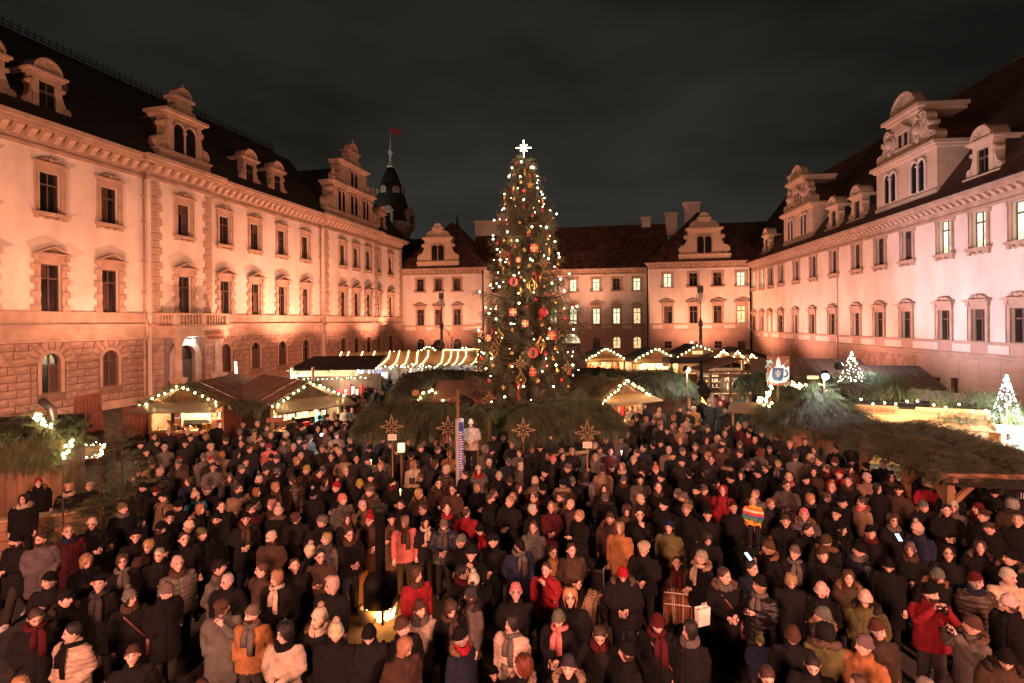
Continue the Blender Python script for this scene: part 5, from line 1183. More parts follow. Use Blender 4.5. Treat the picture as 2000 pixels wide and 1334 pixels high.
# ---- fir covered pyramid hut with awning
PY = thing('pyramid_hut', 'board hut with tall fir covered pyramid roof below the dazzling floodlight', 'hut', gp(1590, 800, 20.6), R(-6)); hw = 1.75
for s, x in ((0, 0),): ob('front_wall', boarded(-1.3, 1.3, 0, 2.3, -1.3, 'wood'), PY); ob('side_wall', boarded(-1.3, 1.3, 0, 2.3, -1.3, 'wood'), PY, (0, 0, 0), R(-90)); ob('side_wall', boarded(-1.3, 1.3, 0, 2.3, -1.3, 'wood'), PY, (0, 0, 0), R(90))
m = MB(); m.box(.2, 1.0, -1.34, -1.31, 1.75, 1.8); ob('door_bar', m.mesh('door_bar', 'steel'), PY)
for k in range(4):
    S = (lambda a: (lambda u, v: tuple(Matrix.Rotation(a, 3, 'Z') @ Vector(((u-.5)*2*hw*(v*.97+.03), -hw*v, 3.62-1.45*v**.85)))))(R(90*k)); ob('roof', surf_mesh(S, 6, 5, 'felt', 'roof', -.05), PY); fir_surface(PY, S, 6, 5, 44 if k in (0, 1, 3) else 20, .46, 'needles', 110+k, 'd', fr_n=70, fr_len=.5)
t = thing('shutter_awning', 'brown board shutter propped open left of the pyramid hut', 'awning', atz(1478, 797, 2.3), R(-28)); m = MB()
for i in range(4): o = ob('board', unit_box('wood'), t, (0, -.6+i*.4, -.1+i*.06), scale=(2.2, .385, .04)); o.rotation_euler = (R(8), 0, 0)
for x in (-1, 1): m = MB(); m.box(x-.04, x+.04, .55, .63, -2.3, .05); ob('post', m.mesh('post', 'wood_pale'), t)
lamp('stall_lamp', 'POINT', Vector(t.location)+Vector((.6, .3, -.35)), 22, (1, .85, .6), .08)
q = at(1490, 768, 23.5); light_string('dense warm bulbs slanting up under the mug sign', Matrix.Translation((0, 0, 0)), [at(1474, 790, 23.5), at(1500, 770, 23.5), at(1512, 758, 23.5)], 16, 'bulb strings on the stall gables', None, 1.5, jit=.08)
light_string('warm bulbs in the fir left of the pyramid hut', Matrix.Translation((0, 0, 0)), [at(1500, 775, 22), at(1508, 800, 21.5), at(1525, 815, 21)], 12, 'bulb strings on the stall gables', None, 1.3, jit=.1)
# ---- right back roofs
def plank_roof(label, c, rz, w, d, z0, z1, n, m='wood_dark', name='plank_roof'):
    t = thing(name, label, 'stall', (c[0], c[1], 0), rz, group='wooden stalls of the Christmas market')
    for i in range(n): o = ob('roof_board', unit_box(m), t, (-w/2+(i+.5)*w/n, 0, (z0+z1)/2+.012*(i % 2)), scale=(w/n-.025, math.hypot(d, z1-z0), .045)); o.rotation_euler = (math.atan2(z1-z0, d), 0, 0)
    ob('wall', boarded(-w/2+.2, w/2-.2, 0, z0-.1, -d/2+.25, 'wood_dark'), t); mm = MB(); mm.box(-w/2+.2, w/2-.2, d/2-.3, d/2-.2, 0, z1-.15); ob('back_wall', mm.mesh('back_wall', 'wood_dark'), t); return t
q = at(1757, 737, 28); plank_roof('dark plank roof against the right wing, lowest boards towards the viewer', (q.x, q.y), R(-10), 3.2, 2.6, 2.45, 3.45, 9)
q = at(1700, 778, 23.6); plank_roof('dark plank roof right of the dazzling floodlight', (q.x, q.y), R(24), 2.7, 2.3, 2.4, 3.05, 8)
q = at(1580, 708, 33); RH = plank_roof('dark stall roof with fir front against the right wing', (q.x, q.y), R(-14), 6.5, 3, 2.6, 3.5, 12, 'roof_board'); fir_surface(RH, lambda u, v: (-3.0+6*u, -1.5-.5*v, 2.95-.7*v), 8, 3, 34, .5, seed=121); light_string('sparse warm bulbs in the fir front of the dark stall by the right wing', local(RH), [(-3, -1.9, 2.6), (-1, -2.0, 2.4), (.5, -2.1, 2.0)], 14, 'bulb strings on the stall gables', None, 1.3, jit=.12)
q = at(1724, 741, 26.5); t = thing('fir_hedge', 'dark fir branches heaped on the roof beside the lit roof fir', 'greenery', (q.x, q.y, q.z)); fir_surface(t, lambda u, v: (-1.3+2.6*u, -.5*v, .5-.9*v-.3*u), 6, 3, 60, .5, seed=122)
t = thing('small_sign', 'small cream lettered sign left of the dazzling floodlight', 'sign', at(1588, 737, 25), R(-8)); m = MB(); m.box(-.25, .25, -.01, .02, -.08, .08); ob('board', m.mesh('board', 'glass_warm'), t); m = MB(); m.box(-.02, .02, .02, .05, -3.4, -.08); ob('post', m.mesh('post', 'wood_dark'), t)
ob('lettering', text_mesh('Glühwein', .085, 'brown_ink', .002), t, (0, -.014, 0)) if False else None
light_string('yellow bulbs in the fir behind the mug sign', Matrix.Translation((0, 0, 0)), [at(1545, 748, 25), at(1560, 752, 25), at(1577, 752, 25)], 14, 'bulb strings on the stall gables', None, 1.3, jit=.06)
def lit_fir(label, p, h, r, n, me, seed, sl):
    t = little_fir(label, p, h, r, seed, size=.55); rng = random.Random(seed); o = thing('light_string', sl, 'string lights', p)
    for k in range(n):
        f = rng.random()**1.1; a = rng.random()*6.283; rr = r*(1-f)*.95+.02; ob('bulb', me, o, (rr*math.cos(a), rr*math.sin(a), h*(.1+.9*f)), scale=(.40,)*3)
    return t
q = at(1664, 730, 27.2); lit_fir('small roof fir wrapped in warm white lights on the right stalls', (q.x, q.y, q.z-.6), 1.7, .62, 90, BULBW, 131, 'warm white lights wound round the small roof fir'); lamp('fir_lights', 'POINT', q+Vector((.3, -.8, .2)), 40, (.75, 1, .9), .3)
q = at(1966, 800, 18.6); lit_fir('taller roof fir wrapped in brilliant white lights at the right edge', (q.x, q.y, q.z-.55), 1.75, .42, 130, BULBC, 132, 'brilliant white lights wound round the fir at the right edge'); lamp('fir_lights', 'POINT', q+Vector((-.2, -.8, .1)), 70, (1, .98, .9), .3)
# ---- fruit spirit stall and its neighbours
N = thing('market_stall', 'bright fruit spirit stall with lettered boards behind the right front canopy', 'market stall', gp(1800, 820, 20.2), R(-24), group='wooden stalls of the Christmas market')
ob('back_wall', boarded(-2.2, 2.6, 0, 2.5, 1.8, 'wood_pale'), N); ob('side_wall', boarded(.95, 2.3, 0, 2.2, -.1, 'wood_pale', .3), N); m = MB(); m.box(-2.2, .9, -.3, .3, .95, 1.03); ob('counter', m.mesh('counter', 'wood_pale'), N)
m = MB(); m.box(-2.4, 2.3, -.35, 1.9, 2.62, 2.68); ob('roof', m.mesh('roof', 'felt'), N)
for x in (-2.2, .9, 2.3): m = MB(); m.box(x-.06, x+.06, -.3, -.18, 0, 2.6); ob('post', m.mesh('post', 'wood_pale'), N)
for i in range(3): o = ob('awning_board', unit_box('wood_pale'), N, (.75, -.55-.26*i, 2.22-.05*i), scale=(2.3, .25, .035)); o.rotation_euler = (R(10), 0, 0)
for (x, s_, ww, fs) in ((.75, 'Penhor  Obstbrennerei', 2.15, .23), (-1.55, 'Edle Liköre', 1.4, .23)):
    m = MB(); m.box(x-ww/2, x+ww/2, -.62, -.58, 2.42, 2.76); sb = ob('sign_board', m.mesh('sign_board', 'wood_pale'), N); ob('lettering', text_mesh(s_, fs, 'brown_ink', .004, .25), sb, (x+.05, -.624, 2.58))
fir_surface(N, lambda u, v: (-2.5+4.6*u, -.25-.25*v, 3.50-.36*v-.1*u), 8, 3, 70, .42, seed=141, fringe='d', fr_n=16, fr_len=.2); lamp('stall_lamp', 'POINT', local(N) @ Vector((-.2, -.2, 1.95)), 300, (1, .78, .45), .12); lamp('sign_lamp', 'POINT', local(N) @ Vector((0, -1.7, 3.0)), 90, (1, .80, .5), .1)
light_string('bulbs along the fir edge above the fruit spirit boards', local(N), [(-2.3, -.75, 2.95), (2.2, -.8, 2.85)], 12, 'bulb strings on the stall gables', None, 1.0, jit=.06)
goods(N, 'bottle', 12, -1.0, .9, 0, 1.03, (.26, .36), 142, 'bottle', 'spirit bottle on the counter of the fruit spirit stall', ('paper', 'gold', 'steel')); shelf(N, -1.6, .9, 1.5, 1.6); goods(N, 'bottle', 14, -1.6, .9, 1.5, 1.6, (.26, .34), 143, 'bottle', 'spirit bottle on the back shelf of the fruit spirit stall', ('paper', 'gold', 'steel'))
m = MB(); m.box(1.35, 1.72, -.14, -.12, 1.5, 1.78); ob('notice', m.mesh('notice', 'paper'), N); m = MB(); m.box(1.37, 1.46, -.148, -.142, 1.71, 1.76); ob('notice_mark', m.mesh('notice_mark', 'blue_screen'), N); m = MB(); m.box(1.6, 1.7, -.148, -.142, 1.71, 1.76); ob('notice_mark', m.mesh('notice_mark', 'blue_screen'), N)
m = MB(); m.bar((1.6, -.16, .9), (2.25, -.16, 1.9), .07, .05); ob('brace', m.mesh('brace', 'wood'), N)
O_ = thing('market_stall', 'brilliantly lit white stall with fir roof and plate shelf at the right edge', 'market stall', gp(1962, 850, 18.6), R(-30), group='wooden stalls of the Christmas market')
m = MB(); m.box(-1.9, 3, -.1, .6, 2.0, 2.05); ob('plate_shelf', m.mesh('plate_shelf', 'wood_pale'), O_); ob('back_wall', boarded(-.8, 3, 0, 2.0, 1.4, 'white_paint'), O_); m = MB(); m.box(-.6, 3, -.1, .4, .95, 1.03); ob('counter', m.mesh('counter', 'white_paint'), O_)
m = MB(); m.box(-.3, 3, -.45, -.1, 2.08, 2.32); ob('white_canopy', m.mesh('white_canopy', 'white_paint'), O_)
fir_surface(O_, lambda u, v: (-1.9+4.9*u, .6-.5*v, 3.0-.55*v), 8, 3, 70, .46, seed=151); fir_surface(O_, lambda u, v: (-1.9+1.3*u, .1, 1.9-1.7*v), 4, 4, 60, .45, seed=152); lamp('stall_lamp', 'POINT', local(O_) @ Vector((.9, .1, 1.7)), 330, (1, .97, .88), .15); lamp('stall_lamp', 'POINT', local(O_) @ Vector((.2, -.6, 2.65)), 130, (1, .97, .88), .15)
for i, (x, mm_) in enumerate(((-1.1, 'steel'), (-.45, 'wood_pale'))):
    t = thing('plate', ['round glass plate', 'round wooden plate'][i]+' propped on the shelf of the white stall', 'plate', local(O_) @ Vector((x, .25, 2.3)), O_.rotation_euler.z); m = MB(); m.prism(arc(0, 0, .24, 0, 342, 20), 0, .03); ob('dish', m.mesh('dish', mm_), t); m = MB(); po = arc(0, 0, .25, 0, 360, 20); m.tube([(a, -.01, b) for a, b in po], .018, 5, False); ob('rim', m.mesh('rim', mm_), t)
goods(O_, 'box', 5, -1.8, -1.35, .2, 2.05, (.12, .25), 153, 'tin', 'small steel tin on the plate shelf of the white stall', ('steel',)); goods(O_, 'box', 4, -.9, -.5, .0, 2.05, (.08, .16), 154, 'box', 'white box on the plate shelf of the white stall', ('white_paint',))
t = thing('striped_roof', 'pale bluish sheet roof between the two right stalls', 'roof', at(1880, 793, 24), R(-20)); m = MB(); m.v = [(-1.6, 0, .25), (1.6, 0, -.1), (1.6, 1.5, .3), (-1.6, 1.5, .55)]; m.v += [(x, y, z-.06) for x, y, z in m.v]; m.f = [(0, 1, 2, 3), (4, 7, 6, 5), (0, 4, 5, 1), (1, 5, 6, 2), (2, 6, 7, 3), (3, 7, 4, 0)]; m.m = [0]*6; ob('sheet', m.mesh('sheet', 'steel'), t)
for x in (-1.4, 1.4): m = MB(); m.box(x-.05, x+.05, .7, .8, -2.1, .1); ob('post', m.mesh('post', 'wood_dark'), t)
# ---- left edge: hut, serving board, barrier, young firs, slatted panels
Q = thing('board_hut', 'dark brown board hut with fir covered flat roof at the left edge', 'hut', gp(-10, 940, 16.6), R(16)); ob('front_wall', boarded(-3, 1.75, 0, 2.4, 0, 'wood', .28), Q); ob('side_wall', boarded(0, 1.5, 0, 2.4, 0, 'wood'), Q, (1.75, 0, 0), R(90))
m = MB(); m.box(-3.2, 1.9, -.25, 1.7, 2.5, 2.58); ob('roof', m.mesh('roof', 'felt'), Q); fir_surface(Q, lambda u, v: (-3+4.9*u, 1.5-1.6*v, 3.2-.35*v-.25*u), 8, 4, 40, .5, 'needles', 161, 'r', fr_n=40); fir_surface(Q, lambda u, v: (-3.1+5.0*u, -.3-.1*v, 2.75-1.0*v), 8, 3, 60, .5, 'needles', 162); m = MB(); m.box(-.35, .55, -.05, -.02, 1.42, 1.47); ob('door_bar', m.mesh('door_bar', 'steel'), Q); m = MB(); m.box(-3, 1.7, .4, 1.6, 2.6, 3.0); ob('roof_frame', m.mesh('roof_frame', 'felt'), Q)
m = MB(); m.tube([(1.35, .4, 2.5), (1.3, .4, 3.35), (.95, .6, 3.6)], .13, 12); ob('flue', m.mesh('flue', 'steel', True), Q)
q = at(88, 815, 16.8); t = thing('fir_swag', 'lit fir swag with bulbs sloping down from the flue at the left edge', 'greenery', (0, 0, 0)); garland(t, [at(62, 798, 16.6), at(105, 838, 16.4)], 60, .4, .12, seed=171); light_string('dense warm bulbs in the fir swag beside the flue', Matrix.Translation((0, 0, 0)), [at(62, 808, 16.3), at(98, 832, 16.2)], 14, 'bulb strings on the stall gables', None, 1.1, jit=.05); lamp('swag_light', 'POINT', at(85, 812, 15.9), 14, (1, .75, .35), .1)
t = thing('fir_swag', 'lit fir swag above the serving board on the left', 'greenery', (0, 0, 0)); garland(t, [at(112, 905, 16.6), at(128, 870, 17.0), at(150, 848, 17.4), at(180, 858, 17.8)], 50, .45, .16, seed=172); light_string('warm bulbs in the fir swag above the serving board', Matrix.Translation((0, 0, 0)), [at(125, 890, 16.6), at(130, 872, 16.8), at(150, 858, 17.2)], 9, 'bulb strings on the stall gables', None, 1.3, jit=.05); lamp('swag_light', 'POINT', at(140, 852, 16.6), 14, (1, .75, .35), .1)
c_ = [atz(128, 872, 1.45), atz(205, 868, 1.45), atz(193, 893, 1.4), atz(128, 895, 1.4)]; t = thing('serving_board', 'wooden serving board edged with tiny lights on the left', 'board', (0, 0, 0)); m = MB(); m.v = [tuple(v) for v in c_]+[(v.x, v.y, v.z-.06) for v in c_]; m.f = [(0, 3, 2, 1), (4, 5, 6, 7), (0, 1, 5, 4), (1, 2, 6, 5), (2, 3, 7, 6), (3, 0, 4, 7)]; m.m = [0]*6; ob('board', m.mesh('board', 'wood_pale'), t)
for v in c_: m = MB(); m.box(v.x-.05, v.x+.05, v.y-.05, v.y+.05, 0, v.z-.06); ob('leg', m.mesh('leg', 'wood_dark'), t)
light_string('tiny lights edging the wooden serving board', Matrix.Translation((0, 0, .04)), [c_[0], c_[1], c_[2], c_[3]], 60, None, BULBW, .45, jit=.03); lamp('board_light', 'POINT', (c_[0]+c_[2])/2+Vector((0, 0, .5)), 5, (1, .75, .4), .1)
a, b = atz(-60, 1022, 1.1), atz(205, 988, 1.1); d = b-a; t = thing('barrier', 'plank barrier with pale top rail at the left front', 'barrier', (a.x, a.y, 0), math.atan2(d.y, d.x)); l_ = d.length; m = MB(); m.box(0, l_, -.16, .16, 1.04, 1.1); ob('top_rail', m.mesh('top_rail', 'wood_pale'), t)
for i in range(4): m = MB(); m.box(0, l_, -.03-.006*(i % 2), .03, .06+i*.24, .28+i*.24); ob('plank', m.mesh('plank', 'wood'), t)
for x in (.4, l_/2, l_-.3): m = MB(); m.box(x-.06, x+.06, .035, .13, 0, 1.035); ob('post', m.mesh('post', 'wood_dark'), t)
a2 = atz(-70, 1130, .8); t = thing('crate_stack', 'stack of dark slatted crates below the barrier at the left edge', 'crates', (a2.x-.1, a2.y, 0), .3)
for k in range(2):
    for i in range(3): m = MB(); m.box(-.5, .6, -.3-.01*i, -.27, .05+.42*k+.12*i, .14+.42*k+.12*i); ob('slat', m.mesh('slat', 'wood_pale'), t)
    m = MB(); m.box(-.48, .58, -.26, .3, .04+.42*k, .42+.42*k); ob('body', m.mesh('body', 'wood_dark'), t)
for i, (px, ytop, Y, r, lab) in enumerate(((222, 797, 14.6, .9, 'young slender fir left of the crowd, taller left one of the bare stemmed pair'), (237, 790, 14.9, .95, 'young slender fir left of the crowd, right one of the bare stemmed pair'), (195, 905, 14.3, .7, 'young fir leaning over the barrier end'), (122, 960, 13.4, .6, 'thin young fir standing before the plank barrier'), (265, 905, 15.2, .8, 'bushy young fir at the edge of the crowd on the left'))):
    p = at(px, ytop, Y); little_fir(lab, (p.x, p.y, 0), p.z, r, 400+i, 'needles', size=.8, dens=1.1 if i < 2 else 1.2, trunk=.045)
for i, (x0, y0, x1, y1, lean, lab) in enumerate(((148, 773, 198, 836, 22, 'reddish slatted panel leaning against the palace wall, left one'), (243, 797, 302, 842, 4, 'upright reddish slatted panel beside the gift stall'))):
    p = at((x0+x1)/2, y1, 27); w_ = (x1-x0)/F*27; h_ = (y1-y0)/F*27*1.05; t = thing('slatted_panel', lab, 'panel', p, R(12))
    for k in range(8): m = MB(); m.box(-w_/2+k*w_/8+.01, -w_/2+(k+1)*w_/8-.01, -.02-.008*(k % 2), .02, -.2, h_); ob('slat', m.mesh('slat', 'plank_red'), t)
    for z in (.2, h_-.3): m = MB(); m.box(-w_/2, w_/2, .025, .08, z, z+.1); ob('crossbar', m.mesh('crossbar', 'plank_red'), t)
    t.rotation_euler = (R(-lean*.6), R(-8 if i == 0 else 0), R(12)); 
    m = MB(); m.box(-w_/2, w_/2, .08, .2, -p.z-.05, -.2); ob('foot', m.mesh('foot', 'wood_dark'), t)
t = thing('bicycle', 'dark bicycle leaning beside the gift stall', 'bicycle', gp(262, 862, 24.5), R(10)); 
for x in (-.5, .5):
    m = MB(); m.tube([(x+.33*math.cos(k*math.pi/9), 0, .35+.33*math.sin(k*math.pi/9)) for k in range(19)], .022, 5, False); ob('wheel', m.mesh('wheel', 'iron'), t)
m = MB(); m.tube([(-.5, 0, .35), (-.15, 0, .85), (.35, 0, .9), (0, 0, .35), (-.5, 0, .35)], .02, 5); m.tube([(.5, 0, .35), (.35, 0, 1.05), (.25, .2, 1.08)], .02, 5); m.tube([(0, 0, .35), (-.18, 0, .98)], .02, 5); m.box(-.3, -.08, -.06, .06, .98, 1.03); ob('frame', m.mesh('frame', 'iron'), t)
# ---- stars, notices, info pillar
def star(label, p, r, post=True, m_='straw', group='straw stars on rods in the ring', name='straw_star', rod=1.0):
    t = thing(name, label, 'star', p, group=group); m = MB(); n = 8
    for k in range(n):
        a = 2*math.pi*k/n+math.pi/2; rr = r*(1 if k % 2 == 0 else .72); w_ = .22
        A1, A2 = (rr*.38*math.cos(a-w_*1.7), 0, rr*.38*math.sin(a-w_*1.7)), (rr*.38*math.cos(a+w_*1.7), 0, rr*.38*math.sin(a+w_*1.7)); T_ = (rr*math.cos(a), 0, rr*math.sin(a))
        m.bar((0, 0, 0), A1, .014); m.bar(A1, T_, .016); m.bar(T_, A2, .016); m.bar(A2, (0, 0, 0), .014)
    m.ball((0, -.02, 0), r*.09, 8, 5); ob('rays', m.mesh('rays', m_), t)
    if post: m = MB(); m.tube([(0, .03, -r*.3), (0, .03, -p[2]*rod)], .016, 5); ob('rod', m.mesh('rod', 'wood_dark'), t)
    return t
star('straw star on a rod at the far left of the ring, above a notice', at(765, 833, 16.6), .37); star('straw star on a rod just left of the blue info pillar', at(875, 836, 16.4), .37); star('straw star on the short iron post in mid ring', at(1022, 840, 15.2), .35, rod=.35); star('straw star on a rod right of mid ring, above a notice', at(1147, 845, 16), .40)
for i, (px, py, Y) in enumerate(((766, 854, 16.5), (1147, 869, 15.9))):
    p = at(px, py, Y); t = thing('notice_board', ['small cream notice under the leftmost straw star', 'small cream notice under the rightmost straw star'][i], 'notice', p); m = MB(); m.box(-.13, .13, -.015, .015, -.09, .09); ob('board', m.mesh('board', 'paper'), t); m = MB(); m.box(-.02, .02, .017, .05, -p.z, .05); ob('post', m.mesh('post', 'wood'), t)
    for z in (.04, 0, -.04): m = MB(); m.box(-.1, .1, -.019, -.016, z-.006, z+.006); ob('text_line', m.mesh('text_line', 'brown_ink'), t)
p = at(1030, 960, 15.2); t = thing('iron_post', 'stout dark iron post in the middle of the crowd', 'post', (p.x, p.y, 0)); m = MB(); m.lathe([(.16, 0), (.14, .3), (.105, .5), (.105, 2.15), (.17, 2.2), (.17, 2.28), (.05, 2.36)], n=14); ob('shaft', m.mesh('shaft', 'iron', True), t); m = MB(); m.tube([(.1, 0, 2.2), (.26, 0, 2.45), (.3, 0, 2.7)], .015, 5); ob('bracket', m.mesh('bracket', 'iron'), t)
p = at(900, 905, 15.7); t = thing('info_pillar', 'white edged info pillar with blue lettered face beside the man in white light', 'info pillar', (p.x, p.y, 0), R(38)); m = MB(); m.box(-.11, .11, 0, .1, .6, 3.2); ob('body', m.mesh('body', 'pillar_paint'), t); m = MB(); m.box(-.06, .09, -.012, -.002, 1.0, 3.1); ob('face', m.mesh('face', 'blue_screen'), t)
for i in range(26): m = MB(); m.box(-.05, random.uniform(.02, .08), -.02, -.014, 1.05+i*.07, 1.08+i*.07); ob('text_line', m.mesh('text_line', 'paper'), t)
m = MB(); m.box(-.03, .03, .11, .17, 0, 4.05); ob('pole', m.mesh('pole', 'wood'), t)
t = thing('stage_lamp', 'black stage lamp clamped to the pole of the info pillar', 'stage lamp', at(913, 783, 15.7), R(60)); m = MB(); m.lathe([(.09, -.22), (.13, .1), (.11, .16)], (0, 0, 0), 10, Matrix.Rotation(R(115), 4, 'X')); ob('can', m.mesh('can', 'iron'), t); m = MB(); m.bar((-.15, .06, .1), (-.25, .1, .2), .03); ob('yoke', m.mesh('yoke', 'iron'), t)
# ---- iron fire stove with pipe, logs
p = atz(744, 1212, 0.02); ST = thing('fire_stove', 'tall black iron stove pipe and drum hood over an open fire in the crowd', 'stove', (p.x, p.y, 0)); m = MB(); m.lathe([(.33, .37), (.34, .40), (.34, .8), (.30, .9), (.1, .95)], n=20); ob('hood', m.mesh('hood', 'iron', True), ST); m = MB(); m.lathe([(.1, .95), (.1, 2.2), (.15, 2.22), (.15, 2.32)], n=14); ob('pipe', m.mesh('pipe', 'iron', True), ST)
for a in (20, 110, 200, 290): m = MB(); m.bar((.31*math.cos(R(a)), .31*math.sin(R(a)), .1), (.31*math.cos(R(a)), .31*math.sin(R(a)), .5), .05); ob('leg', m.mesh('leg', 'iron'), ST)
for i in range(5):
    a = random.random()*6.28; m = MB(); m.tube([(.22*math.cos(a), .22*math.sin(a), .13+.02*i), (-.22*math.cos(a+.4), -.22*math.sin(a+.4), .16+.02*i)], .05, 7); t = thing('burning_log', 'charred log burning in the fire under the drum hood', 'log', ST.location, group='logs burning in the fire stove'); ob('wood', m.mesh('wood', 'ember' if i % 2 else 'bark'), t)
t = thing('fire', 'bright orange flames under the iron drum hood', 'fire', ST.location); m = MB(); rng = random.Random(2)
for i in range(17):
    a = rng.random()*6.28; r = rng.uniform(0, .24); x, y = r*math.cos(a), r*math.sin(a); hh = rng.uniform(.12, .30) if rng.random() < .75 else rng.uniform(.3, .46); q = rng.uniform(.6, 1.15); m.tube([(x, y, .1), (x+.02*math.sin(i), y, .1+hh*.3), (x*1.15-.03*math.sin(i*2), y*1.15, .1+hh*.65), (x*1.3, y*1.3, .1+hh)], [.03*q, .055*q, .035*q, .004], 6)
ob('flames', m.mesh('flames', 'flame', True), t, kind='stuff')
for a in (-100, 0, 80, 180): lamp('fire_light', 'POINT', ST.location+Vector((.28*math.cos(R(a)), .28*math.sin(R(a)), .30)), 11, (1, .34, .08), .14)
q = atz(722, 1212, .0); t = thing('log_bin', 'round metal bin with pale rim beside the fire', 'bin', (q.x-.02, q.y-.1, 0)); m = MB(); m.lathe([(.15, 0), (.16, .3), (.175, .32), (.14, .33), (.13, .1)], n=16); ob('bin', m.mesh('bin', 'lead', True), t)
q = atz(672, 1172, 0.0); t0 = thing('log_rack', 'low plank rack holding split logs beside the fire', 'rack', (q.x, q.y, 0), R(-30)); m = MB(); m.box(-.35, .45, -.2, .25, .62, .66); ob('top', m.mesh('top', 'wood'), t0)
for x in (-.33, .43): m = MB(); m.box(x-.03, x+.03, -.2, .25, 0, .62); ob('side', m.mesh('side', 'wood'), t0)
for i in range(16):
    x, z = -.24+.13*(i % 5)+.05*((i//5) % 2), .08+.12*(i//5); m = MB(); m.tube([(0, -.25, 0), (0, .2, 0)], random.uniform(.045, .062), 7); t = thing('split_log', 'split log stacked in the low rack by the fire', 'log', local(t0) @ Vector((x, random.uniform(-.03, .03), z)), R(-30), group='split logs stacked by the fire'); ob('wood', m.mesh('wood', 'wood_pale'), t)
q = at(806, 893, 15.6)
t = thing('candle_lantern', 'glowing amber lantern box in the crowd near the leftmost notice', 'lantern', at(784, 873, 15.8)); m = MB(); m.box(-.09, .09, -.09, .09, -.14, .14); ob('glass', m.mesh('glass', 'glass_warm'), t); m = MB(); m.box(-.11, .11, -.11, .11, .14, .18); m.box(-.11, .11, -.11, .11, -.18, -.14)
ob('frame', m.mesh('frame', 'iron'), t); m = MB(); m.box(-.03, .03, -.03, .03, -1.9, -.18); ob('pole', m.mesh('pole', 'wood_dark'), t); lamp('lantern_light', 'POINT', at(784, 873, 15.5), 4, (1, .55, .2), .08)
# ================================================================ the great Christmas tree
TB = Vector((.62, 24.0, 0)); TH = 13.75
XT = thing('christmas_tree', 'huge decorated spruce Christmas tree standing in the middle of the market', 'tree', TB)
m = MB(); m.tube([(0, 0, 0), (0, 0, 4), (.02, 0, 9), (0, 0, TH)], [.30, .25, .13, .015], 10); ob('trunk', m.mesh('trunk', 'bark', True), XT)
def tree_r(z):          # half width of the crown at height z
    k = [(1.6, 2.55), (2.6, 2.5), (4.0, 2.25), (5.0, 2.3), (6.2, 1.95), (7.4, 1.72), (8.4, 1.55), (9.4, 1.42), (10.5, 1.22), (11.5, .98), (12.4, .72), (13.0, .45), (13.75, .05)]
    for (a, ra), (b, rb) in zip(k[:-1], k[1:]):
        if z <= b: return ra+(rb-ra)*max(0, (z-a))/(b-a)
    return .05
rng = np.random.RandomState(5); P, D, Z = [], [], []; bm2 = MB(); tips = []
z = 1.7
while z < TH-.25:
    nb = 10 if z < 9 else 8; off = rng.rand()*6.28
    for k in range(nb):
        a = off+6.283*k/nb+rng.normal(0, .16); rr = tree_r(z)*(rng.uniform(.60, 1.12) if z < 7.5 else rng.uniform(.7, 1.08)); zz = z+rng.normal(0, .1)
        if z < 6.5 and rng.rand() < .16: rr *= 1.30
        up = .10*rr if z < 9 else .32*rr; pts = []
        for i in range(6):
            f = i/5; pts.append((math.cos(a)*rr*f, math.sin(a)*rr*f, zz-.22*rr*math.sin(f*math.pi)*.6-(.10*rr*f if z < 9 else 0)+up*f*f))
        bm2.tube(pts, [.035*(1-.8*i/5)*(1.2 if z < 8 else .6)+.004 for i in range(6)], 4, False); tips.append((pts[-1], a, rr))
        n = int(12+rr*19)
        for q in range(n):
            f = .12+.9*(q+rng.rand())/n; f = min(f, 1.0); i = min(4, int(f*5)); g_ = f*5-i; p = np.array(pts[i])*(1-g_)+np.array(pts[i+1])*g_
            side = rng.choice([-1, 1]); sd = np.array([-math.sin(a)*side, math.cos(a)*side, 0]); dr = np.array([math.cos(a), math.sin(a), 0])
            if q % 3 == 0: d = dr*.5+sd*.25+np.array([0, 0, -.85]); s_ = rng.uniform(.3, .58)
            elif q % 3 == 1: d = dr*.8+sd*.75+np.array([0, 0, -.22]); s_ = rng.uniform(.28, .5)
            else: d = dr*.7+sd*.5+np.array([0, 0, .22]); s_ = rng.uniform(.24, .42)
            if z > 11: s_ *= .72
            P.append(p); D.append(d+rng.normal(0, .2, 3)); Z.append(s_)
    z += .30 if z < 9 else .24
for (bx, by) in ((937, 568), (1112, 533), (1130, 598), (932, 645), (938, 702), (1122, 650), (945, 610), (1120, 700), (962, 515), (1092, 500)):
    u_, v_ = uv(bx, by); tx, tz = u_/F*24-TB.x, EYE-v_/F*24; sg = 1 if tx > 0 else -1; a0 = (0 if sg > 0 else math.pi)+rng.normal(0, .18); rr = abs(tx)*1.04; sag = .5 if by not in (533,) else .9
    pts = [(math.cos(a0)*rr*f, math.sin(a0)*rr*f, tz-.35*(1-f)+ (-.30*math.sin(f*math.pi)*sag)) for f in (0, .2, .4, .6, .8, 1)]; bm2.tube(pts, [.05, .045, .038, .03, .02, .008], 5, False)
    for q in range(46):
        f = .3+.72*q/46; f = min(f, .999); i = min(4, int(f*5)); g_ = f*5-i; p = np.array(pts[i])*(1-g_)+np.array(pts[i+1])*g_; dr = np.array([math.cos(a0), math.sin(a0), 0]); sd = np.array([-math.sin(a0), math.cos(a0), 0])*rng.choice([-1, 1])
        d = dr*.7+sd*.7+np.array([0, 0, -.25]) if q % 2 else dr*.35+sd*.2+np.array([0, 0, -.9]); P.append(p); D.append(d+rng.normal(0, .2, 3)); Z.append(rng.uniform(.3, .55))
ob('boughs', bm2.mesh('boughs', 'bark'), XT, kind='stuff')
ob('crown', sprig_mesh('crown', P, D, Z, 'spruce', seed=9), XT)
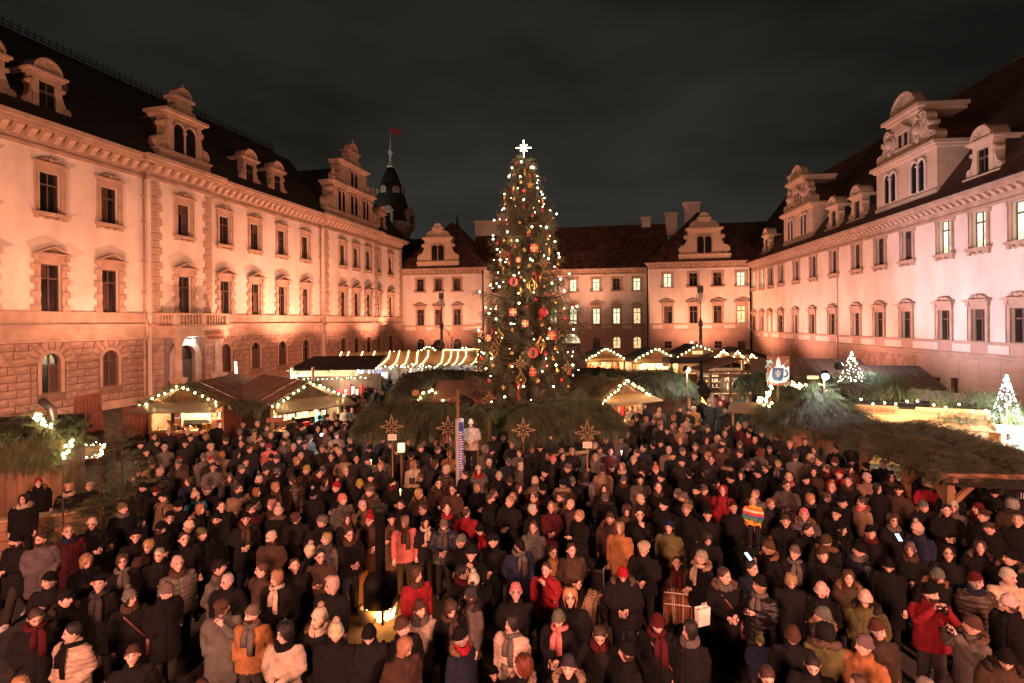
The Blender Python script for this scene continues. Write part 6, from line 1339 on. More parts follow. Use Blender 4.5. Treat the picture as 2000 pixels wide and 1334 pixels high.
# star on the tip
st = thing('tree_star', 'glowing yellow white eight pointed star on the tip of the Christmas tree', 'star', at(1023, 289, 24.0)); m = MB()
for k in range(8):
    a = math.pi*k/4; r = .34 if k % 2 == 0 else .2
    if k == 6: r = .44
    m.tube([(.03*math.cos(a), 0, .03*math.sin(a)), (r*math.cos(a), 0, r*math.sin(a))], .022, 5)
ob('rays', m.mesh('rays', 'star_tube'), st); m = MB(); m.tube([(0, .05, -.05), (0, .05, -.9)], .02, 5); ob('rod', m.mesh('rod', 'iron'), st); lamp('tree_star_light', 'POINT', at(1023, 289, 23.7), 14, (1, .9, .5), .2)
# bulbs (photo positions of the brightest first), then the rest on the crown
LS = thing('light_string', 'white bulbs scattered over the great Christmas tree', 'string lights', TB); rg = random.Random(3)
def on_crown(px, py, out=1.02):     # point of the crown's near face seen at this photo place
    u, v = uv(px, py)
    for k in range(60):
        Y = 24.0+2.8-k*.1; p = Vector((u/F*Y, Y, EYE-v/F*Y)); dx = p.x-TB.x; dy = p.y-TB.y
        if math.hypot(dx, dy) <= tree_r(p.z)*out: break
    q = Vector((u/F*24, 24, EYE-v/F*24))
    r = tree_r(q.z)*out; dx = q.x-TB.x; dy = -math.sqrt(max(0, r*r-dx*dx)) if abs(dx) < r else 0
    Y = 24+dy; return Vector((u/F*Y, Y, EYE-v/F*Y))
zt = [(1018,316),(1000,328),(1038,327),(1042,328),(994,345),(1016,345),(1050,367),(985,380),(1059,380),(1023,390),(984,407),(1087,418),(1039,443),(1067,444),(991,453),(963,460),(963,467),(1084,472),(971,487),(1091,495),(1092,502),(1036,506),(977,508),(1071,505),(1004,538),(1078,553),(958,557),(937,570),(1112,535),(1014,592),(955,612),(1061,612),(969,623),(1118,601),(1127,598),(935,645),(998,632),(1070,661),(936,666),(945,690),(1120,643),(1086,713),(1119,713),(1023,755),(1081,755),(949,720),(960,700),(1000,716),(986,775),(1066,700),(975,560),(1102,568),(1095,545),(1010,470),(965,430),(1075,410)]
for px, py in zt: p = on_crown(px, py, 1.04); ob('bulb', BULBW, LS, p-TB, scale=(1.0,)*3)
for i in range(90):
    zz = rg.uniform(2.2, 12.8); a = rg.uniform(0, 6.283); r = tree_r(zz)*rg.uniform(.8, 1.04); ob('bulb', BULBW, LS, (r*math.cos(a), r*math.sin(a), zz), scale=(.6,)*3)
for px, py, dy in ((1020, 360, 1), (990, 470, 1.2), (1070, 480, 1.2), (960, 590, 1.4), (1095, 610, 1.4), (1020, 560, 1.2), (950, 700, 1.6), (1090, 720, 1.6), (1020, 690, 1.6)): lamp('tree_light', 'POINT', on_crown(px, py, 1.0)+Vector((0, -dy*.4, 0)), 12, (1, .68, .34), .25)
# ornaments, each hung on the tree
g1 = MB(); g1.ball((0, 0, 0), .1, 12, 8); g1.lathe([(.03, .09), (.03, .13)], n=6); BG = g1.mesh('bauble', 'gold', True); BR = g1.mesh('bauble', 'red_shiny', True)
def orn(name, label, cat, me, p, group=None, s=1.0, rz=0):
    t = thing(name, label, cat, p, rz, group); ob({'bauble': 'ball'}.get(name, 'body'), me, t, scale=(s,)*3); m = MB(); return t
ball_at = [(1008,318,'r'),(1035,343,'r'),(1046,343,'r'),(1004,341,'g'),(1017,356,'g'),(987,397,'g'),(1004,389,'g'),(1001,372,'r'),(1023,405,'r'),(1040,421,'r'),(1059,411,'r'),(980,431,'r'),(991,437,'r'),(1015,434,'g'),(1080,427,'g'),(1033,453,'g'),(1032,459,'r'),(1071,460,'r'),(1070,466,'g'),(971,475,'r'),(984,470,'g'),(999,470,'g'),(1006,483,'r'),(1024,488,'g'),(1046,585,'r'),(977,516,'g'),(994,514,'g'),(1013,521,'g'),(1034,519,'g'),(1090,516,'g'),(1088,525,'r'),(1042,533,'r'),(1018,541,'g'),(1063,560,'g'),(1070,575,'r'),(1058,635,'g'),(1055,622,'r'),(1001,645,'g'),(961,647,'r'),(938,654,'g'),(1113,632,'g'),(1104,622,'r'),(1098,605,'r'),(997,715,'g'),(963,715,'g'),(1088,724,'g'),(1112,729,'r'),(1097,743,'r'),(983,757,'g'),(1110,755,'g'),(1065,690,'r'),(1085,680,'g'),(940,700,'r'),(1080,700,'g'),(955,745,'r'),(1050,745,'g'),(970,600,'g'),(1030,600,'r'),(1085,590,'g'),(1012,750,'r'),(1040,720,'g'),(1000,690,'g')]
for i, (px, py, c) in enumerate(ball_at):
    p = on_crown(px, py, 1.03); big = .9 if py > 600 else .75
    orn('bauble', ('red' if c == 'r' else 'gold')+' glass bauble hanging on the Christmas tree '+('below the middle' if py > 600 else 'above the middle' if py > 430 else 'near the tip'), 'bauble', BR if c == 'r' else BG, p, ('red' if c == 'r' else 'gold')+' baubles on the tree', big*rg.uniform(.85, 1.1))
m = MB(); m.box(-.32, .32, -.32, .32, -.34, .34); GB = m.mesh('box', 'red_shiny'); m = MB(); m.box(-.06, .06, -.33, .33, -.35, .35); m.box(-.33, .33, -.33, .33, -.06, .06)
for s in (-1, 1): m.tube([(0, -.34, .34), (s*.14, -.36, .46), (s*.2, -.34, .36), (0, -.34, .33)], .035, 5)
GR = m.mesh('ribbon', 'gold')
for px, py, s, where in ((1044, 485, .46, 'upper right'), (1012, 508, .3, 'upper left'), (1001, 610, .44, 'left'), (1026, 632, .40, 'middle'), (1041, 727, .42, 'low centre'), (1078, 655, .5, 'low right'), (954, 660, .4, 'low left')):
    p = on_crown(px, py, 1.0); t = thing('gift_box', where+' red gift box with gold ribbon on the Christmas tree', 'ornament', p, R(rg.uniform(-25, 25)), 'gift boxes on the tree', (s,)*3); ob('box', GB, t); ob('ribbon', GR, t)
for px, py, r, where in ((1003, 550, .18, 'upper left'), (1041, 689, .21, 'low centre')):
    t = thing('round_ornament', where+' red disc ornament with dark motif on the Christmas tree', 'ornament', on_crown(px, py, 1.04), R(6)); m = MB(); m.prism(arc(0, 0, r, 0, 345, 22), -.02, .02); ob('disc', m.mesh('disc', 'red_disc'), t); m = MB(); m.tube([(r*math.cos(k*math.pi/10), -.01, r*math.sin(k*math.pi/10)) for k in range(21)], .02, 5, False); ob('rim', m.mesh('rim', 'red_shiny'), t); m = MB(); m.prism([(-.08, -.13), (.03, -.15), (.08, -.02), (.05, .12), (-.03, .14), (-.04, .03)], -.032, -.022); ob('motif', m.mesh('motif', 'ink'), t)
t = thing('large_bauble', 'large reddish gold glass ball right of the tree middle', 'ornament', on_crown(1061, 610, 1.05)); m = MB(); m.ball((0, 0, 0), .20, 16, 10); ob('ball', m.mesh('ball', 'red_disc', True), t); m = MB(); m.lathe([(.05, .22), (.05, .3)], n=8); ob('cap', m.mesh('cap', 'gold'), t)
for px, py, where in ((1039, 557, 'upper middle'), (974, 658, 'left'), (965, 684, 'lower left'), (1056, 673, 'right'), (1017, 742, 'lowest')):
    t = thing('onion_ornament', where+' gold onion shaped ring ornament on the Christmas tree', 'ornament', on_crown(px, py, 1.05), R(rg.uniform(-20, 20)), 'onion shaped ornaments on the tree'); m = MB()
    for k, sx in enumerate((1, .55)):
        for s in (-1, 1): m.tube([(0, 0, .34), (s*.04, 0, .22), (s*.19*sx, 0, .06), (s*.2*sx, 0, -.06), (s*.06, 0, -.22), (0, 0, -.36)], .02, 5)
    m.ball((0, 0, 0), .06, 6, 5); ob('rings', m.mesh('rings', 'gold'), t)
for i, (px, py, r, lab) in enumerate(((1062, 514, .3, 'straw star in the upper right of the tree'), (1016, 710, .33, 'straw star low in the middle of the tree'), (1109, 718, .3, 'straw star at the lower right edge of the tree'), (1086, 655, .34, 'pale straw star amid the right boughs'), (981, 497, .28, 'straw star at the upper left edge of the tree'), (956, 778, .3, 'gold star figure at the foot of the tree left'))): star(lab, on_crown(px, py, 1.06), r, False, 'gold' if i == 5 else 'straw', 'straw stars on the tree', 'straw_star')
def flat_star(px, py, r, mt, lab):
    m = MB(); pts = []
    for k in range(10): a = math.pi/2+k*math.pi/5; rr = r if k % 2 == 0 else r*.42; pts.append((rr*math.cos(a), rr*math.sin(a)))
    m.prism(pts[::-1], -.03, .03); t = thing('star_ornament', lab, 'ornament', on_crown(px, py, 1.05), R(rg.uniform(-10, 10)), 'flat stars on the tree'); ob('body', m.mesh('body', mt), t)
flat_star(1036, 361, .17, 'gold', 'flat gold star near the tip of the tree'); flat_star(1024, 373, .12, 'red_shiny', 'small flat red star near the tip of the tree'); flat_star(1064, 712, .2, 'red_shiny', 'flat red star low on the right of the tree')
for px, py in ((1025, 333), (1002, 368), (985, 385), (1060, 392), (1073, 490), (1017, 567), (1055, 542), (983, 525)):
    t = thing('cone_ornament', 'gold cone ornament hanging on the upper Christmas tree', 'ornament', on_crown(px, py, 1.05), 0, 'gold cones on the tree'); m = MB(); m.lathe([(.01, -.25), (.06, .02), (.05, .1), (.01, .13)], n=8); ob('body', m.mesh('body', 'gold', True), t)
t = thing('pretzel_ornament', 'gold open curl ornament right of the upper middle of the tree', 'ornament', on_crown(1066, 537, 1.06)); m = MB(); m.tube([(.2*math.cos(k*.55)*(1+.12*math.sin(k)), 0, .16*math.sin(k*.55)) for k in range(11)], .028, 5); ob('curl', m.mesh('curl', 'gold'), t)
for px, py in ((992, 505), (1010, 767), (1045, 545)):
    t = thing('ribbon_streamer', 'red streamer hanging down the boughs of the tree', 'ornament', on_crown(px, py, 1.05), 0, 'red streamers on the tree'); m = MB(); m.tube([(0, 0, .3), (.05, 0, .1), (.03, 0, -.1), (.1, 0, -.35)], .045, 5); ob('ribbon', m.mesh('ribbon', 'red_shiny'), t)
# ================================================================ people
mat('skin', rough=.6, var=.08, scale=14, objcol=True, attr='face')
mat('cloth', rough=.92, var=.22, scale=9, bump=.5, bscale=38, objcol=True, dist=.008, spec=.2)
mat('quilt', rough=.5, var=.15, scale=6, bump=.4, bscale=26, objcol=True, dist=.012, spec=.4)
mat('knit', rough=.95, var=.2, scale=30, bump=.9, bscale=90, objcol=True, dist=.01, spec=.1)
mat('hair', rough=.55, var=.35, scale=16, bump=.8, bscale=60, objcol=True, stretch=(3, 3, .5), dist=.01, spec=.4)
mat('fur', rough=1, var=.4, scale=40, bump=1, bscale=70, objcol=True, dist=.02, spec=.1)
mat('leather', rough=.4, var=.2, scale=8, objcol=True)
mat('stripes', rough=.9, var=.05, scale=9, attr='face')
mat('glasses', (.02, .02, .02), .25, 0, spec=.7)
mat('crowd', rough=.9, var=.15, scale=9, attr='face')
HV = {'0': (0, -7), 'l': (-36, -3), 'r': (36, -3), 'd': (0, 22), 'x': (-34, 20), 'z': (34, 20), 'u': (0, -16)}
PIV = Vector((0, .012, 1.49))
def head_point(a, z):           # a: 0 = front (-y); returns point and darkness tint of the head surface, z above the neck pivot
    c = .105; t = max(-1, min(1, (z-c)/.128)); k = math.sqrt(max(0, 1-t*t)) ** .82
    rx, ry = .077*k, .099*k; x, y = rx*math.sin(a), -ry*math.cos(a)-.004
    fr_ = max(0, math.cos(a))
    if z < .10: x *= 1-.30*((.10-z)/.12)**1.4; y = y*(1-.10*((.10-z)/.12)) - .008*((.10-z)/.12)*fr_
    if math.cos(a) < 0 and z < .06: y *= 1-.45*((.06-z)/.08)
    g = lambda u, s: math.exp(-(u/s)**2)
    if fr_ > 0:
        if .055 < z < .125: y -= .026*g(x, .015)*min(1, (.128-z)/.055)*(1 if z > .064 else (z-.052)/.012)
        y += .010*(g(x-.031, .016)+g(x+.031, .016))*g(z-.113, .013)
        y -= .005*g(z-.133, .010)*g(x, .06); y -= .006*g(z-.040, .010)*g(x, .025); y -= .007*g(z-.004, .014)*g(x, .02)
        y += .004*g(z-.026, .006)*g(x, .025); y -= .004*(g(x-.045, .018)+g(x+.045, .018))*g(z-.085, .018)
    col = [1, 1, 1]
    if fr_ > .25:
        e_ = (g(x-.031, .015)+g(x+.031, .015))*g(z-.113, .010); b_ = (g(x-.032, .020)+g(x+.032, .020))*g(z-.137, .007)
        d = max(0, 1-.86*e_)*max(0, 1-.62*b_); m_ = g(x, .024)*g(z-.040, .008); s_ = .35*g(x, .016)*g(z-.057, .006)
        ch = .18*(g(x-.045, .02)+g(x+.045, .02)+1.2*g(x, .014)*.7)*g(z-.08, .02)
        col = [d*(1-.22*m_)*(1-s_), d*(1-.5*m_)*(1-s_)*(1-ch), d*(1-.45*m_)*(1-s_)*(1-ch)]
    return Vector((x, y, z)), col
class Body(MB):
    def __init__(s): MB.__init__(s); s.c = []
    def pad(s, col=(1, 1, 1)): s.c += [col]*(len(s.v)-len(s.c))
    def ring_loft(s, rings, cols=None):
        n = len(rings[0]); b = len(s.v)
        for i, r in enumerate(rings):
            s.v += [tuple(p) for p in r]; s.c += (cols[i] if cols else [(1, 1, 1)]*n)
        for i in range(len(rings)-1):
            for k in range(n): j = (k+1) % n; s.f.append((b+i*n+k, b+i*n+j, b+(i+1)*n+j, b+(i+1)*n+k)); s.m.append(s.cur)
        s.f.append(tuple(b+k for k in reversed(range(n)))); s.m.append(s.cur); e = b+(len(rings)-1)*n; s.f.append(tuple(e+k for k in range(n))); s.m.append(s.cur)
    def done(s, name, m, smooth=True):
        s.pad(); me = s.mesh(name, m, smooth); a = me.color_attributes.new('face', 'FLOAT_COLOR', 'POINT')
        a.data.foreach_set('color', [q for c in s.c for q in (*c, 1)]); return me
POSE = {   # elbow, wrist for the left (-x) and right (+x) arm; None = hand in the pocket
 'w': ((-.235, .03, 1.11), (-.245, -.06, .86), (.235, .03, 1.11), (.245, -.06, .86)),
 'o': ((-.262, .075, 1.12), (-.195, -.115, .975), (.262, .075, 1.12), (.195, -.115, .975)),
 'c': ((-.27, .0, 1.12), (-.055, -.25, 1.06), (.27, .0, 1.12), (.055, -.25, 1.09)),
 'x': ((-.26, -.05, 1.13), (.07, -.235, 1.16), (.26, -.05, 1.13), (-.07, -.225, 1.19)),
 'p': ((-.25, -.05, 1.14), (-.04, -.33, 1.27), (.25, -.05, 1.14), (.05, -.33, 1.28)),
 'a': ((-.25, -.17, 1.24), (-.06, -.27, 1.51), (.25, -.17, 1.24), (.06, -.27, 1.51)),
 'f': ((-.262, .075, 1.12), (-.195, -.115, .975), (.22, -.18, 1.18), (.04, -.20, 1.43)),
 'm': ((-.25, .02, 1.12), (-.26, -.08, .86), (.26, -.06, 1.13), (.10, -.30, 1.22)),
 's': ((-.27, -.02, 1.12), (-.10, -.32, .98), (.27, -.02, 1.12), (.10, -.32, .98))}
def hand(b, w, d, side, up=(0, 0, 1)):
    w, d = Vector(w), Vector(d).normalized(); s_ = d.cross(Vector(up)); s_ = s_.normalized() if s_.length > .1 else Vector((1, 0, 0)); n = s_.cross(d).normalized()
    b.tube([w-d*.03, w, w+d*.03, w+d*.075], [.026, .027, .037, .036], 8, True, 1.1, .55); b.pad()
    for k, l in enumerate((.055, .07, .075, .065)):
        o = w+d*.07+s_*(.030-.02*k); b.tube([o, o+d*l*.5+n*-.006, o+d*l*.8-n*.028], [.0095, .0088, .007], 5); b.pad()
    o = w+d*.02+s_*side*-.032; b.tube([o, o+d*.03+s_*side*-.022-n*.012, o+d*.058+s_*side*-.022-n*.03], [.012, .011, .008], 5); b.pad()
def legs_pts(sit, walk):
    if sit: return [[(s*.09, .02, .93), (s*.10, -.18, .95), (s*.11, -.44, .93), (s*.11, -.50, .80), (s*.11, -.48, .46)] for s in (-1, 1)]
    if walk: return [[(s*.09, 0, .92), (s*.10, -s*.16, .52), (s*.10, -s*.26+ (.12 if s < 0 else 0), .09)] for s in (-1, 1)]
    return [[(s*.09, .0, .92), (s*.105, -.015, .5), (s*.115, .02, .09)] for s in (-1, 1)]
_bm = {}
def body_mesh(pose, hv, sit=False, walk=False):
    k = (pose, hv, sit, walk)
    if k in _bm: return _bm[k]
    b = Body(); yaw, pit = HV[hv]; M = Matrix.Translation(PIV) @ Euler((R(pit), 0, R(yaw))).to_matrix().to_4x4(); n = 34; rings, cols = [], []
    zs = [.232, .229, .222, .208, .19, .175, .16, .148, .139, .131, .124, .117, .111, .104, .096, .088, .08, .072, .064, .057, .05, .043, .037, .03, .022, .012, .002, -.012]
    for z in zs:
        r, c = [], []
        for q in range(n):
            p, cc = head_point(-math.pi+2*math.pi*q/n+math.pi, z); r.append(M @ p); c.append(cc)
        rings.append(r); cols.append(c)
    for (z, rx, ry, cy) in ((1.462, .054, .058, .014), (1.43, .055, .058, .018), (1.40, .09, .07, .02), (1.36, .15, .085, .015), (1.2, .15, .095, .01), (1.0, .13, .09, .01), (.90, .14, .095, .01)):
        rings.append([Vector((rx*math.sin(2*math.pi*q/n), cy-ry*math.cos(2*math.pi*q/n), z)) for q in range(n)]); cols.append([(1, 1, 1)]*n)
    b.ring_loft(rings[::-1], cols[::-1])
    for s in (-1, 1): b.ball(tuple(M @ Vector((s*.077, .008, .10))), .024, 6, 5, 1.3); b.pad((.92, .85, .85))
    def on_face(x, z, out): p = skull(math.asin(max(-1, min(1, x/.074))), z, out); return M @ Vector((x, p.y, z))
    for s in (-1, 1):
        b.tube([on_face(s*.019, .113, -.001), on_face(s*.026, .1145, .0035), on_face(s*.036, .1145, .0035), on_face(s*.046, .112, -.001)], [.002, .0062, .0062, .002], 6); b.pad((.07, .06, .07))
        b.tube([on_face(s*.015, .134, .001), on_face(s*.032, .139, .003), on_face(s*.052, .133, .001)], [.0035, .005, .003], 5); b.pad((.26, .2, .17))
    b.tube([on_face(-.022, .041, .0), on_face(0, .0425, .004), on_face(.022, .041, .0)], [.002, .0055, .002], 6); b.pad((.62, .28, .27))
    P_ = POSE[pose]
    for i, s in enumerate((-1, 1)):
        e_, w_ = P_[2*i], P_[2*i+1]; b.tube([(s*.15, .01, 1.38), (s*.19, .01, 1.36), e_, w_], [.04, .048, .04, .028], 8); b.pad()
        pocket = pose == 'o' or (pose == 'f' and s < 0)
        if not pocket: hand(b, w_, Vector(w_)-Vector(e_), s, (0, 0, 1) if abs((Vector(w_)-Vector(e_)).normalized().z) < .8 else (0, 1, 0))
    for l in legs_pts(sit, walk): b.tube(l, [.08, .055, .04] if len(l) == 3 else [.08, .075, .06, .055, .04], 8); b.pad()
    _bm[k] = b.done('body', 'skin'); return _bm[k]
def voxel(mb, size, name, m, smooth=3):
    me = mb.mesh('tmp', m); o = bpy.data.objects.new('tmp', me); COL.objects.link(o)
    r = o.modifiers.new('r', 'REMESH'); r.mode = 'VOXEL'; r.voxel_size = size; r.use_smooth_shade = True
    if smooth: q = o.modifiers.new('s', 'SMOOTH'); q.iterations = smooth; q.factor = .5
    dg = bpy.context.evaluated_depsgraph_get(); me2 = bpy.data.meshes.new_from_object(o.evaluated_get(dg)); bpy.data.objects.remove(o); me2.name = name; return me2
def coat_mesh(pose, style, sit=False, vox=.018):
    k = ('coat', pose, style, sit, vox)
    if k in _bm: return _bm[k]
    hem = {'j': .80, 'p': .78, 'l': .52, 'k': .72}[style]
    if sit: hem = .86
    fat = 1.17 if style in 'pk' else 1.09; mb = MB(); n = 18
    R_ = [(1.475, .070, .072, .012), (1.445, .082, .08, .014), (1.415, .125, .10, .014), (1.385, .19, .118, .012), (1.33, .222, .138, .01), (1.22, .215, .148, .004), (1.08, .205, .15, .0), (.98, .212, .152, .0), (.88, .228, .16, .0)]
    if hem < .85: R_ += [(.78, .235, .165, .0)]
    if hem < .7: R_ += [(.65, .238, .168, .0)]
    R_ += [(hem, R_[-1][1]+.006, R_[-1][2]+.006, 0)]
    b = len(mb.v)
    for (z, rx, ry, cy) in R_: mb.v += [(rx*fat*math.sin(2*math.pi*q/n), cy-ry*fat*math.cos(2*math.pi*q/n), z) for q in range(n)]
    for i in range(len(R_)-1):
        for q in range(n): j = (q+1) % n; mb.f.append((b+i*n+q, b+(i+1)*n+q, b+(i+1)*n+j, b+i*n+j)); mb.m.append(0)
    mb.f.append(tuple(b+q for q in range(n))); mb.m.append(0); e_ = b+(len(R_)-1)*n; mb.f.append(tuple(e_+q for q in reversed(range(n)))); mb.m.append(0)
    P_ = POSE[pose]
    for i, s in enumerate((-1, 1)):
        e2, w2 = Vector(P_[2*i]), Vector(P_[2*i+1]); pocket = pose == 'o' or (pose == 'f' and s < 0); w3 = w2 if pocket else w2-(w2-e2).normalized()*.015
        mb.tube([(s*.13, .01, 1.375), (s*.19, .01, 1.365), (s*.225, .012, 1.30), e2, e2.lerp(w2, .4), w3], [.06*fat, .082*fat, .079*fat, .066*fat, .061*fat, .052*fat], 10)
    mb.tube([(.088*math.sin(2*math.pi*q/16), .012-.088*math.cos(2*math.pi*q/16), 1.462+.012*math.cos(2*math.pi*q/16)*-1) for q in range(17)], .024, 6, False)
    if sit: 
        for l in legs_pts(True, False): mb.tube(l[:3], [.13, .12, .1], 10)
    me = voxel(mb, vox, 'coat', 'quilt' if style == 'p' else 'cloth')
    n_ = len(me.vertices); co = np.empty(n_*3); no = np.empty(n_*3); me.vertices.foreach_get('co', co); me.vertices.foreach_get('normal', no); co = co.reshape(-1, 3); no = no.reshape(-1, 3)
    if style == 'p': co += no*(.012*np.abs(np.sin(np.pi*co[:, 2]/.075))-.006)[:, None]
    d = np.array([noise.noise(Vector((p[0]*9, p[1]*9, p[2]*13)))*.010+(.25-abs(noise.noise(Vector((p[0]*6+3, p[1]*6, p[2]*15+p[0]*8)))))*.015+(.2-abs(noise.noise(Vector((p[0]*17, p[1]*17+5, p[2]*24)))))*.007 for p in co])
    slit = (np.abs(co[:, 0]+.012) < .016) & (co[:, 1] < 0) & (co[:, 2] < 1.40) & (co[:, 2] > hem+.04) & (no[:, 1] < -.4)
    co += no*(d-np.where(slit, .010, 0))[:, None]; me.vertices.foreach_set('co', co.ravel()); me.update(); _bm[k] = me; return me
def trousers_mesh(sit, walk):
    k = ('tr', sit, walk)
    if k not in _bm:
        b = MB(); L_ = legs_pts(sit, walk)
        for l in L_: b.tube([l[0]]+l[1:], [.105, .085, .07] if len(l) == 3 else [.11, .105, .09, .085, .065], 10)
        b.lathe([(.10, .84), (.15, .90), (.15, 1.0)], n=12); _bm[k] = voxel(b, .03, 'trousers', 'cloth', 2)
    return _bm[k]
def shoe_mesh():
    if 'shoe' not in _bm:
        b = MB(); b.tube([(0, .07, .05), (0, .0, .055), (0, -.09, .045), (0, -.17, .032)], [.045, .05, .045, .03], 8, True, 1, .9); b.box(-.045, .045, -.19, .09, 0, .02); _bm['shoe'] = b.mesh('shoe', 'leather', True)
    return _bm['shoe']
# ---- headgear and hair, in the frame of the neck pivot
def skull(a, z, off):
    p, _ = head_point(a, max(-.02, min(.229, z))); c = Vector((0, -.004, .11)); d = Vector((p.x, p.y, 0)); k = d.length or 1e-6
    return Vector((p.x*(1+off/k), (p.y+.004)*(1+off/k)-.004, z))
def shell(lim, off, top=.016, rows=9, n=26, jit=.0, mb=None, under=False):
    mb = mb or MB(); b = len(mb.v); rg_ = random.Random(3)
    for i in range(rows+1):
        f = i/rows
        for q in range(n):
            a = 2*math.pi*q/n; a_ = (a+math.pi) % (2*math.pi)-math.pi; zl = lim(a_); th = f*math.pi/2
            z = .229+(zl-.229)*(1-math.cos(th)) if zl > .1 else .229+(zl-.229)*(f**1.25)
            o = off if not under else (.003 if z > .115 else off*min(1, .1+(.115-z)/.05)); p = skull(a_, z, o) if z > .0 else skull(a_, .02, o)
            p = Vector((p.x, p.y, z+top*(1-f)*(1 if z > .1 else 0)))
            if z <= .0: p.z = z
            if z > .222: p.x *= .75*f/.25 if f < .25 else 1; p.y *= .75*f/.25 if f < .25 else 1
            s_ = 1+(2.6*jit/.003)*.03*(noise.noise(Vector((a*5, zl*3, z*7)))+.6*noise.noise(Vector((a*13, 1, z*5)))) if jit else 1
            mb.v.append((p.x*s_+rg_.gauss(0, jit*.6), p.y*s_+rg_.gauss(0, jit*.6), p.z+rg_.gauss(0, jit)))
    for i in range(rows):
        for q in range(n): j = (q+1) % n; mb.f.append((b+i*n+q, b+(i+1)*n+q, b+(i+1)*n+j, b+i*n+j)); mb.m.append(0)
    mb.f.append(tuple(b+q for q in range(n))); mb.m.append(0)
    return mb
def cosr(a, front, side, back):     # smooth limit by angle: 0 front, pi back
    t = abs(a)/math.pi
    return front+(side-front)*min(1, t/.42)**2.2 if t < .42 else side+(back-side)*((t-.42)/.58)
def hat_mesh(t):
    if t in _bm: return _bm[t]
    mm = 'hair'
    if t == 's': mb = shell(lambda a: cosr(a, .196, .115, .035), .013, .01, 10, jit=.0025)
    elif t == 'q': mb = shell(lambda a: cosr(a, .225, .10, .04), .007, .0, 9, jit=.001)
    elif t == 'm': mb = shell(lambda a: cosr(a, .185, .02, -.005), .026, .014, 11, jit=.003)
    elif t == 'y': mb = shell(lambda a: cosr(a, .185, .03, -.01), .040, .03, 12, jit=.008)
    elif t == 'l': mb = shell(lambda a: cosr(a, .19, -.10, -.17), .026, .012, 14, jit=.003)
    elif t == 'under_l': mb = shell(lambda a: cosr(a, .19, -.10, -.17), .026, 0, 14, jit=.0025, under=True)
    elif t == 'under_m': mb = shell(lambda a: cosr(a, .185, .02, -.005), .026, 0, 12, jit=.0025, under=True)
    elif t == 'u': mb = shell(lambda a: cosr(a, .196, .10, .05), .012, .01, 10, jit=.002); mb.ball((0, .09, .20), .045, 8, 6)
    else: mm = 'knit'
    if len(t) == 1 and t in 'BPAH': mb = shell((lambda a: cosr(a, .158, .115, .085)) if t != 'H' else (lambda a: cosr(a, .150, .115, .085)), .015, .03 if t != 'H' else .005, 9)
    if len(t) == 1 and t in 'BP':
        for i, (dz, o) in enumerate(((0, .024), (.016, .027), (.034, .026), (.046, .018))): 
            mb.v += [tuple(skull((2*math.pi*q/26+math.pi) % (2*math.pi)-math.pi, cosr((2*math.pi*q/26+math.pi) % (2*math.pi)-math.pi, .158, .113, .083)+dz, o)) for q in range(26)]
        b = len(mb.v)-26*4
        for i in range(3):
            for q in range(26): j = (q+1) % 26; mb.f.append((b+i*26+q, b+i*26+j, b+(i+1)*26+j, b+(i+1)*26+q)); mb.m.append(0)
    if t == 'A':
        for s in (-1, 1): mb.tube([(s*.088, .0, .12), (s*.088, -.01, .06), (s*.07, -.02, .0)], [.04, .035, .012], 6, True, .4, 1)
        mb.tube([tuple(skull(2*math.pi*q/20-math.pi, cosr(2*math.pi*q/20-math.pi, .15, .12, .09), .022)) for q in range(21)], .018, 6, False)
    if t == 'H': mb = MB(); mb.tube([tuple(skull(2*math.pi*q/20-math.pi, cosr(2*math.pi*q/20-math.pi, .17, .12, .09), .016)) for q in range(21)], .03, 6, False, .5, 1); mb2 = shell(lambda a: cosr(a, .19, .09, .0), .014, .01, 9, mb=mb)
    if len(t) == 1 and t in 'CV':
        mm = 'cloth'; mb = shell(lambda a: cosr(a, .160, .135, .115), .016, .006, 9)
        z0, l = (.162, .085) if t == 'V' else (.160, .05); pts = [(-.075, -.055, z0), (-.06, -.10-l*.6, z0-.012), (0, -.105-l, z0-.018), (.06, -.10-l*.6, z0-.012), (.075, -.055, z0)]
        mb.poly(pts); mb.poly([(x, y, z-.008) for x, y, z in reversed(pts)])
        for a_, b_ in zip(pts[:-1], pts[1:]): mb.quad((a_[0], a_[1], a_[2]-.008), (b_[0], b_[1], b_[2]-.008), b_, a_)
        if t == 'C': mb.ball((0, -.02, .205), .105, 12, 6, .32)
    if t == 'E': mm = 'knit'; mb = shell(lambda a: cosr(a, .165, .14, .11), .014, .0, 7); mb.ball((.015, .01, .215), .125, 14, 8, .34); mb.ball((.015, .01, .262), .012, 5, 4)
    if t == 'F': mm = 'cloth'; mb = MB(); mb.lathe([(.09, .15), (.165, .147), (.17, .155), (.095, .163), (.092, .2), (.085, .25), (.06, .265), (.01, .255)], (0, -.002, 0), 20)
    if t == 'O': mm = 'cloth'; mb = shell(lambda a: cosr(a, .215, -.045, -.05), .040, .03, 13, jit=.002)
    _bm[t] = mb.mesh('hair' if mm == 'hair' else 'hat', mm, True); return _bm[t]
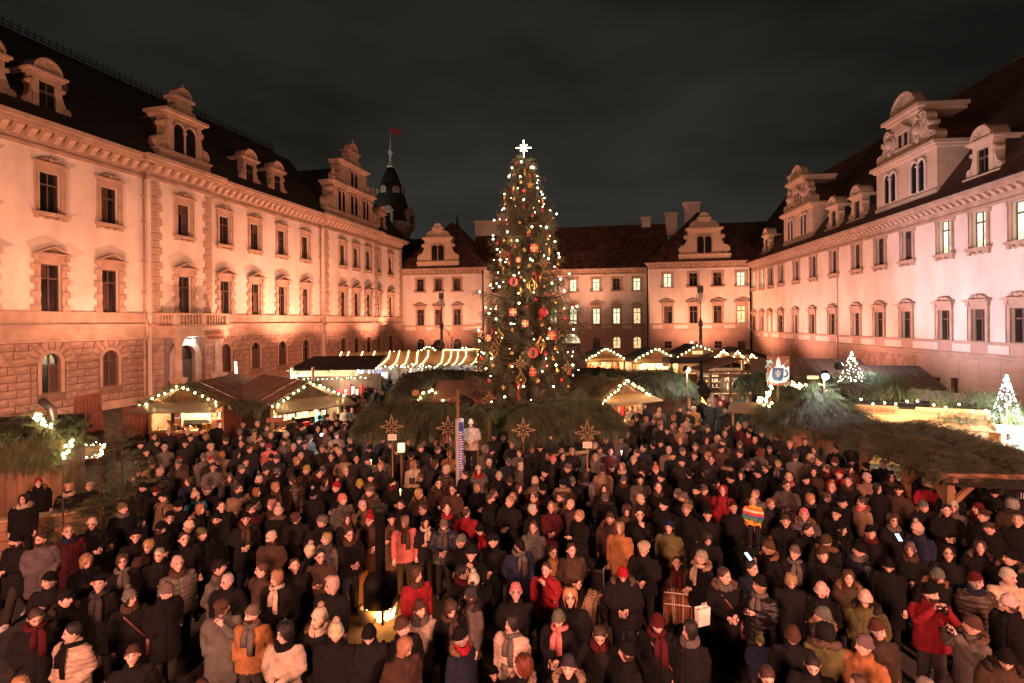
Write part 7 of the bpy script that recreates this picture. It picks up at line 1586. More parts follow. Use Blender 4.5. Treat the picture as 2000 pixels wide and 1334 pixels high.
def misc_mesh(t):
    if t in _bm: return _bm[t]
    mb = MB(); m = 'fur'
    if t == 'pompom':
        mb.ball((0, .015, .285), .048, 10, 8); rr = random.Random(1); mb.v = [tuple(Vector((0, .015, .285))+(Vector(v)-Vector((0, .015, .285)))*rr.uniform(.82, 1.15)) for v in mb.v]
    elif t == 'furhood':
        rr = random.Random(2); N_ = 22; pts = []
        for i in range(N_+1): a = math.pi*(-.18+1.36*i/N_); pts.append((.165*math.cos(a), .015+.14*math.sin(a)*.9-.02, 1.455+.04*math.sin(a)))
        mb.tube(pts, [.05*(1 if 2 < i < N_-2 else .7) for i in range(N_+1)], 9); mb.v = [tuple(Vector(v)+Vector((rr.gauss(0, .009), rr.gauss(0, .009), rr.gauss(0, .009)))) for v in mb.v]
    elif t == 'scarf_loop':
        m = 'knit'; pts = [(.100*math.sin(2*math.pi*i/18), .008-.108*math.cos(2*math.pi*i/18), 1.45-.022*math.cos(2*math.pi*i/18)+.008*math.sin(6*math.pi*i/18)) for i in range(19)]; mb.tube(pts, .045, 8, False, .8, 1); mb.tube([(x*.92, y*.92, z+.04) for x, y, z in pts], .034, 8, False, .8, 1)
    elif t == 'scarf':
        m = 'knit'; pts = [(.095*math.sin(2*math.pi*i/18), .012-.10*math.cos(2*math.pi*i/18), 1.455+.012*math.sin(4*math.pi*i/18)) for i in range(19)]; mb.tube(pts, .042, 8, False, .8, 1)
        mb.tube([(.03, -.12, 1.44), (.05, -.165, 1.36), (.045, -.178, 1.22), (.05, -.175, 1.07)], [.035, .05, .052, .05], 8, True, 1, .35); mb.tube([(-.02, -.12, 1.43), (-.05, -.165, 1.34), (-.05, -.175, 1.2)], [.035, .045, .045], 8, True, 1, .35)
    elif t == 'glasses':
        m = 'glasses'
        for s in (-1, 1):
            c = Vector((s*.033, -.103, .112)); mb.tube([c+Vector((.024*math.cos(k*math.pi/6), .004*abs(math.cos(k*math.pi/6)), .018*math.sin(k*math.pi/6))) for k in range(13)], .0035, 4, False); mb.tube([(s*.056, -.098, .116), (s*.08, .0, .112)], .003, 4)
        mb.tube([(-.01, -.106, .116), (.01, -.106, .116)], .003, 4)
    elif t == 'beard':
        m = 'hair'; n = 14; b = 0
        for i in range(6):
            z = .055-.075*i/5
            for q in range(n): a = R(-82+164*q/(n-1)); p = skull(a, max(z, -.012), .007+.004*i/5); mb.v.append((p.x, p.y, z))
        for i in range(5):
            for q in range(n-1): mb.f.append((i*n+q, (i+1)*n+q, (i+1)*n+q+1, i*n+q+1)); mb.m.append(0)
    elif t == 'strap':
        m = 'leather'; mb.tube([(-.15, .02, 1.425), (-.10, -.125, 1.36), (.02, -.172, 1.2), (.15, -.16, 1.02), (.22, -.08, .92), (.2, .1, .98), (0, .165, 1.2), (-.13, .1, 1.38), (-.15, .02, 1.425)], .016, 5, False, 1, .5); mb.box(.19, .30, -.17, .08, .68, .92)
    elif t == 'backpack':
        m = 'cloth'; mb.box(-.15, .15, .14, .28, .98, 1.36); mb.box(-.11, .11, .28, .32, 1.0, 1.2)
        for s in (-1, 1): mb.tube([(s*.11, .14, 1.38), (s*.12, .0, 1.44), (s*.12, -.14, 1.34), (s*.14, -.1, 1.1), (s*.13, .12, 1.02)], .022, 5)
    me = mb.mesh({'scarf_loop': 'scarf', 'furhood': 'hood_trim', 'strap': 'shoulder_bag'}.get(t, t), m, t not in ('backpack',)); _bm[t] = me; return me
CC = {'k': ('black', (.0065, .006, .0065)), 'n': ('navy', (.012, .016, .034)), 'g': ('grey', (.095, .086, .078)), 'd': ('charcoal', (.035, .032, .031)), 'b': ('brown', (.052, .031, .021)), 't': ('beige', (.20, .14, .088)),
      'o': ('tan orange', (.27, .115, .045)), 'r': ('red', (.23, .013, .02)), 'm': ('maroon', (.06, .010, .013)), 'c': ('cream', (.40, .325, .25)), 'e': ('olive', (.085, .085, .032)), 'u': ('teal', (.02, .14, .19)),
      'w': ('camel', (.40, .21, .09)), 'p': ('pink', (.50, .15, .14)), 'y': ('yellow banded', (.3, .2, .04)), 'l': ('pale', (.4, .33, .25))}
HC = {'k': ('black', (.010, .008, .007)), 'b': ('brown', (.045, .022, .012)), 'l': ('blond', (.27, .165, .085)), 'g': ('grey', (.22, .19, .165)), 'w': ('white', (.38, .34, .30)), 'r': ('auburn', (.10, .028, .014)), 'o': ('ginger', (.20, .075, .025)), 'p': ('fair', (.3, .2, .12))}
CT = {'j': 'jacket', 'l': 'long coat', 'p': 'quilted jacket', 'k': 'fur trimmed parka'}
HT = {'B': 'beanie', 'P': 'bobble hat', 'C': 'flat cap', 'V': 'peaked cap', 'F': 'brimmed hat', 'E': 'beret', 'H': 'headband', 'O': 'hood up', 'A': 'ear flap hat'}
HR = {'s': 'short hair', 'm': 'bobbed hair', 'l': 'long hair', 'q': 'receding hair', 'u': 'pinned up hair', 'y': 'curly hair'}
CROWD = {}
# crop origin, scale, then one person a line: x y coat headgear look [extras]
def crowd(x0, y0, s, txt):
    for l in txt.strip().split(';'):
        q = l.split()
        if len(q) < 5: continue
        PEOPLE.append((x0+float(q[0])*s, y0+float(q[1])*s, q[2], q[3], q[4], q[5:]))
PEOPLE = []
crowd(0, 1000, .25, """120 165 kl kB L walk;330 160 gl bs f o;525 110 ml ls f G;720 40 kj cB f G c;1080 130 kl kE f G;1160 215 bl lm f G;1245 280 kl gs f G o;665 320 kl ll d p;955 330 kl bm f G Sg;380 465 kj kB l p;765 495 kl kE f Sd;1390 340 gp cB f Sb;515 605 kk kC f c;1015 595 kl gP f G Sb T;1280 545 kl gB z o;1715 365 gj kV R o;1770 480 kl ws l G;1740 655 gl bC d G f;1965 722 oj gB l Sg o D;275 740 kl bs d Sm;560 870 cp ks L Sk o;1225 70 kj kB z c;1455 150 kl bs f G;1470 60 kj cP L;1560 125 kj eB r;1690 5 kl kB f G c;1920 0 kl kB f G Sb c""")
crowd(400, 1000, .25, """515 145 bl cB l;715 -15 kl bC d G;900 12 kl gC z G;1115 0 kl bB f G Sb;820 245 kj cP b;965 155 gj ls L;1115 130 kj bs f G Sb c;1285 5 bl rP f G c;1465 5 bl kB f x;1600 20 pj ll f w;1700 30 kj kB f x Sl;1850 35 np gB d c Sg;825 305 bl ks f G m;700 350 kj bs f;545 420 kj lm l Sc;490 405 bj bs L;985 500 kl cO l G;640 565 ej cP l child;1655 430 rl by f G Sb;1700 685 cj bH f o;890 745 kk cP l Sc;1095 840 kj cP b;1235 850 kj kB d o;1490 785 kj bB r;1545 955 bj ll z;1455 1050 bj gP b child;620 870 cl ky l G Sk""")
crowd(850, 1000, .25, """345 75 kj kB d Sr;200 170 kj gB f G;455 165 kj kC l c;280 265 kj kF f f;655 190 nl kV d o;765 75 gl ru f Sg;865 395 rj bs f f;630 555 kj pB f G;1055 600 kl wO f G;1440 75 ol ll f;1365 0 bk bB f;1465 405 kk rB d G;1630 225 kj cE d c;1825 60 el nB f;970 740 kl gB d T Sp;1285 870 kl bs d o;1490 1000 kj kB L;1735 770 kl mB d Sm T;560 830 cp km l Sg;230 890 nk kB R Sr;235 580 gk dP L;285 490 kj cP b;220 415 kj ks R p;475 1170 kj kB f child;680 1130 kk ry L;1040 1120 kk dB f;130 650 kj bm d Sb""")
crowd(1250, 1000, .25, """525 145 kj km d;475 295 kk gs L Sc;660 435 kk bs r Sg T c;875 380 nj ks r;930 490 kp kB l G p Sg;1175 465 kl lm d o;1185 255 kj gB f Sg;1030 215 kk bP L;1420 265 kj bB f;1425 530 kj cA d G;1425 740 gk gB L;935 930 nj eP d child;1190 870 kj bB b;1490 860 ek kO b;1345 1095 kj ks d;985 1180 kj bs d p;380 845 kl kl l G Sg;905 62 kl gs f G c;1160 20 kl bB f;1330 100 kj ks r;1415 150 kk bB b""")
crowd(1600, 1000, .25, """175 75 kl kB r T;400 100 kl kB f Sm;585 20 kl by f G Sg;780 70 nj cP x;310 235 np kB L Sg;710 230 kj gB f G Sb;1010 265 kl kO f G;1260 225 kk bl f;1325 70 kj bC r;1550 20 kl gs f;1490 290 kk kP l;540 340 kl kB d;230 455 bk bm f;365 590 ek cB d;905 420 kk gB z;870 555 rj kB r a D;1225 465 bp mB r G;1480 435 cp cB r;1505 635 kl cB x;320 920 oj gB l;1190 800 gk bB L a;1450 1040 bk kB d;430 850 bl bB r;830 1290 kj gs b;300 1270 kj bs l""")
crowd(250, 820, .21, """385 80 kl ws f G;245 125 kj bs f;270 180 kj bs d;120 195 kj kC l;500 65 mj bs d;550 85 kj ws f;580 130 kj kB f;685 70 kj bs r;725 125 kj lm d;815 10 kl cO f;340 220 gl cH f;530 185 kk kB f;770 210 tj lH r;700 300 gk gB b;880 285 tp oB b;910 160 kj dB L;1045 130 kk bl f;1050 190 kj bs f;1040 80 kj gB b;1070 20 kj bs f;1175 75 cj eB b;1205 10 kj ws f;1300 40 gj bs l;1390 50 kj ks r;1130 235 kj bs r;1010 285 kj kl r;1220 140 bj bs r;1250 185 kk bB f;1330 115 kk cP b;1310 210 pj rB d;1450 170 gj kB f;1465 105 gj cP L;1545 215 kl cB f G;1640 200 kl kB f Sg c;1590 155 kj bB f;1610 30 bj kB r;1690 140 gj by R a;1820 225 kj gB f Sg;1890 310 kj bs f G;225 365 tj bB d c;295 440 kp cP l c;460 375 bl gB f G;790 395 gj kB f;945 490 dk gB f G;1100 350 nj kB f a;1215 515 kl ws l G;1385 440 kl gC b;1350 580 kj lm r Sb;1540 505 bp dP x;1680 420 bj yB f;1755 455 kj ks f Sm;1810 420 mj gB b;1835 535 kj kl f Sg;1725 630 kj kP b;125 570 kj kC z;265 600 kj mB d;330 660 tj kC L K;735 600 kl gB l;630 655 uj cP r K;1035 595 tj bs r D G;1215 625 kj ol r;455 740 kj kB z;675 775 kk ll f;870 760 kj bs f;1185 700 kj kC d G;1150 785 mj ks r;1330 740 bj lm l;1390 785 kk cP b;385 845 kl kB f G""")
crowd(600, 820, .21, """275 110 tj gB f;215 195 ck cB b;255 220 kj kB f;300 260 kj lB d;415 155 kj gs r;390 215 kj kB d;345 30 bk bl f;430 130 kj bs b;545 100 gj ks l a;575 220 kl kB d;700 140 nj mB d;775 190 kj bB f;835 245 kj bP b;940 160 kj bB f G;1055 220 kk gB r;1090 175 kj bs r;1160 135 kj ks l;1210 170 kj bs f;1215 235 kj gB R;1300 205 kj kC d;1325 275 oj oB b;1280 165 gj gs l;365 320 tp bl b;455 330 kl ks f;540 330 kj kB r;680 320 gj kC d;680 395 kl lm f Sm;990 375 cj ll r;1135 325 kk kO r;1190 375 kk by r;1290 415 bp cB L;1400 395 kl kV f G;1475 465 kj ks L;1585 420 gk cB f Sr;1660 235 gp gy R;1695 360 kj cB f Sb;1870 340 nj gV d;490 540 kj yB b;270 570 kj rP l;580 610 bk gB l;330 680 gl pB r;790 530 kl kH r Sm c;975 520 kk kq b;1050 490 kj bs L;1350 605 bl bs f G;515 745 tj ws f G;690 770 kj bs R;870 745 kj bs f;1075 775 kj bs l;1300 785 kj bq f Sr;1480 805 rj bq b;1725 660 kj bs R;1890 690 kj ls l;1805 475 kj cB d;1860 510 kj bB b""")
crowd(950, 820, .21, """95 125 kj ks d;160 40 kk bs r;155 135 kj bs f;230 160 kj gs l;240 195 kj gs l a;490 160 kj ks l;600 115 kj kB l;500 215 kl kF b;705 250 kj bs f;700 305 kj bs f;625 320 kj pB d;795 260 kj lm f;585 300 kj bs l;1005 205 kj gs L;1065 240 gj bs d;1140 255 ml bs f;1015 310 gj gs f;1110 150 kj lm d;1250 145 gj ks d p;1310 105 kj bs f;1365 330 kj cB f;1460 225 kl ks l;1545 190 kl kC d;1620 180 kl kC f;1400 265 kj bB l;1715 245 tj cB f;1735 290 kl kV f;1815 345 kl kV r;1805 250 kj gB f G;1795 150 kj ll f;320 390 gj wl l;755 400 kl gB L;945 390 kj kB d;545 440 kl kB l f;1080 415 tj bB b;1260 395 kj ll f Sc;1275 500 kl gB d;1430 500 gl kB f;1440 465 kj bs f;1505 540 tj cP f child;1575 415 kj pP f;1625 480 kl kB l;1600 585 kl gq f Sb;455 515 tj cB b;520 590 kl kE d;300 590 ml bl f;235 690 kj ls f;50 660 kj bs R;445 670 kj bq l;710 545 bk kC b;800 520 kl gB b;925 475 gp bl b K;1095 600 kj bl f;1105 665 kk gB b;690 675 tj bs l G;780 735 bj wq l;475 775 kl ws R;560 770 ml lu f;860 835 kl ls L m;1325 785 bl bO d;1405 815 kj ks f G f;1650 725 kl kB l;1825 650 kj gB l;1870 755 kj tP f""")
crowd(1300, 820, .21, """20 60 kj kC f;70 35 gj ll f;130 150 kj ll f;255 60 kj ks d;385 45 kj gB f;340 0 gj kB b;190 0 cj bs f;575 25 kj kB d;675 35 ml cB l;740 15 kj cB l;780 50 kj kC f;550 100 kj ls f G;480 140 gk cB l;380 155 bk bl f;530 170 bk bB f;275 210 kj gB f;285 290 kj bB f;370 295 kj lm l;430 335 kj bs f G;515 225 bk kB r;685 185 kj gB d;785 105 mj ks l;830 155 kk ws f;880 90 kj gB f;690 265 kl dB l;880 265 gk rl L;770 385 kk gB d;565 365 kk kB b;1035 120 kl gC d p;1155 195 kl lm f;1160 90 bj ls r;1270 75 gj ks f;1295 170 kj ks f;1435 60 kj ws l m;1385 100 kj bs r;1050 365 kl ls d;925 415 kj bs l;860 445 kl kF L;1145 490 kl cB f Sp;1305 505 kl kB f Sk;1385 440 bj ky f;1505 420 kl bq L;1595 450 rj rB f;1695 535 kl gs f;1320 310 bj cB R;1245 310 gk bB b;1455 340 kj ks l Sc;1535 340 bj mP b;225 450 kl kC d;365 450 kj kl L;470 540 kj kB r;605 490 kl kB L;700 465 kj dB f;350 605 ml gB R;515 605 rj rO f K;265 600 kj kE f;155 655 kj gB l;210 750 kj gB f;635 755 kj mB f;385 825 kj kV f;1350 685 kl lm r Sd;1520 675 kj bu R;1650 705 kl kE R;1800 715 tk bu L Sp;1580 815 kl kE f G;1290 820 gk pB f""")
crowd(1500, 650, .25, """665 850 kk cP f;530 880 kj bs l;900 990 kj gs f;760 1000 kl kC d;775 1090 tj cB r;970 1090 kk kl f G;1085 1100 kk cO f;855 1175 kj kl f G;1020 1185 bj kC f;635 1020 mp kB r;1245 1140 rj cB b;1430 1200 kj bq r;1530 1120 kk ks b;1765 1140 kj ws l;1770 1195 kj kB d m;1735 772 rj kC L;1870 790 gj ks b;1905 1290 kj bs b""")
crowd(1780, 840, .165, """175 835 kj gB r G;400 870 kl ks f c;490 830 gj cB f G;780 850 kk mB l;850 935 kj bE l;1190 810 bk gy b""")
crowd(0, 700, .25, """300 930 kk rB f G;180 1060 kk kl f Sc;550 970 kj wO f Sc;960 1120 kj eB f Sg;690 960 kj gs l""")
crowd(400, 650, .25, """1110 500 mj bs f;1165 475 kj bs f;1225 480 tj lm b;1265 550 tj lm f;1335 435 kl ks l;1390 445 kj kB f;1250 430 kj ks b;1300 340 kj ks L;1230 330 kl ks b;1260 320 uj ks L;1390 335 gj ks r;1440 335 kj kl l;1100 570 gj kB d;1150 580 kj bs f;1230 540 bj ls d;1200 510 bj bl f;1090 700 gk lB b;890 590 uj kB L;955 630 kj kB r;1005 635 mj kO f;925 640 kj kB b;840 670 kj bs b;755 710 kj kB r;720 700 kj bs b;690 655 kj bB b;985 720 bk bs f;1030 680 kj kB f;1110 640 kj gB f;1170 620 kj kB l;1200 650 kl kB b;885 730 kj gs f;935 745 gj gs f""")
crowd(1200, 650, .25, """130 570 bj bs l;180 580 kj cB f;235 555 kj bs f;320 530 gj bs r;410 500 uj bs L;510 505 kj bs f;575 590 kj kB f;620 570 wl lO b;515 570 kl kC r;670 500 kl kB f;620 510 kj kB f;765 465 cj gs r;825 465 rj cB l;855 490 rj cB b;745 535 kl bB f;830 535 kj gs f;865 585 kl bs f;930 555 kl bs l;905 500 kj gs l;1000 480 uj gB l;1030 590 kj bs l;1085 640 kj ls b;460 640 kj ll l;570 655 cj bs f;350 585 gj gs f;345 615 bj gs f;255 655 gj ll f;175 645 kj bs l;295 670 kl bs f;360 685 gj ll b;375 710 kj bs f;455 705 gj ll f;520 725 tj bs f;675 670 bj gB b;610 720 kj bs d;725 715 kj dB f;410 735 kj kB f;60 705 kj kC r;130 680 kj lm l;885 700 kj kO d""")
# ---- place them: head height tells the distance; nobody stands inside a neighbour
prg = random.Random(12); PP = []
for (px, py, coat, hat, look, ex) in PEOPLE:
    child = 'child' in ex; H_ = (1.2 if child else 1.765)*prg.uniform(.97, 1.035); top = H_+(.03 if hat[1].isupper() else .01)
    u, v = uv(px, py); Y = (EYE-top)*F/v; PP.append([Vector((u/F*Y, Y, 0)), px, py, coat, hat, look, ex, H_/1.722])
for it in range(6):
    for i in range(len(PP)):
        for j in range(i):
            d = PP[i][0]-PP[j][0]
            if abs(d.x) < .46 and abs(d.y) < .46:
                l = d.length or .01
                if l < .46: k = d/l*(.46-l)*.4; PP[i][0] += k; PP[j][0] -= k
# people the crowd hides in its gaps: dark coats between the ones in plain sight
OPEN = [(at(744, 1212, 10.8), 1.0), (atz(350, 1330, 0), 1.2), (atz(1420, 1300, 0), .9), (atz(40, 1240, 0), .9), (atz(672, 1170, 0), .7)]+[(PP[0][0]*0+Vector(v), .5) for v in ()]
for k in range(9000):
    x_ = prg.uniform(10, 1990); y_ = 845+(1390-845)*prg.random()**1.15; u, v = uv(x_, y_); H_ = 1.73*prg.uniform(.94, 1.05); Y = (EYE-H_)*F/v; p = Vector((u/F*Y, Y, 0))
    if x_ < 290+max(0, y_-860)*-.55 or (x_ > 1600 and y_ < 900) or Y > 19: continue
    if any((p-Vector((q.x, q.y, 0))).length < r for q, r in OPEN): continue
    if abs(x_-744) < 75 and 1000 < y_ < 1334: continue
    md = 1.08 if Y < 9.5 else .95 if Y < 12.5 else .74
    if any(abs(p.x-q[0].x) < md and abs(p.y-q[0].y) < md and (p-q[0]).length < md for q in PP): continue
    PP.append([p, x_, y_, prg.choice(['kj', 'kj', 'kl', 'kl', 'gj', 'bl', 'kk', 'nj', 'dl', 'gp', 'tj', 'bk']), prg.choice(['bs', 'ks', 'gs', 'kB', 'gB', 'bB', 'bm', 'll', 'kC', 'cP', 'dB', 'ls', 'cB', 'rB', 'gP']), prg.choice('fffffldlrr'), [prg.choice('wocc')]+(['G'] if prg.random() < .3 else []), H_/1.722])
PP.sort(key=lambda q: q[0].y); NIND = 292
def look_of(look, pos, rg_):
    va = math.degrees(math.atan2(-pos.x, pos.y)); return {'f': (va+rg_.uniform(-22, 22), rg_.choice('000u0ulr')), 'd': (va+rg_.uniform(-25, 25), 'd'), 'l': (va-24, 'l'), 'r': (va+24, 'r'), 'L': (va-52, 'l'), 'R': (va+52, 'r'), 'b': (va+180+rg_.uniform(-25, 25), rg_.choice('0lr')), 'x': (va-22, 'x'), 'z': (va+22, 'z')}[look]
def skin_of(rg_): k = rg_.uniform(.85, 1.15); return (.53*k, .345*k, .27*k)
SAY = {'f': 'facing forward', 'd': 'looking down', 'l': 'turned left', 'r': 'turned right', 'L': 'in left profile', 'R': 'in right profile', 'b': 'seen from behind', 'x': 'looking down left', 'z': 'looking down right'}
ACT = {'c': 'hands together', 'x': 'arms crossed', 'p': 'holding a phone', 'a': 'raising a camera', 'f': 'hand at face', 'm': 'one hand raised', 'o': 'hands in pockets', 'walk': 'walking'}
def person(pos, coat, hat, look, ex, sc_, label, rz=None, z=0.0, stripes=False):
    rg_ = random.Random(int(pos.x*971+pos.y*577)); pose = next((e_ for e_ in ex if e_ in POSE), None) or rg_.choice('wwoocw'); b_rz, hv = look_of(look, pos, rg_); b_rz = b_rz if rz is None else rz
    sit = 'sit' in ex; walk = 'walk' in ex; pose = 's' if sit else pose; woman = hat[1] in 'lmuy' or (hat[1] in 'PBH' and rg_.random() < .5); kx = .93 if woman else 1.0
    t = thing('person', label, 'person', (pos.x, pos.y, z), R(b_rz), 'crowd at the Christmas market', (sc_*kx, sc_*kx, sc_))
    sk = skin_of(rg_); b = ob('body', body_mesh(pose, hv, sit, walk), t); b.color = (*sk, 1)
    cname, cc = CC[coat[0]]; v_ = rg_.uniform(.75, 1.35); ccol = tuple(q*v_*.78*rg_.uniform(.94, 1.06) for q in cc); st_ = coat[1]
    c = ob('coat', coat_mesh(pose, st_, sit), t); c.color = (*ccol, 1)
    if stripes: striped(c)
    tr = ob('trousers', trousers_mesh(sit, walk), t); tr.color = rg_.choice([(.012, .014, .022, 1), (.01, .01, .01, 1), (.03, .026, .022, 1)])
    for s, l in zip((-1, 1), legs_pts(sit, walk)): s_ = ob('shoe', shoe_mesh(), t, (l[-1][0], l[-1][1], l[-1][2]-.09)); s_.color = (.7, .7, .68, 1) if walk else (.012, .01, .009, 1)
    yaw, pit = HV[hv]
    def on_head(nm, me, col): o = ob(nm, me, t, PIV); o.rotation_euler = (R(pit), 0, R(yaw)); o.color = (*col, 1); return o
    if hat[1].isupper():
        hc = tuple(q*rg_.uniform(.85, 1.2) for q in CC[hat[0]][1]); h = on_head('hat', hat_mesh(hat[1]), hc)
        if hat[1] == 'P': q = ob('pompom', misc_mesh('pompom'), h); k = rg_.choice([(.30, .21, .14), hc, (.35, .3, .25)]); q.color = (*k, 1)
        if woman and hat[1] in 'BPEA': on_head('hair', hat_mesh('under_l' if rg_.random() < .6 else 'under_m'), rg_.choice([HC['b'], HC['l'], HC['k'], HC['g']])[1])
        elif hat[1] in 'CVFE': on_head('hair', hat_mesh('q'), rg_.choice([HC['b'], HC['g'], HC['k']])[1])
    else: on_head('hair', hat_mesh(hat[1]), tuple(q*rg_.uniform(.85, 1.2) for q in HC[hat[0]][1]))
    if 'D' in ex or (not woman and rg_.random() < .08): on_head('beard', misc_mesh('beard'), HC['b'][1])
    if 'G' in ex: ob('glasses', misc_mesh('glasses'), t, PIV).rotation_euler = (R(pit), 0, R(yaw))
    sc2 = next((e_ for e_ in ex if e_[0] == 'S' and len(e_) == 2), None)
    if sc2 or rg_.random() < .10: q = ob('scarf', misc_mesh('scarf' if rg_.random() < .35 else 'scarf_loop'), t); k = CC[sc2[1] if sc2 else rg_.choice('gdkbnm')][1]; q.color = (*k, 1)
    if st_ == 'k': q = ob('hood_trim', misc_mesh('furhood'), t); q.color = (*rg_.choice([(.16, .09, .05), (.10, .07, .05), (.24, .17, .12), (.03, .025, .022)]), 1)
    if 'T' in ex: q = ob('shoulder_bag', misc_mesh('strap'), t); q.color = (.10, .03, .025, 1)
    if 'K' in ex: q = ob('backpack', misc_mesh('backpack'), t); q.color = (.012, .012, .014, 1)
    return t
def striped(o):
    me = o.data.copy(); o.data = me; me.materials.clear(); me.materials.append(MATS['stripes']); cs_ = [(.55, .12, .02), (.65, .38, .05), (.05, .16, .07), (.04, .08, .22), (.5, .03, .03), (.6, .5, .3)]
    a = me.color_attributes.new('face', 'FLOAT_COLOR', 'POINT'); a.data.foreach_set('color', [q for v in me.vertices for q in (*cs_[int((v.co.z+v.co.x*.12)/.075) % 6], 1)])
# ---- labels that single people out
MARKS = [('the fire stove', at(744, 1150, 10.8)), ('the iron post', at(1030, 900, 15.2)), ('the info pillar', at(900, 850, 15.7)), ('the log rack', at(672, 1140, 11.9)), ('the plank barrier', at(60, 1010, 13.6)), ('the gift stall', at(364, 800, 25)), ('the print stall', at(600, 800, 25)), ('the timber gable stall', at(1215, 780, 25.5)),
         ('the pyramid hut', at(1590, 840, 19.5)), ('the right front canopy', at(1800, 950, 14.5)), ('the leftmost straw star', at(765, 860, 16.6)), ('the rightmost straw star', at(1147, 865, 16)), ('the mug sign', at(1500, 800, 22)), ('the child on shoulders', at(1472, 1010, 10.5)), ('the tan blanket wheelchair', at(1150, 1130, 10.2)), ('the plaid blanket wheelchair', at(1322, 1110, 9.5)), ('the bare stemmed firs', at(228, 950, 14.7)), ('the far craft stall', at(1440, 760, 34)), ('the red coat woman by the fire', at(814, 1130, 10.2)), ('the front row photographer', at(1817, 1139, 9.2)), ('the front left corner', at(20, 1300, 7.5)), ('the front right corner', at(1980, 1300, 7.5)), ('the middle of the front edge', at(1000, 1334, 7))]
_used = set()
def label_for(P_):
    pos, px, py, coat, hat, look, ex = P_[:7]; who = 'child' if 'child' in ex else 'person'; b = f"{who} in {CC[coat[0]][0]} {CT[coat[1]]}"; hd = (CC[hat[0]][0]+' '+HT[hat[1]]) if hat[1].isupper() else HC[hat[0]][0]+' '+HR[hat[1]]
    if hat[1] == 'O': hd = CC[hat[0]][0]+' hood up'
    sc2 = next((e_ for e_ in ex if e_[0] == 'S' and len(e_) == 2), None); b1 = b+' with '+hd; b2 = b1+(f' and {CC[sc2[1]][0]} scarf' if sc2 else ' and glasses' if 'G' in ex else '')
    act = next((ACT[e_] for e_ in ex if e_ in ACT), None)
    rel = []
    for nm, q in sorted(MARKS, key=lambda m_: (Vector((m_[1].x, m_[1].y, 0))-pos).length)[:5]:
        dx, dy = pos.x-q.x, pos.y-q.y
        rel.append(('left of ' if dx < 0 else 'right of ')+nm if abs(dx) > abs(dy) else ('behind ' if dy > 0 else 'before ')+nm)
    c1 = [b2]+[b2+', '+act] if act else [b2]; c1 += [b1+', '+SAY[look]+', '+r for r in rel[:2]]+[b2+', '+SAY[look]+', '+r for r in rel[:3]]
    o2 = sorted(((q[0]-pos).length, q) for q in PP if q is not P_) if False else sorted(PP, key=lambda q: (q[0]-pos).length)[1:9]
    for q in o2:
        qh = (CC[q[4][0]][0]+' '+HT[q[4][1]]) if q[4][1].isupper() else HC[q[4][0]][0]+' '+HR[q[4][1]]; qc = CC[q[3][0]][0]+' '+CT[q[3][1]]
        side = ('left of' if pos.x < q[0].x else 'right of') if abs(pos.x-q[0].x) > abs(pos.y-q[0].y) else ('behind' if pos.y > q[0].y else 'before')
        c1.append(f"{b1}, {side} the {qc} with {qh}"); c1.append(f"{b1}, {SAY[look]}, {side} the {qc}")
    for c in c1:
        if len(c.split()) <= 16 and c not in _used: _used.add(c); return c
    return c1[0]
# first pass: a plain description is only kept when one person alone answers to it
from collections import Counter
def plain(P_):
    coat, hat, ex = P_[3], P_[4], P_[6]; sc2 = next((e_ for e_ in ex if e_[0] == 'S' and len(e_) == 2), None); return (coat, hat)
cnt = Counter(plain(P_) for P_ in PP)
for P_ in PP:
    if cnt[plain(P_)] > 1:
        coat, hat, ex = P_[3], P_[4], P_[6]; who = 'child' if 'child' in ex else 'person'; hd = (CC[hat[0]][0]+' '+HT[hat[1]]) if hat[1].isupper() else HC[hat[0]][0]+' '+HR[hat[1]]
        _used.add(f"{who} in {CC[coat[0]][0]} {CT[coat[1]]} with {hd}")
        for x_ in (' and glasses',)+tuple(f' and {CC[c_][0]} scarf' for c_ in CC): 
            n_ = sum(1 for q in PP if plain(q) == (coat, hat) and (('G' in q[6]) if 'glasses' in x_ else any(e_[0] == 'S' and len(e_) == 2 and CC[e_[1]][0] == x_.split()[1] for e_ in q[6])))
            if n_ > 1: _used.add(f"{who} in {CC[coat[0]][0]} {CT[coat[1]]} with {hd}{x_}")
def held(t, kind, label, z, d):
    M = Matrix.Translation(t.location) @ Matrix.Rotation(t.rotation_euler.z, 4, 'Z') @ Matrix.Scale(t.scale[2], 4); o = thing(kind, label, kind, M @ Vector((0, -d, z)), t.rotation_euler.z); m = MB()
    if kind == 'camera':
        m.box(-.065, .065, -.03, .03, -.042, .042); m.box(-.025, .025, -.03, .03, .042, .065); ob('case', m.mesh('case', 'iron'), o); m = MB(); m.tube([(0, -.03, 0), (0, -.12, 0)], .033, 10); ob('lens', m.mesh('lens', 'iron', True), o)
    else:
        m.box(-.04, .04, -.006, .006, -.08, .08); ob('case', m.mesh('case', 'iron'), o); m = MB(); m.box(-.035, .035, .007, .010, -.07, .07); ob('screen', m.mesh('screen', 'glass_dark'), o); o.rotation_euler = (R(55), 0, t.rotation_euler.z)
for P_ in PP[:NIND]:
    lb = label_for(P_); t_ = person(P_[0], P_[3], P_[4], P_[5], P_[6], P_[7], lb)
    if 'a' in P_[6]: held(t_, 'camera', ' '.join(('camera raised by '+lb.replace(', raising a camera', '')).split()[:16]), 1.53, .31)
    if 'p' in P_[6]: held(t_, 'phone', ' '.join(('phone held by '+lb.replace(', holding a phone', '')).split()[:16]), 1.30, .40)
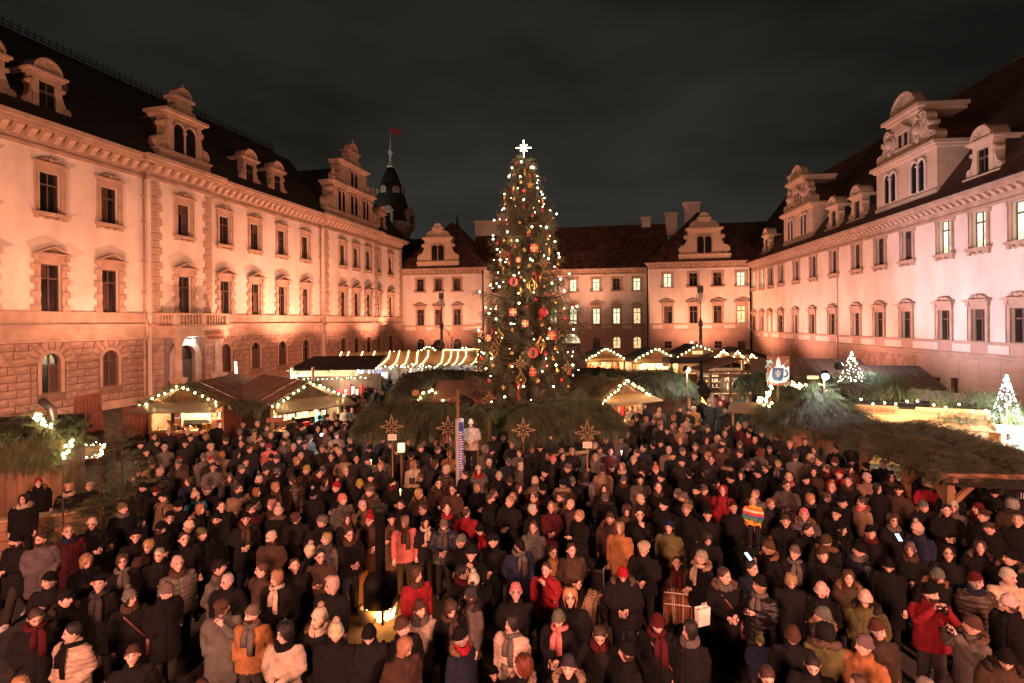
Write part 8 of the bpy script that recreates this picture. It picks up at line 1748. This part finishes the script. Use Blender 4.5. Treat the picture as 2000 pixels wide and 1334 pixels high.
# ---- the farthest heads of the crowd, past three hundred people, as one mass
V_, F_, C_2, off = [], [], [], 0
def add_mesh(me, M, col, tri=True):
    global off
    n = len(me.vertices); co = np.empty(n*3); me.vertices.foreach_get('co', co); co = np.c_[co.reshape(-1, 3), np.ones(n)] @ np.array(M).T; V_.append(co[:, :3]); c4 = np.tile(np.array((*col, 1.0)), (n, 1))
    if 'face' in me.color_attributes: a = np.empty(n*4); me.color_attributes['face'].data.foreach_get('color', a); c4 = c4*a.reshape(-1, 4)
    C_2.append(c4); F_.extend([tuple(off+i for i in p.vertices) for p in me.polygons]); off += n
for P_ in PP[NIND:]:
    rg_ = random.Random(int(P_[1]*31+P_[2])); rz, hv = look_of(P_[5], P_[0], rg_); pose = rg_.choice('woc'); M = Matrix.Translation(P_[0]) @ Matrix.Rotation(R(rz), 4, 'Z') @ Matrix.Scale(P_[7], 4); yaw, pit = HV[hv]; MH = M @ Matrix.Translation(PIV) @ Euler((R(pit), 0, R(yaw))).to_matrix().to_4x4()
    add_mesh(body_mesh(pose, hv), M, skin_of(rg_)); add_mesh(coat_mesh(pose, P_[3][1], False, .04), M, CC[P_[3][0]][1]); add_mesh(trousers_mesh(False, False), M, (.012, .012, .014)); add_mesh(hat_mesh(P_[4][1]), MH, CC[P_[4][0]][1] if P_[4][1].isupper() else HC[P_[4][0]][1])
if F_:
    me = bpy.data.meshes.new('distant_crowd'); me.from_pydata(np.vstack(V_).tolist(), [], F_); me.materials.append(MATS['crowd']); me.polygons.foreach_set('use_smooth', [True]*len(F_)); a = me.color_attributes.new('face', 'FLOAT_COLOR', 'POINT'); a.data.foreach_set('color', np.vstack(C_2).ravel()); me.update()
    ob('distant_crowd', me, kind='stuff', label='distant part of the crowd between the farther stalls', category='crowd')
# ---- special people
podium = thing('podium', 'dark box podium under the man in white light', 'podium', (at(921, 900, 16.4).x, 16.4, 0)); m = MB(); m.box(-.4, .4, -.4, .4, 0, 1.36); ob('box', m.mesh('box', 'wood_dark'), podium)
person(Vector((podium.location.x, 16.35, 0)), 'cj', 'lB', 'd', ['c'], 1.0, 'person standing high on a podium in white light beside the info pillar', z=1.36)
lamp('stage_lamp_light', 'SPOT', at(907, 784, 15.4), 26, (.72, .9, 1), .06, (podium.location.x, 16.3, 2.7), 38, .4)
car = next(q for q in PP if 'gs' == q[4] and q[3] == 'kl' and abs(q[1]-1476) < 4)
person(car[0]+Vector((0, .13, 0)), 'oj', 'cA', 'f', ['sit'], .66, 'child in rainbow striped jacket and cream ear flap hat riding on shoulders', z=car[7]*1.72-.78*.66+.03-.33*.66, stripes=True)
def wheelchair(label, px, py, bl_col, bl_name, coat, hat, look, plab, ex=()):
    u, v = uv(px, py); Y = (EYE-1.33)*F/v; p = Vector((u/F*Y, Y, 0)); rz = R(math.degrees(math.atan2(-p.x, p.y))+random.uniform(-14, 14)); t = thing('wheelchair', label, 'wheelchair', p, rz)
    for s in (-1, 1):
        wl = MB(); wl.tube([(s*.31, .05+.29*math.cos(k*math.pi/10), .31+.29*math.sin(k*math.pi/10)) for k in range(21)], .016, 5, False)
        for k in range(6): wl.bar((s*.31, .05, .31), (s*.31, .05+.28*math.cos(k*math.pi/3), .31+.28*math.sin(k*math.pi/3)), .006)
        ob('wheel', wl.mesh('wheel', 'iron'), t); f = MB(); f.tube([(s*.27, .22, 1.0), (s*.27, .2, .5), (s*.27, -.3, .5), (s*.27, -.42, .15)], .014, 6); f.tube([(s*.27, .2, .72), (s*.27, -.2, .72), (s*.27, -.22, .5)], .014, 6); f.tube([(s*.27, .22, 1.0), (s*.27, .36, 1.0)], .018, 6); f.box(s*.17-.08, s*.17+.08, -.55, -.36, .12, .14); ob('side_frame', f.mesh('side_frame', 'steel'), t); c_ = MB(); c_.tube([(s*.26, -.34+.08*math.cos(k*math.pi/5), .09+.08*math.sin(k*math.pi/5)) for k in range(11)], .015, 5, False); ob('castor', c_.mesh('castor', 'iron'), t)
    q = MB(); q.box(-.26, .26, -.28, .2, .48, .53); q.box(-.26, .26, .19, .22, .53, .98); ob('seat', q.mesh('seat', 'felt'), t)
    person(p, coat, hat, look, ['sit']+list(ex), .97, plab, math.degrees(rz), -.38)
    b = MB(); NU, NV = 10, 14; rg_ = random.Random(int(px)); L_ = [(-.12, .74), (-.2, .76), (-.32, .74), (-.44, .70), (-.52, .62), (-.55, .5), (-.56, .38), (-.55, .26)]
    g_ = []
    for i in range(NU+1):
        row = []
        for j in range(NV+1):
            f = j/NV*(len(L_)-1); k = min(int(f), len(L_)-2); a0, a1 = L_[k], L_[k+1]; x = (i/NU-.5)*.66*(1-.25*j/NV); dr = -.22*max(0, abs(i/NU-.5)*2-.62)*(1-.4*j/NV)
            row.append((x, a0[0]+(a1[0]-a0[0])*(f-k)-.03*math.sin(i*1.9)*j/NV, a0[1]+(a1[1]-a0[1])*(f-k)+dr+.015*math.sin(i*2.3+j)))
        g_.append(row)
    for i in range(NU):
        for j in range(NV): b.quad(g_[i][j], g_[i][j+1], g_[i+1][j+1], g_[i+1][j])
    bt = thing('blanket', bl_name, 'blanket', p, rz); o = ob('cloth', b.mesh('cloth', 'cloth', True), bt); o.color = (*bl_col, 1)
    s_ = o.modifiers.new('thickness', 'SOLIDIFY'); s_.thickness = .012
    if 'plaid' in bl_name:
        for x in (-.12, -.08, .1): m = MB(); m.tube([(x*(1-.25*f), L_[k][0]-.012, L_[k][1]+.012) for k, f in zip(range(1, 8), [i/7 for i in range(7)])], .006, 4); ob('stripe', m.mesh('stripe', 'paper'), bt)
        for k in (2, 4): m = MB(); m.box(-.26, .26, L_[k][0]-.03, L_[k][0]-.02, L_[k][1]-.005, L_[k][1]+.012); ob('stripe', m.mesh('stripe', 'paper'), bt)
wheelchair('wheelchair of the woman wrapped in an orange brown blanket', 1080, 1064, (.38, .16, .06), 'orange brown blanket over the knees of the woman in glasses', 'wj', 'bs', 'f', 'seated person with glasses wrapped in camel blanket coat in a wheelchair', ['G'])
wheelchair('wheelchair draped with a long pale tan blanket', 1148, 1085, (.50, .33, .20), 'long pale tan blanket hanging over a wheelchair', 'kj', 'kF', 'd', 'seated person in black with wide black hat above the tan blanket')
wheelchair('wheelchair with a red blanket left of the plaid one', 1257, 1058, (.36, .015, .03), 'bright red blanket over a wheelchair', 'kj', 'cE', 'd', 'seated person in black jacket and cream beret above the red blanket', ['c'])
wheelchair('wheelchair with a brown plaid blanket', 1322, 1085, (.24, .09, .045), 'brown plaid blanket with pale lines over a wheelchair', 'bj', 'bs', 'f', 'seated person in brown jacket above the plaid blanket', ['f'])
# ---- things in hands, small lights
def phone(label, px, py, Y, col='white_paint', rz=0, tilt=-50):
    t = thing('phone', label, 'phone', at(px, py, Y), R(rz)); m = MB(); m.box(-.04, .04, -.006, .006, -.08, .08); ob('case', m.mesh('case', 'iron'), t); m = MB(); m.box(-.035, .035, -.010, -.007, -.07, .07); ob('screen', m.mesh('screen', col), t); t.rotation_euler = (R(tilt), 0, R(rz))
mat('screen_on', (.2, .5, .9), .3, 0, emit=(.35, .65, 1), strength=1.6)
phone('glowing phone held low before the plaid scarf group right of centre', 1461, 1087, 9.3, 'screen_on', 30); phone('glowing phone in the dark coat pocket hands on the right', 1755, 1050, 9.9, 'screen_on', 0)
t = thing('phone_light', 'bluish white phone flash shining in the crowd on the left', 'phone', at(628, 849, 20.3)); m = MB(); m.ball((0, 0, 0), .045, 8, 6); ob('flash', m.mesh('flash', 'bulb_cold', True), t); m = MB(); m.box(-.04, .04, .03, .045, -.1, .06); ob('case', m.mesh('case', 'iron'), t); lamp('phone_flash', 'POINT', at(628, 849, 20.1), 12, (.6, .8, 1), .04)
for i, (px, py, Y) in enumerate(((725, 901, 17.4), (782, 959, 14.0), (1214, 883, 18.2))):
    p = at(px, py, Y); t = thing('candle', ['small candle flame among the crowd below the left canopy', 'candle held by the woman with the black headband', 'cluster of pale candle light before the timber gable stall'][i], 'candle', p); m = MB(); m.lathe([(.012, -.12), (.012, 0)], n=6); ob('wax', m.mesh('wax', 'paper'), t); m = MB(); m.lathe([(.004, 0), (.014, .02), (.002, .06)], n=6); ob('flame', m.mesh('flame', 'bulb', True), t); lamp('candle_light', 'POINT', p+Vector((0, -.1, .08)), 3.2 if i < 2 else 5, (1, .55, .22) if i < 2 else (.8, .85, 1), .03)
t = thing('paper_bag', 'pale paper carrier bag hanging at the side of the woman in dark coat', 'bag', at(1372, 1203, 8.3), R(20), None, (.8, .8, .8)); m = MB(); m.v = [(-.13, -.05, -.17), (.13, -.05, -.17), (.13, .05, -.17), (-.13, .05, -.17), (-.14, -.06, .17), (.14, -.06, .17), (.14, .06, .17), (-.14, .06, .17)]; m.f = [(0, 3, 2, 1), (0, 1, 5, 4), (1, 2, 6, 5), (2, 3, 7, 6), (3, 0, 4, 7)]; m.m = [0]*5; ob('bag', m.mesh('bag', 'paper'), t); m = MB(); m.tube([(-.06, -.055, .17), (-.05, -.05, .27), (.05, -.05, .27), (.06, -.055, .17)], .008, 4); ob('handle', m.mesh('handle', 'paper'), t)
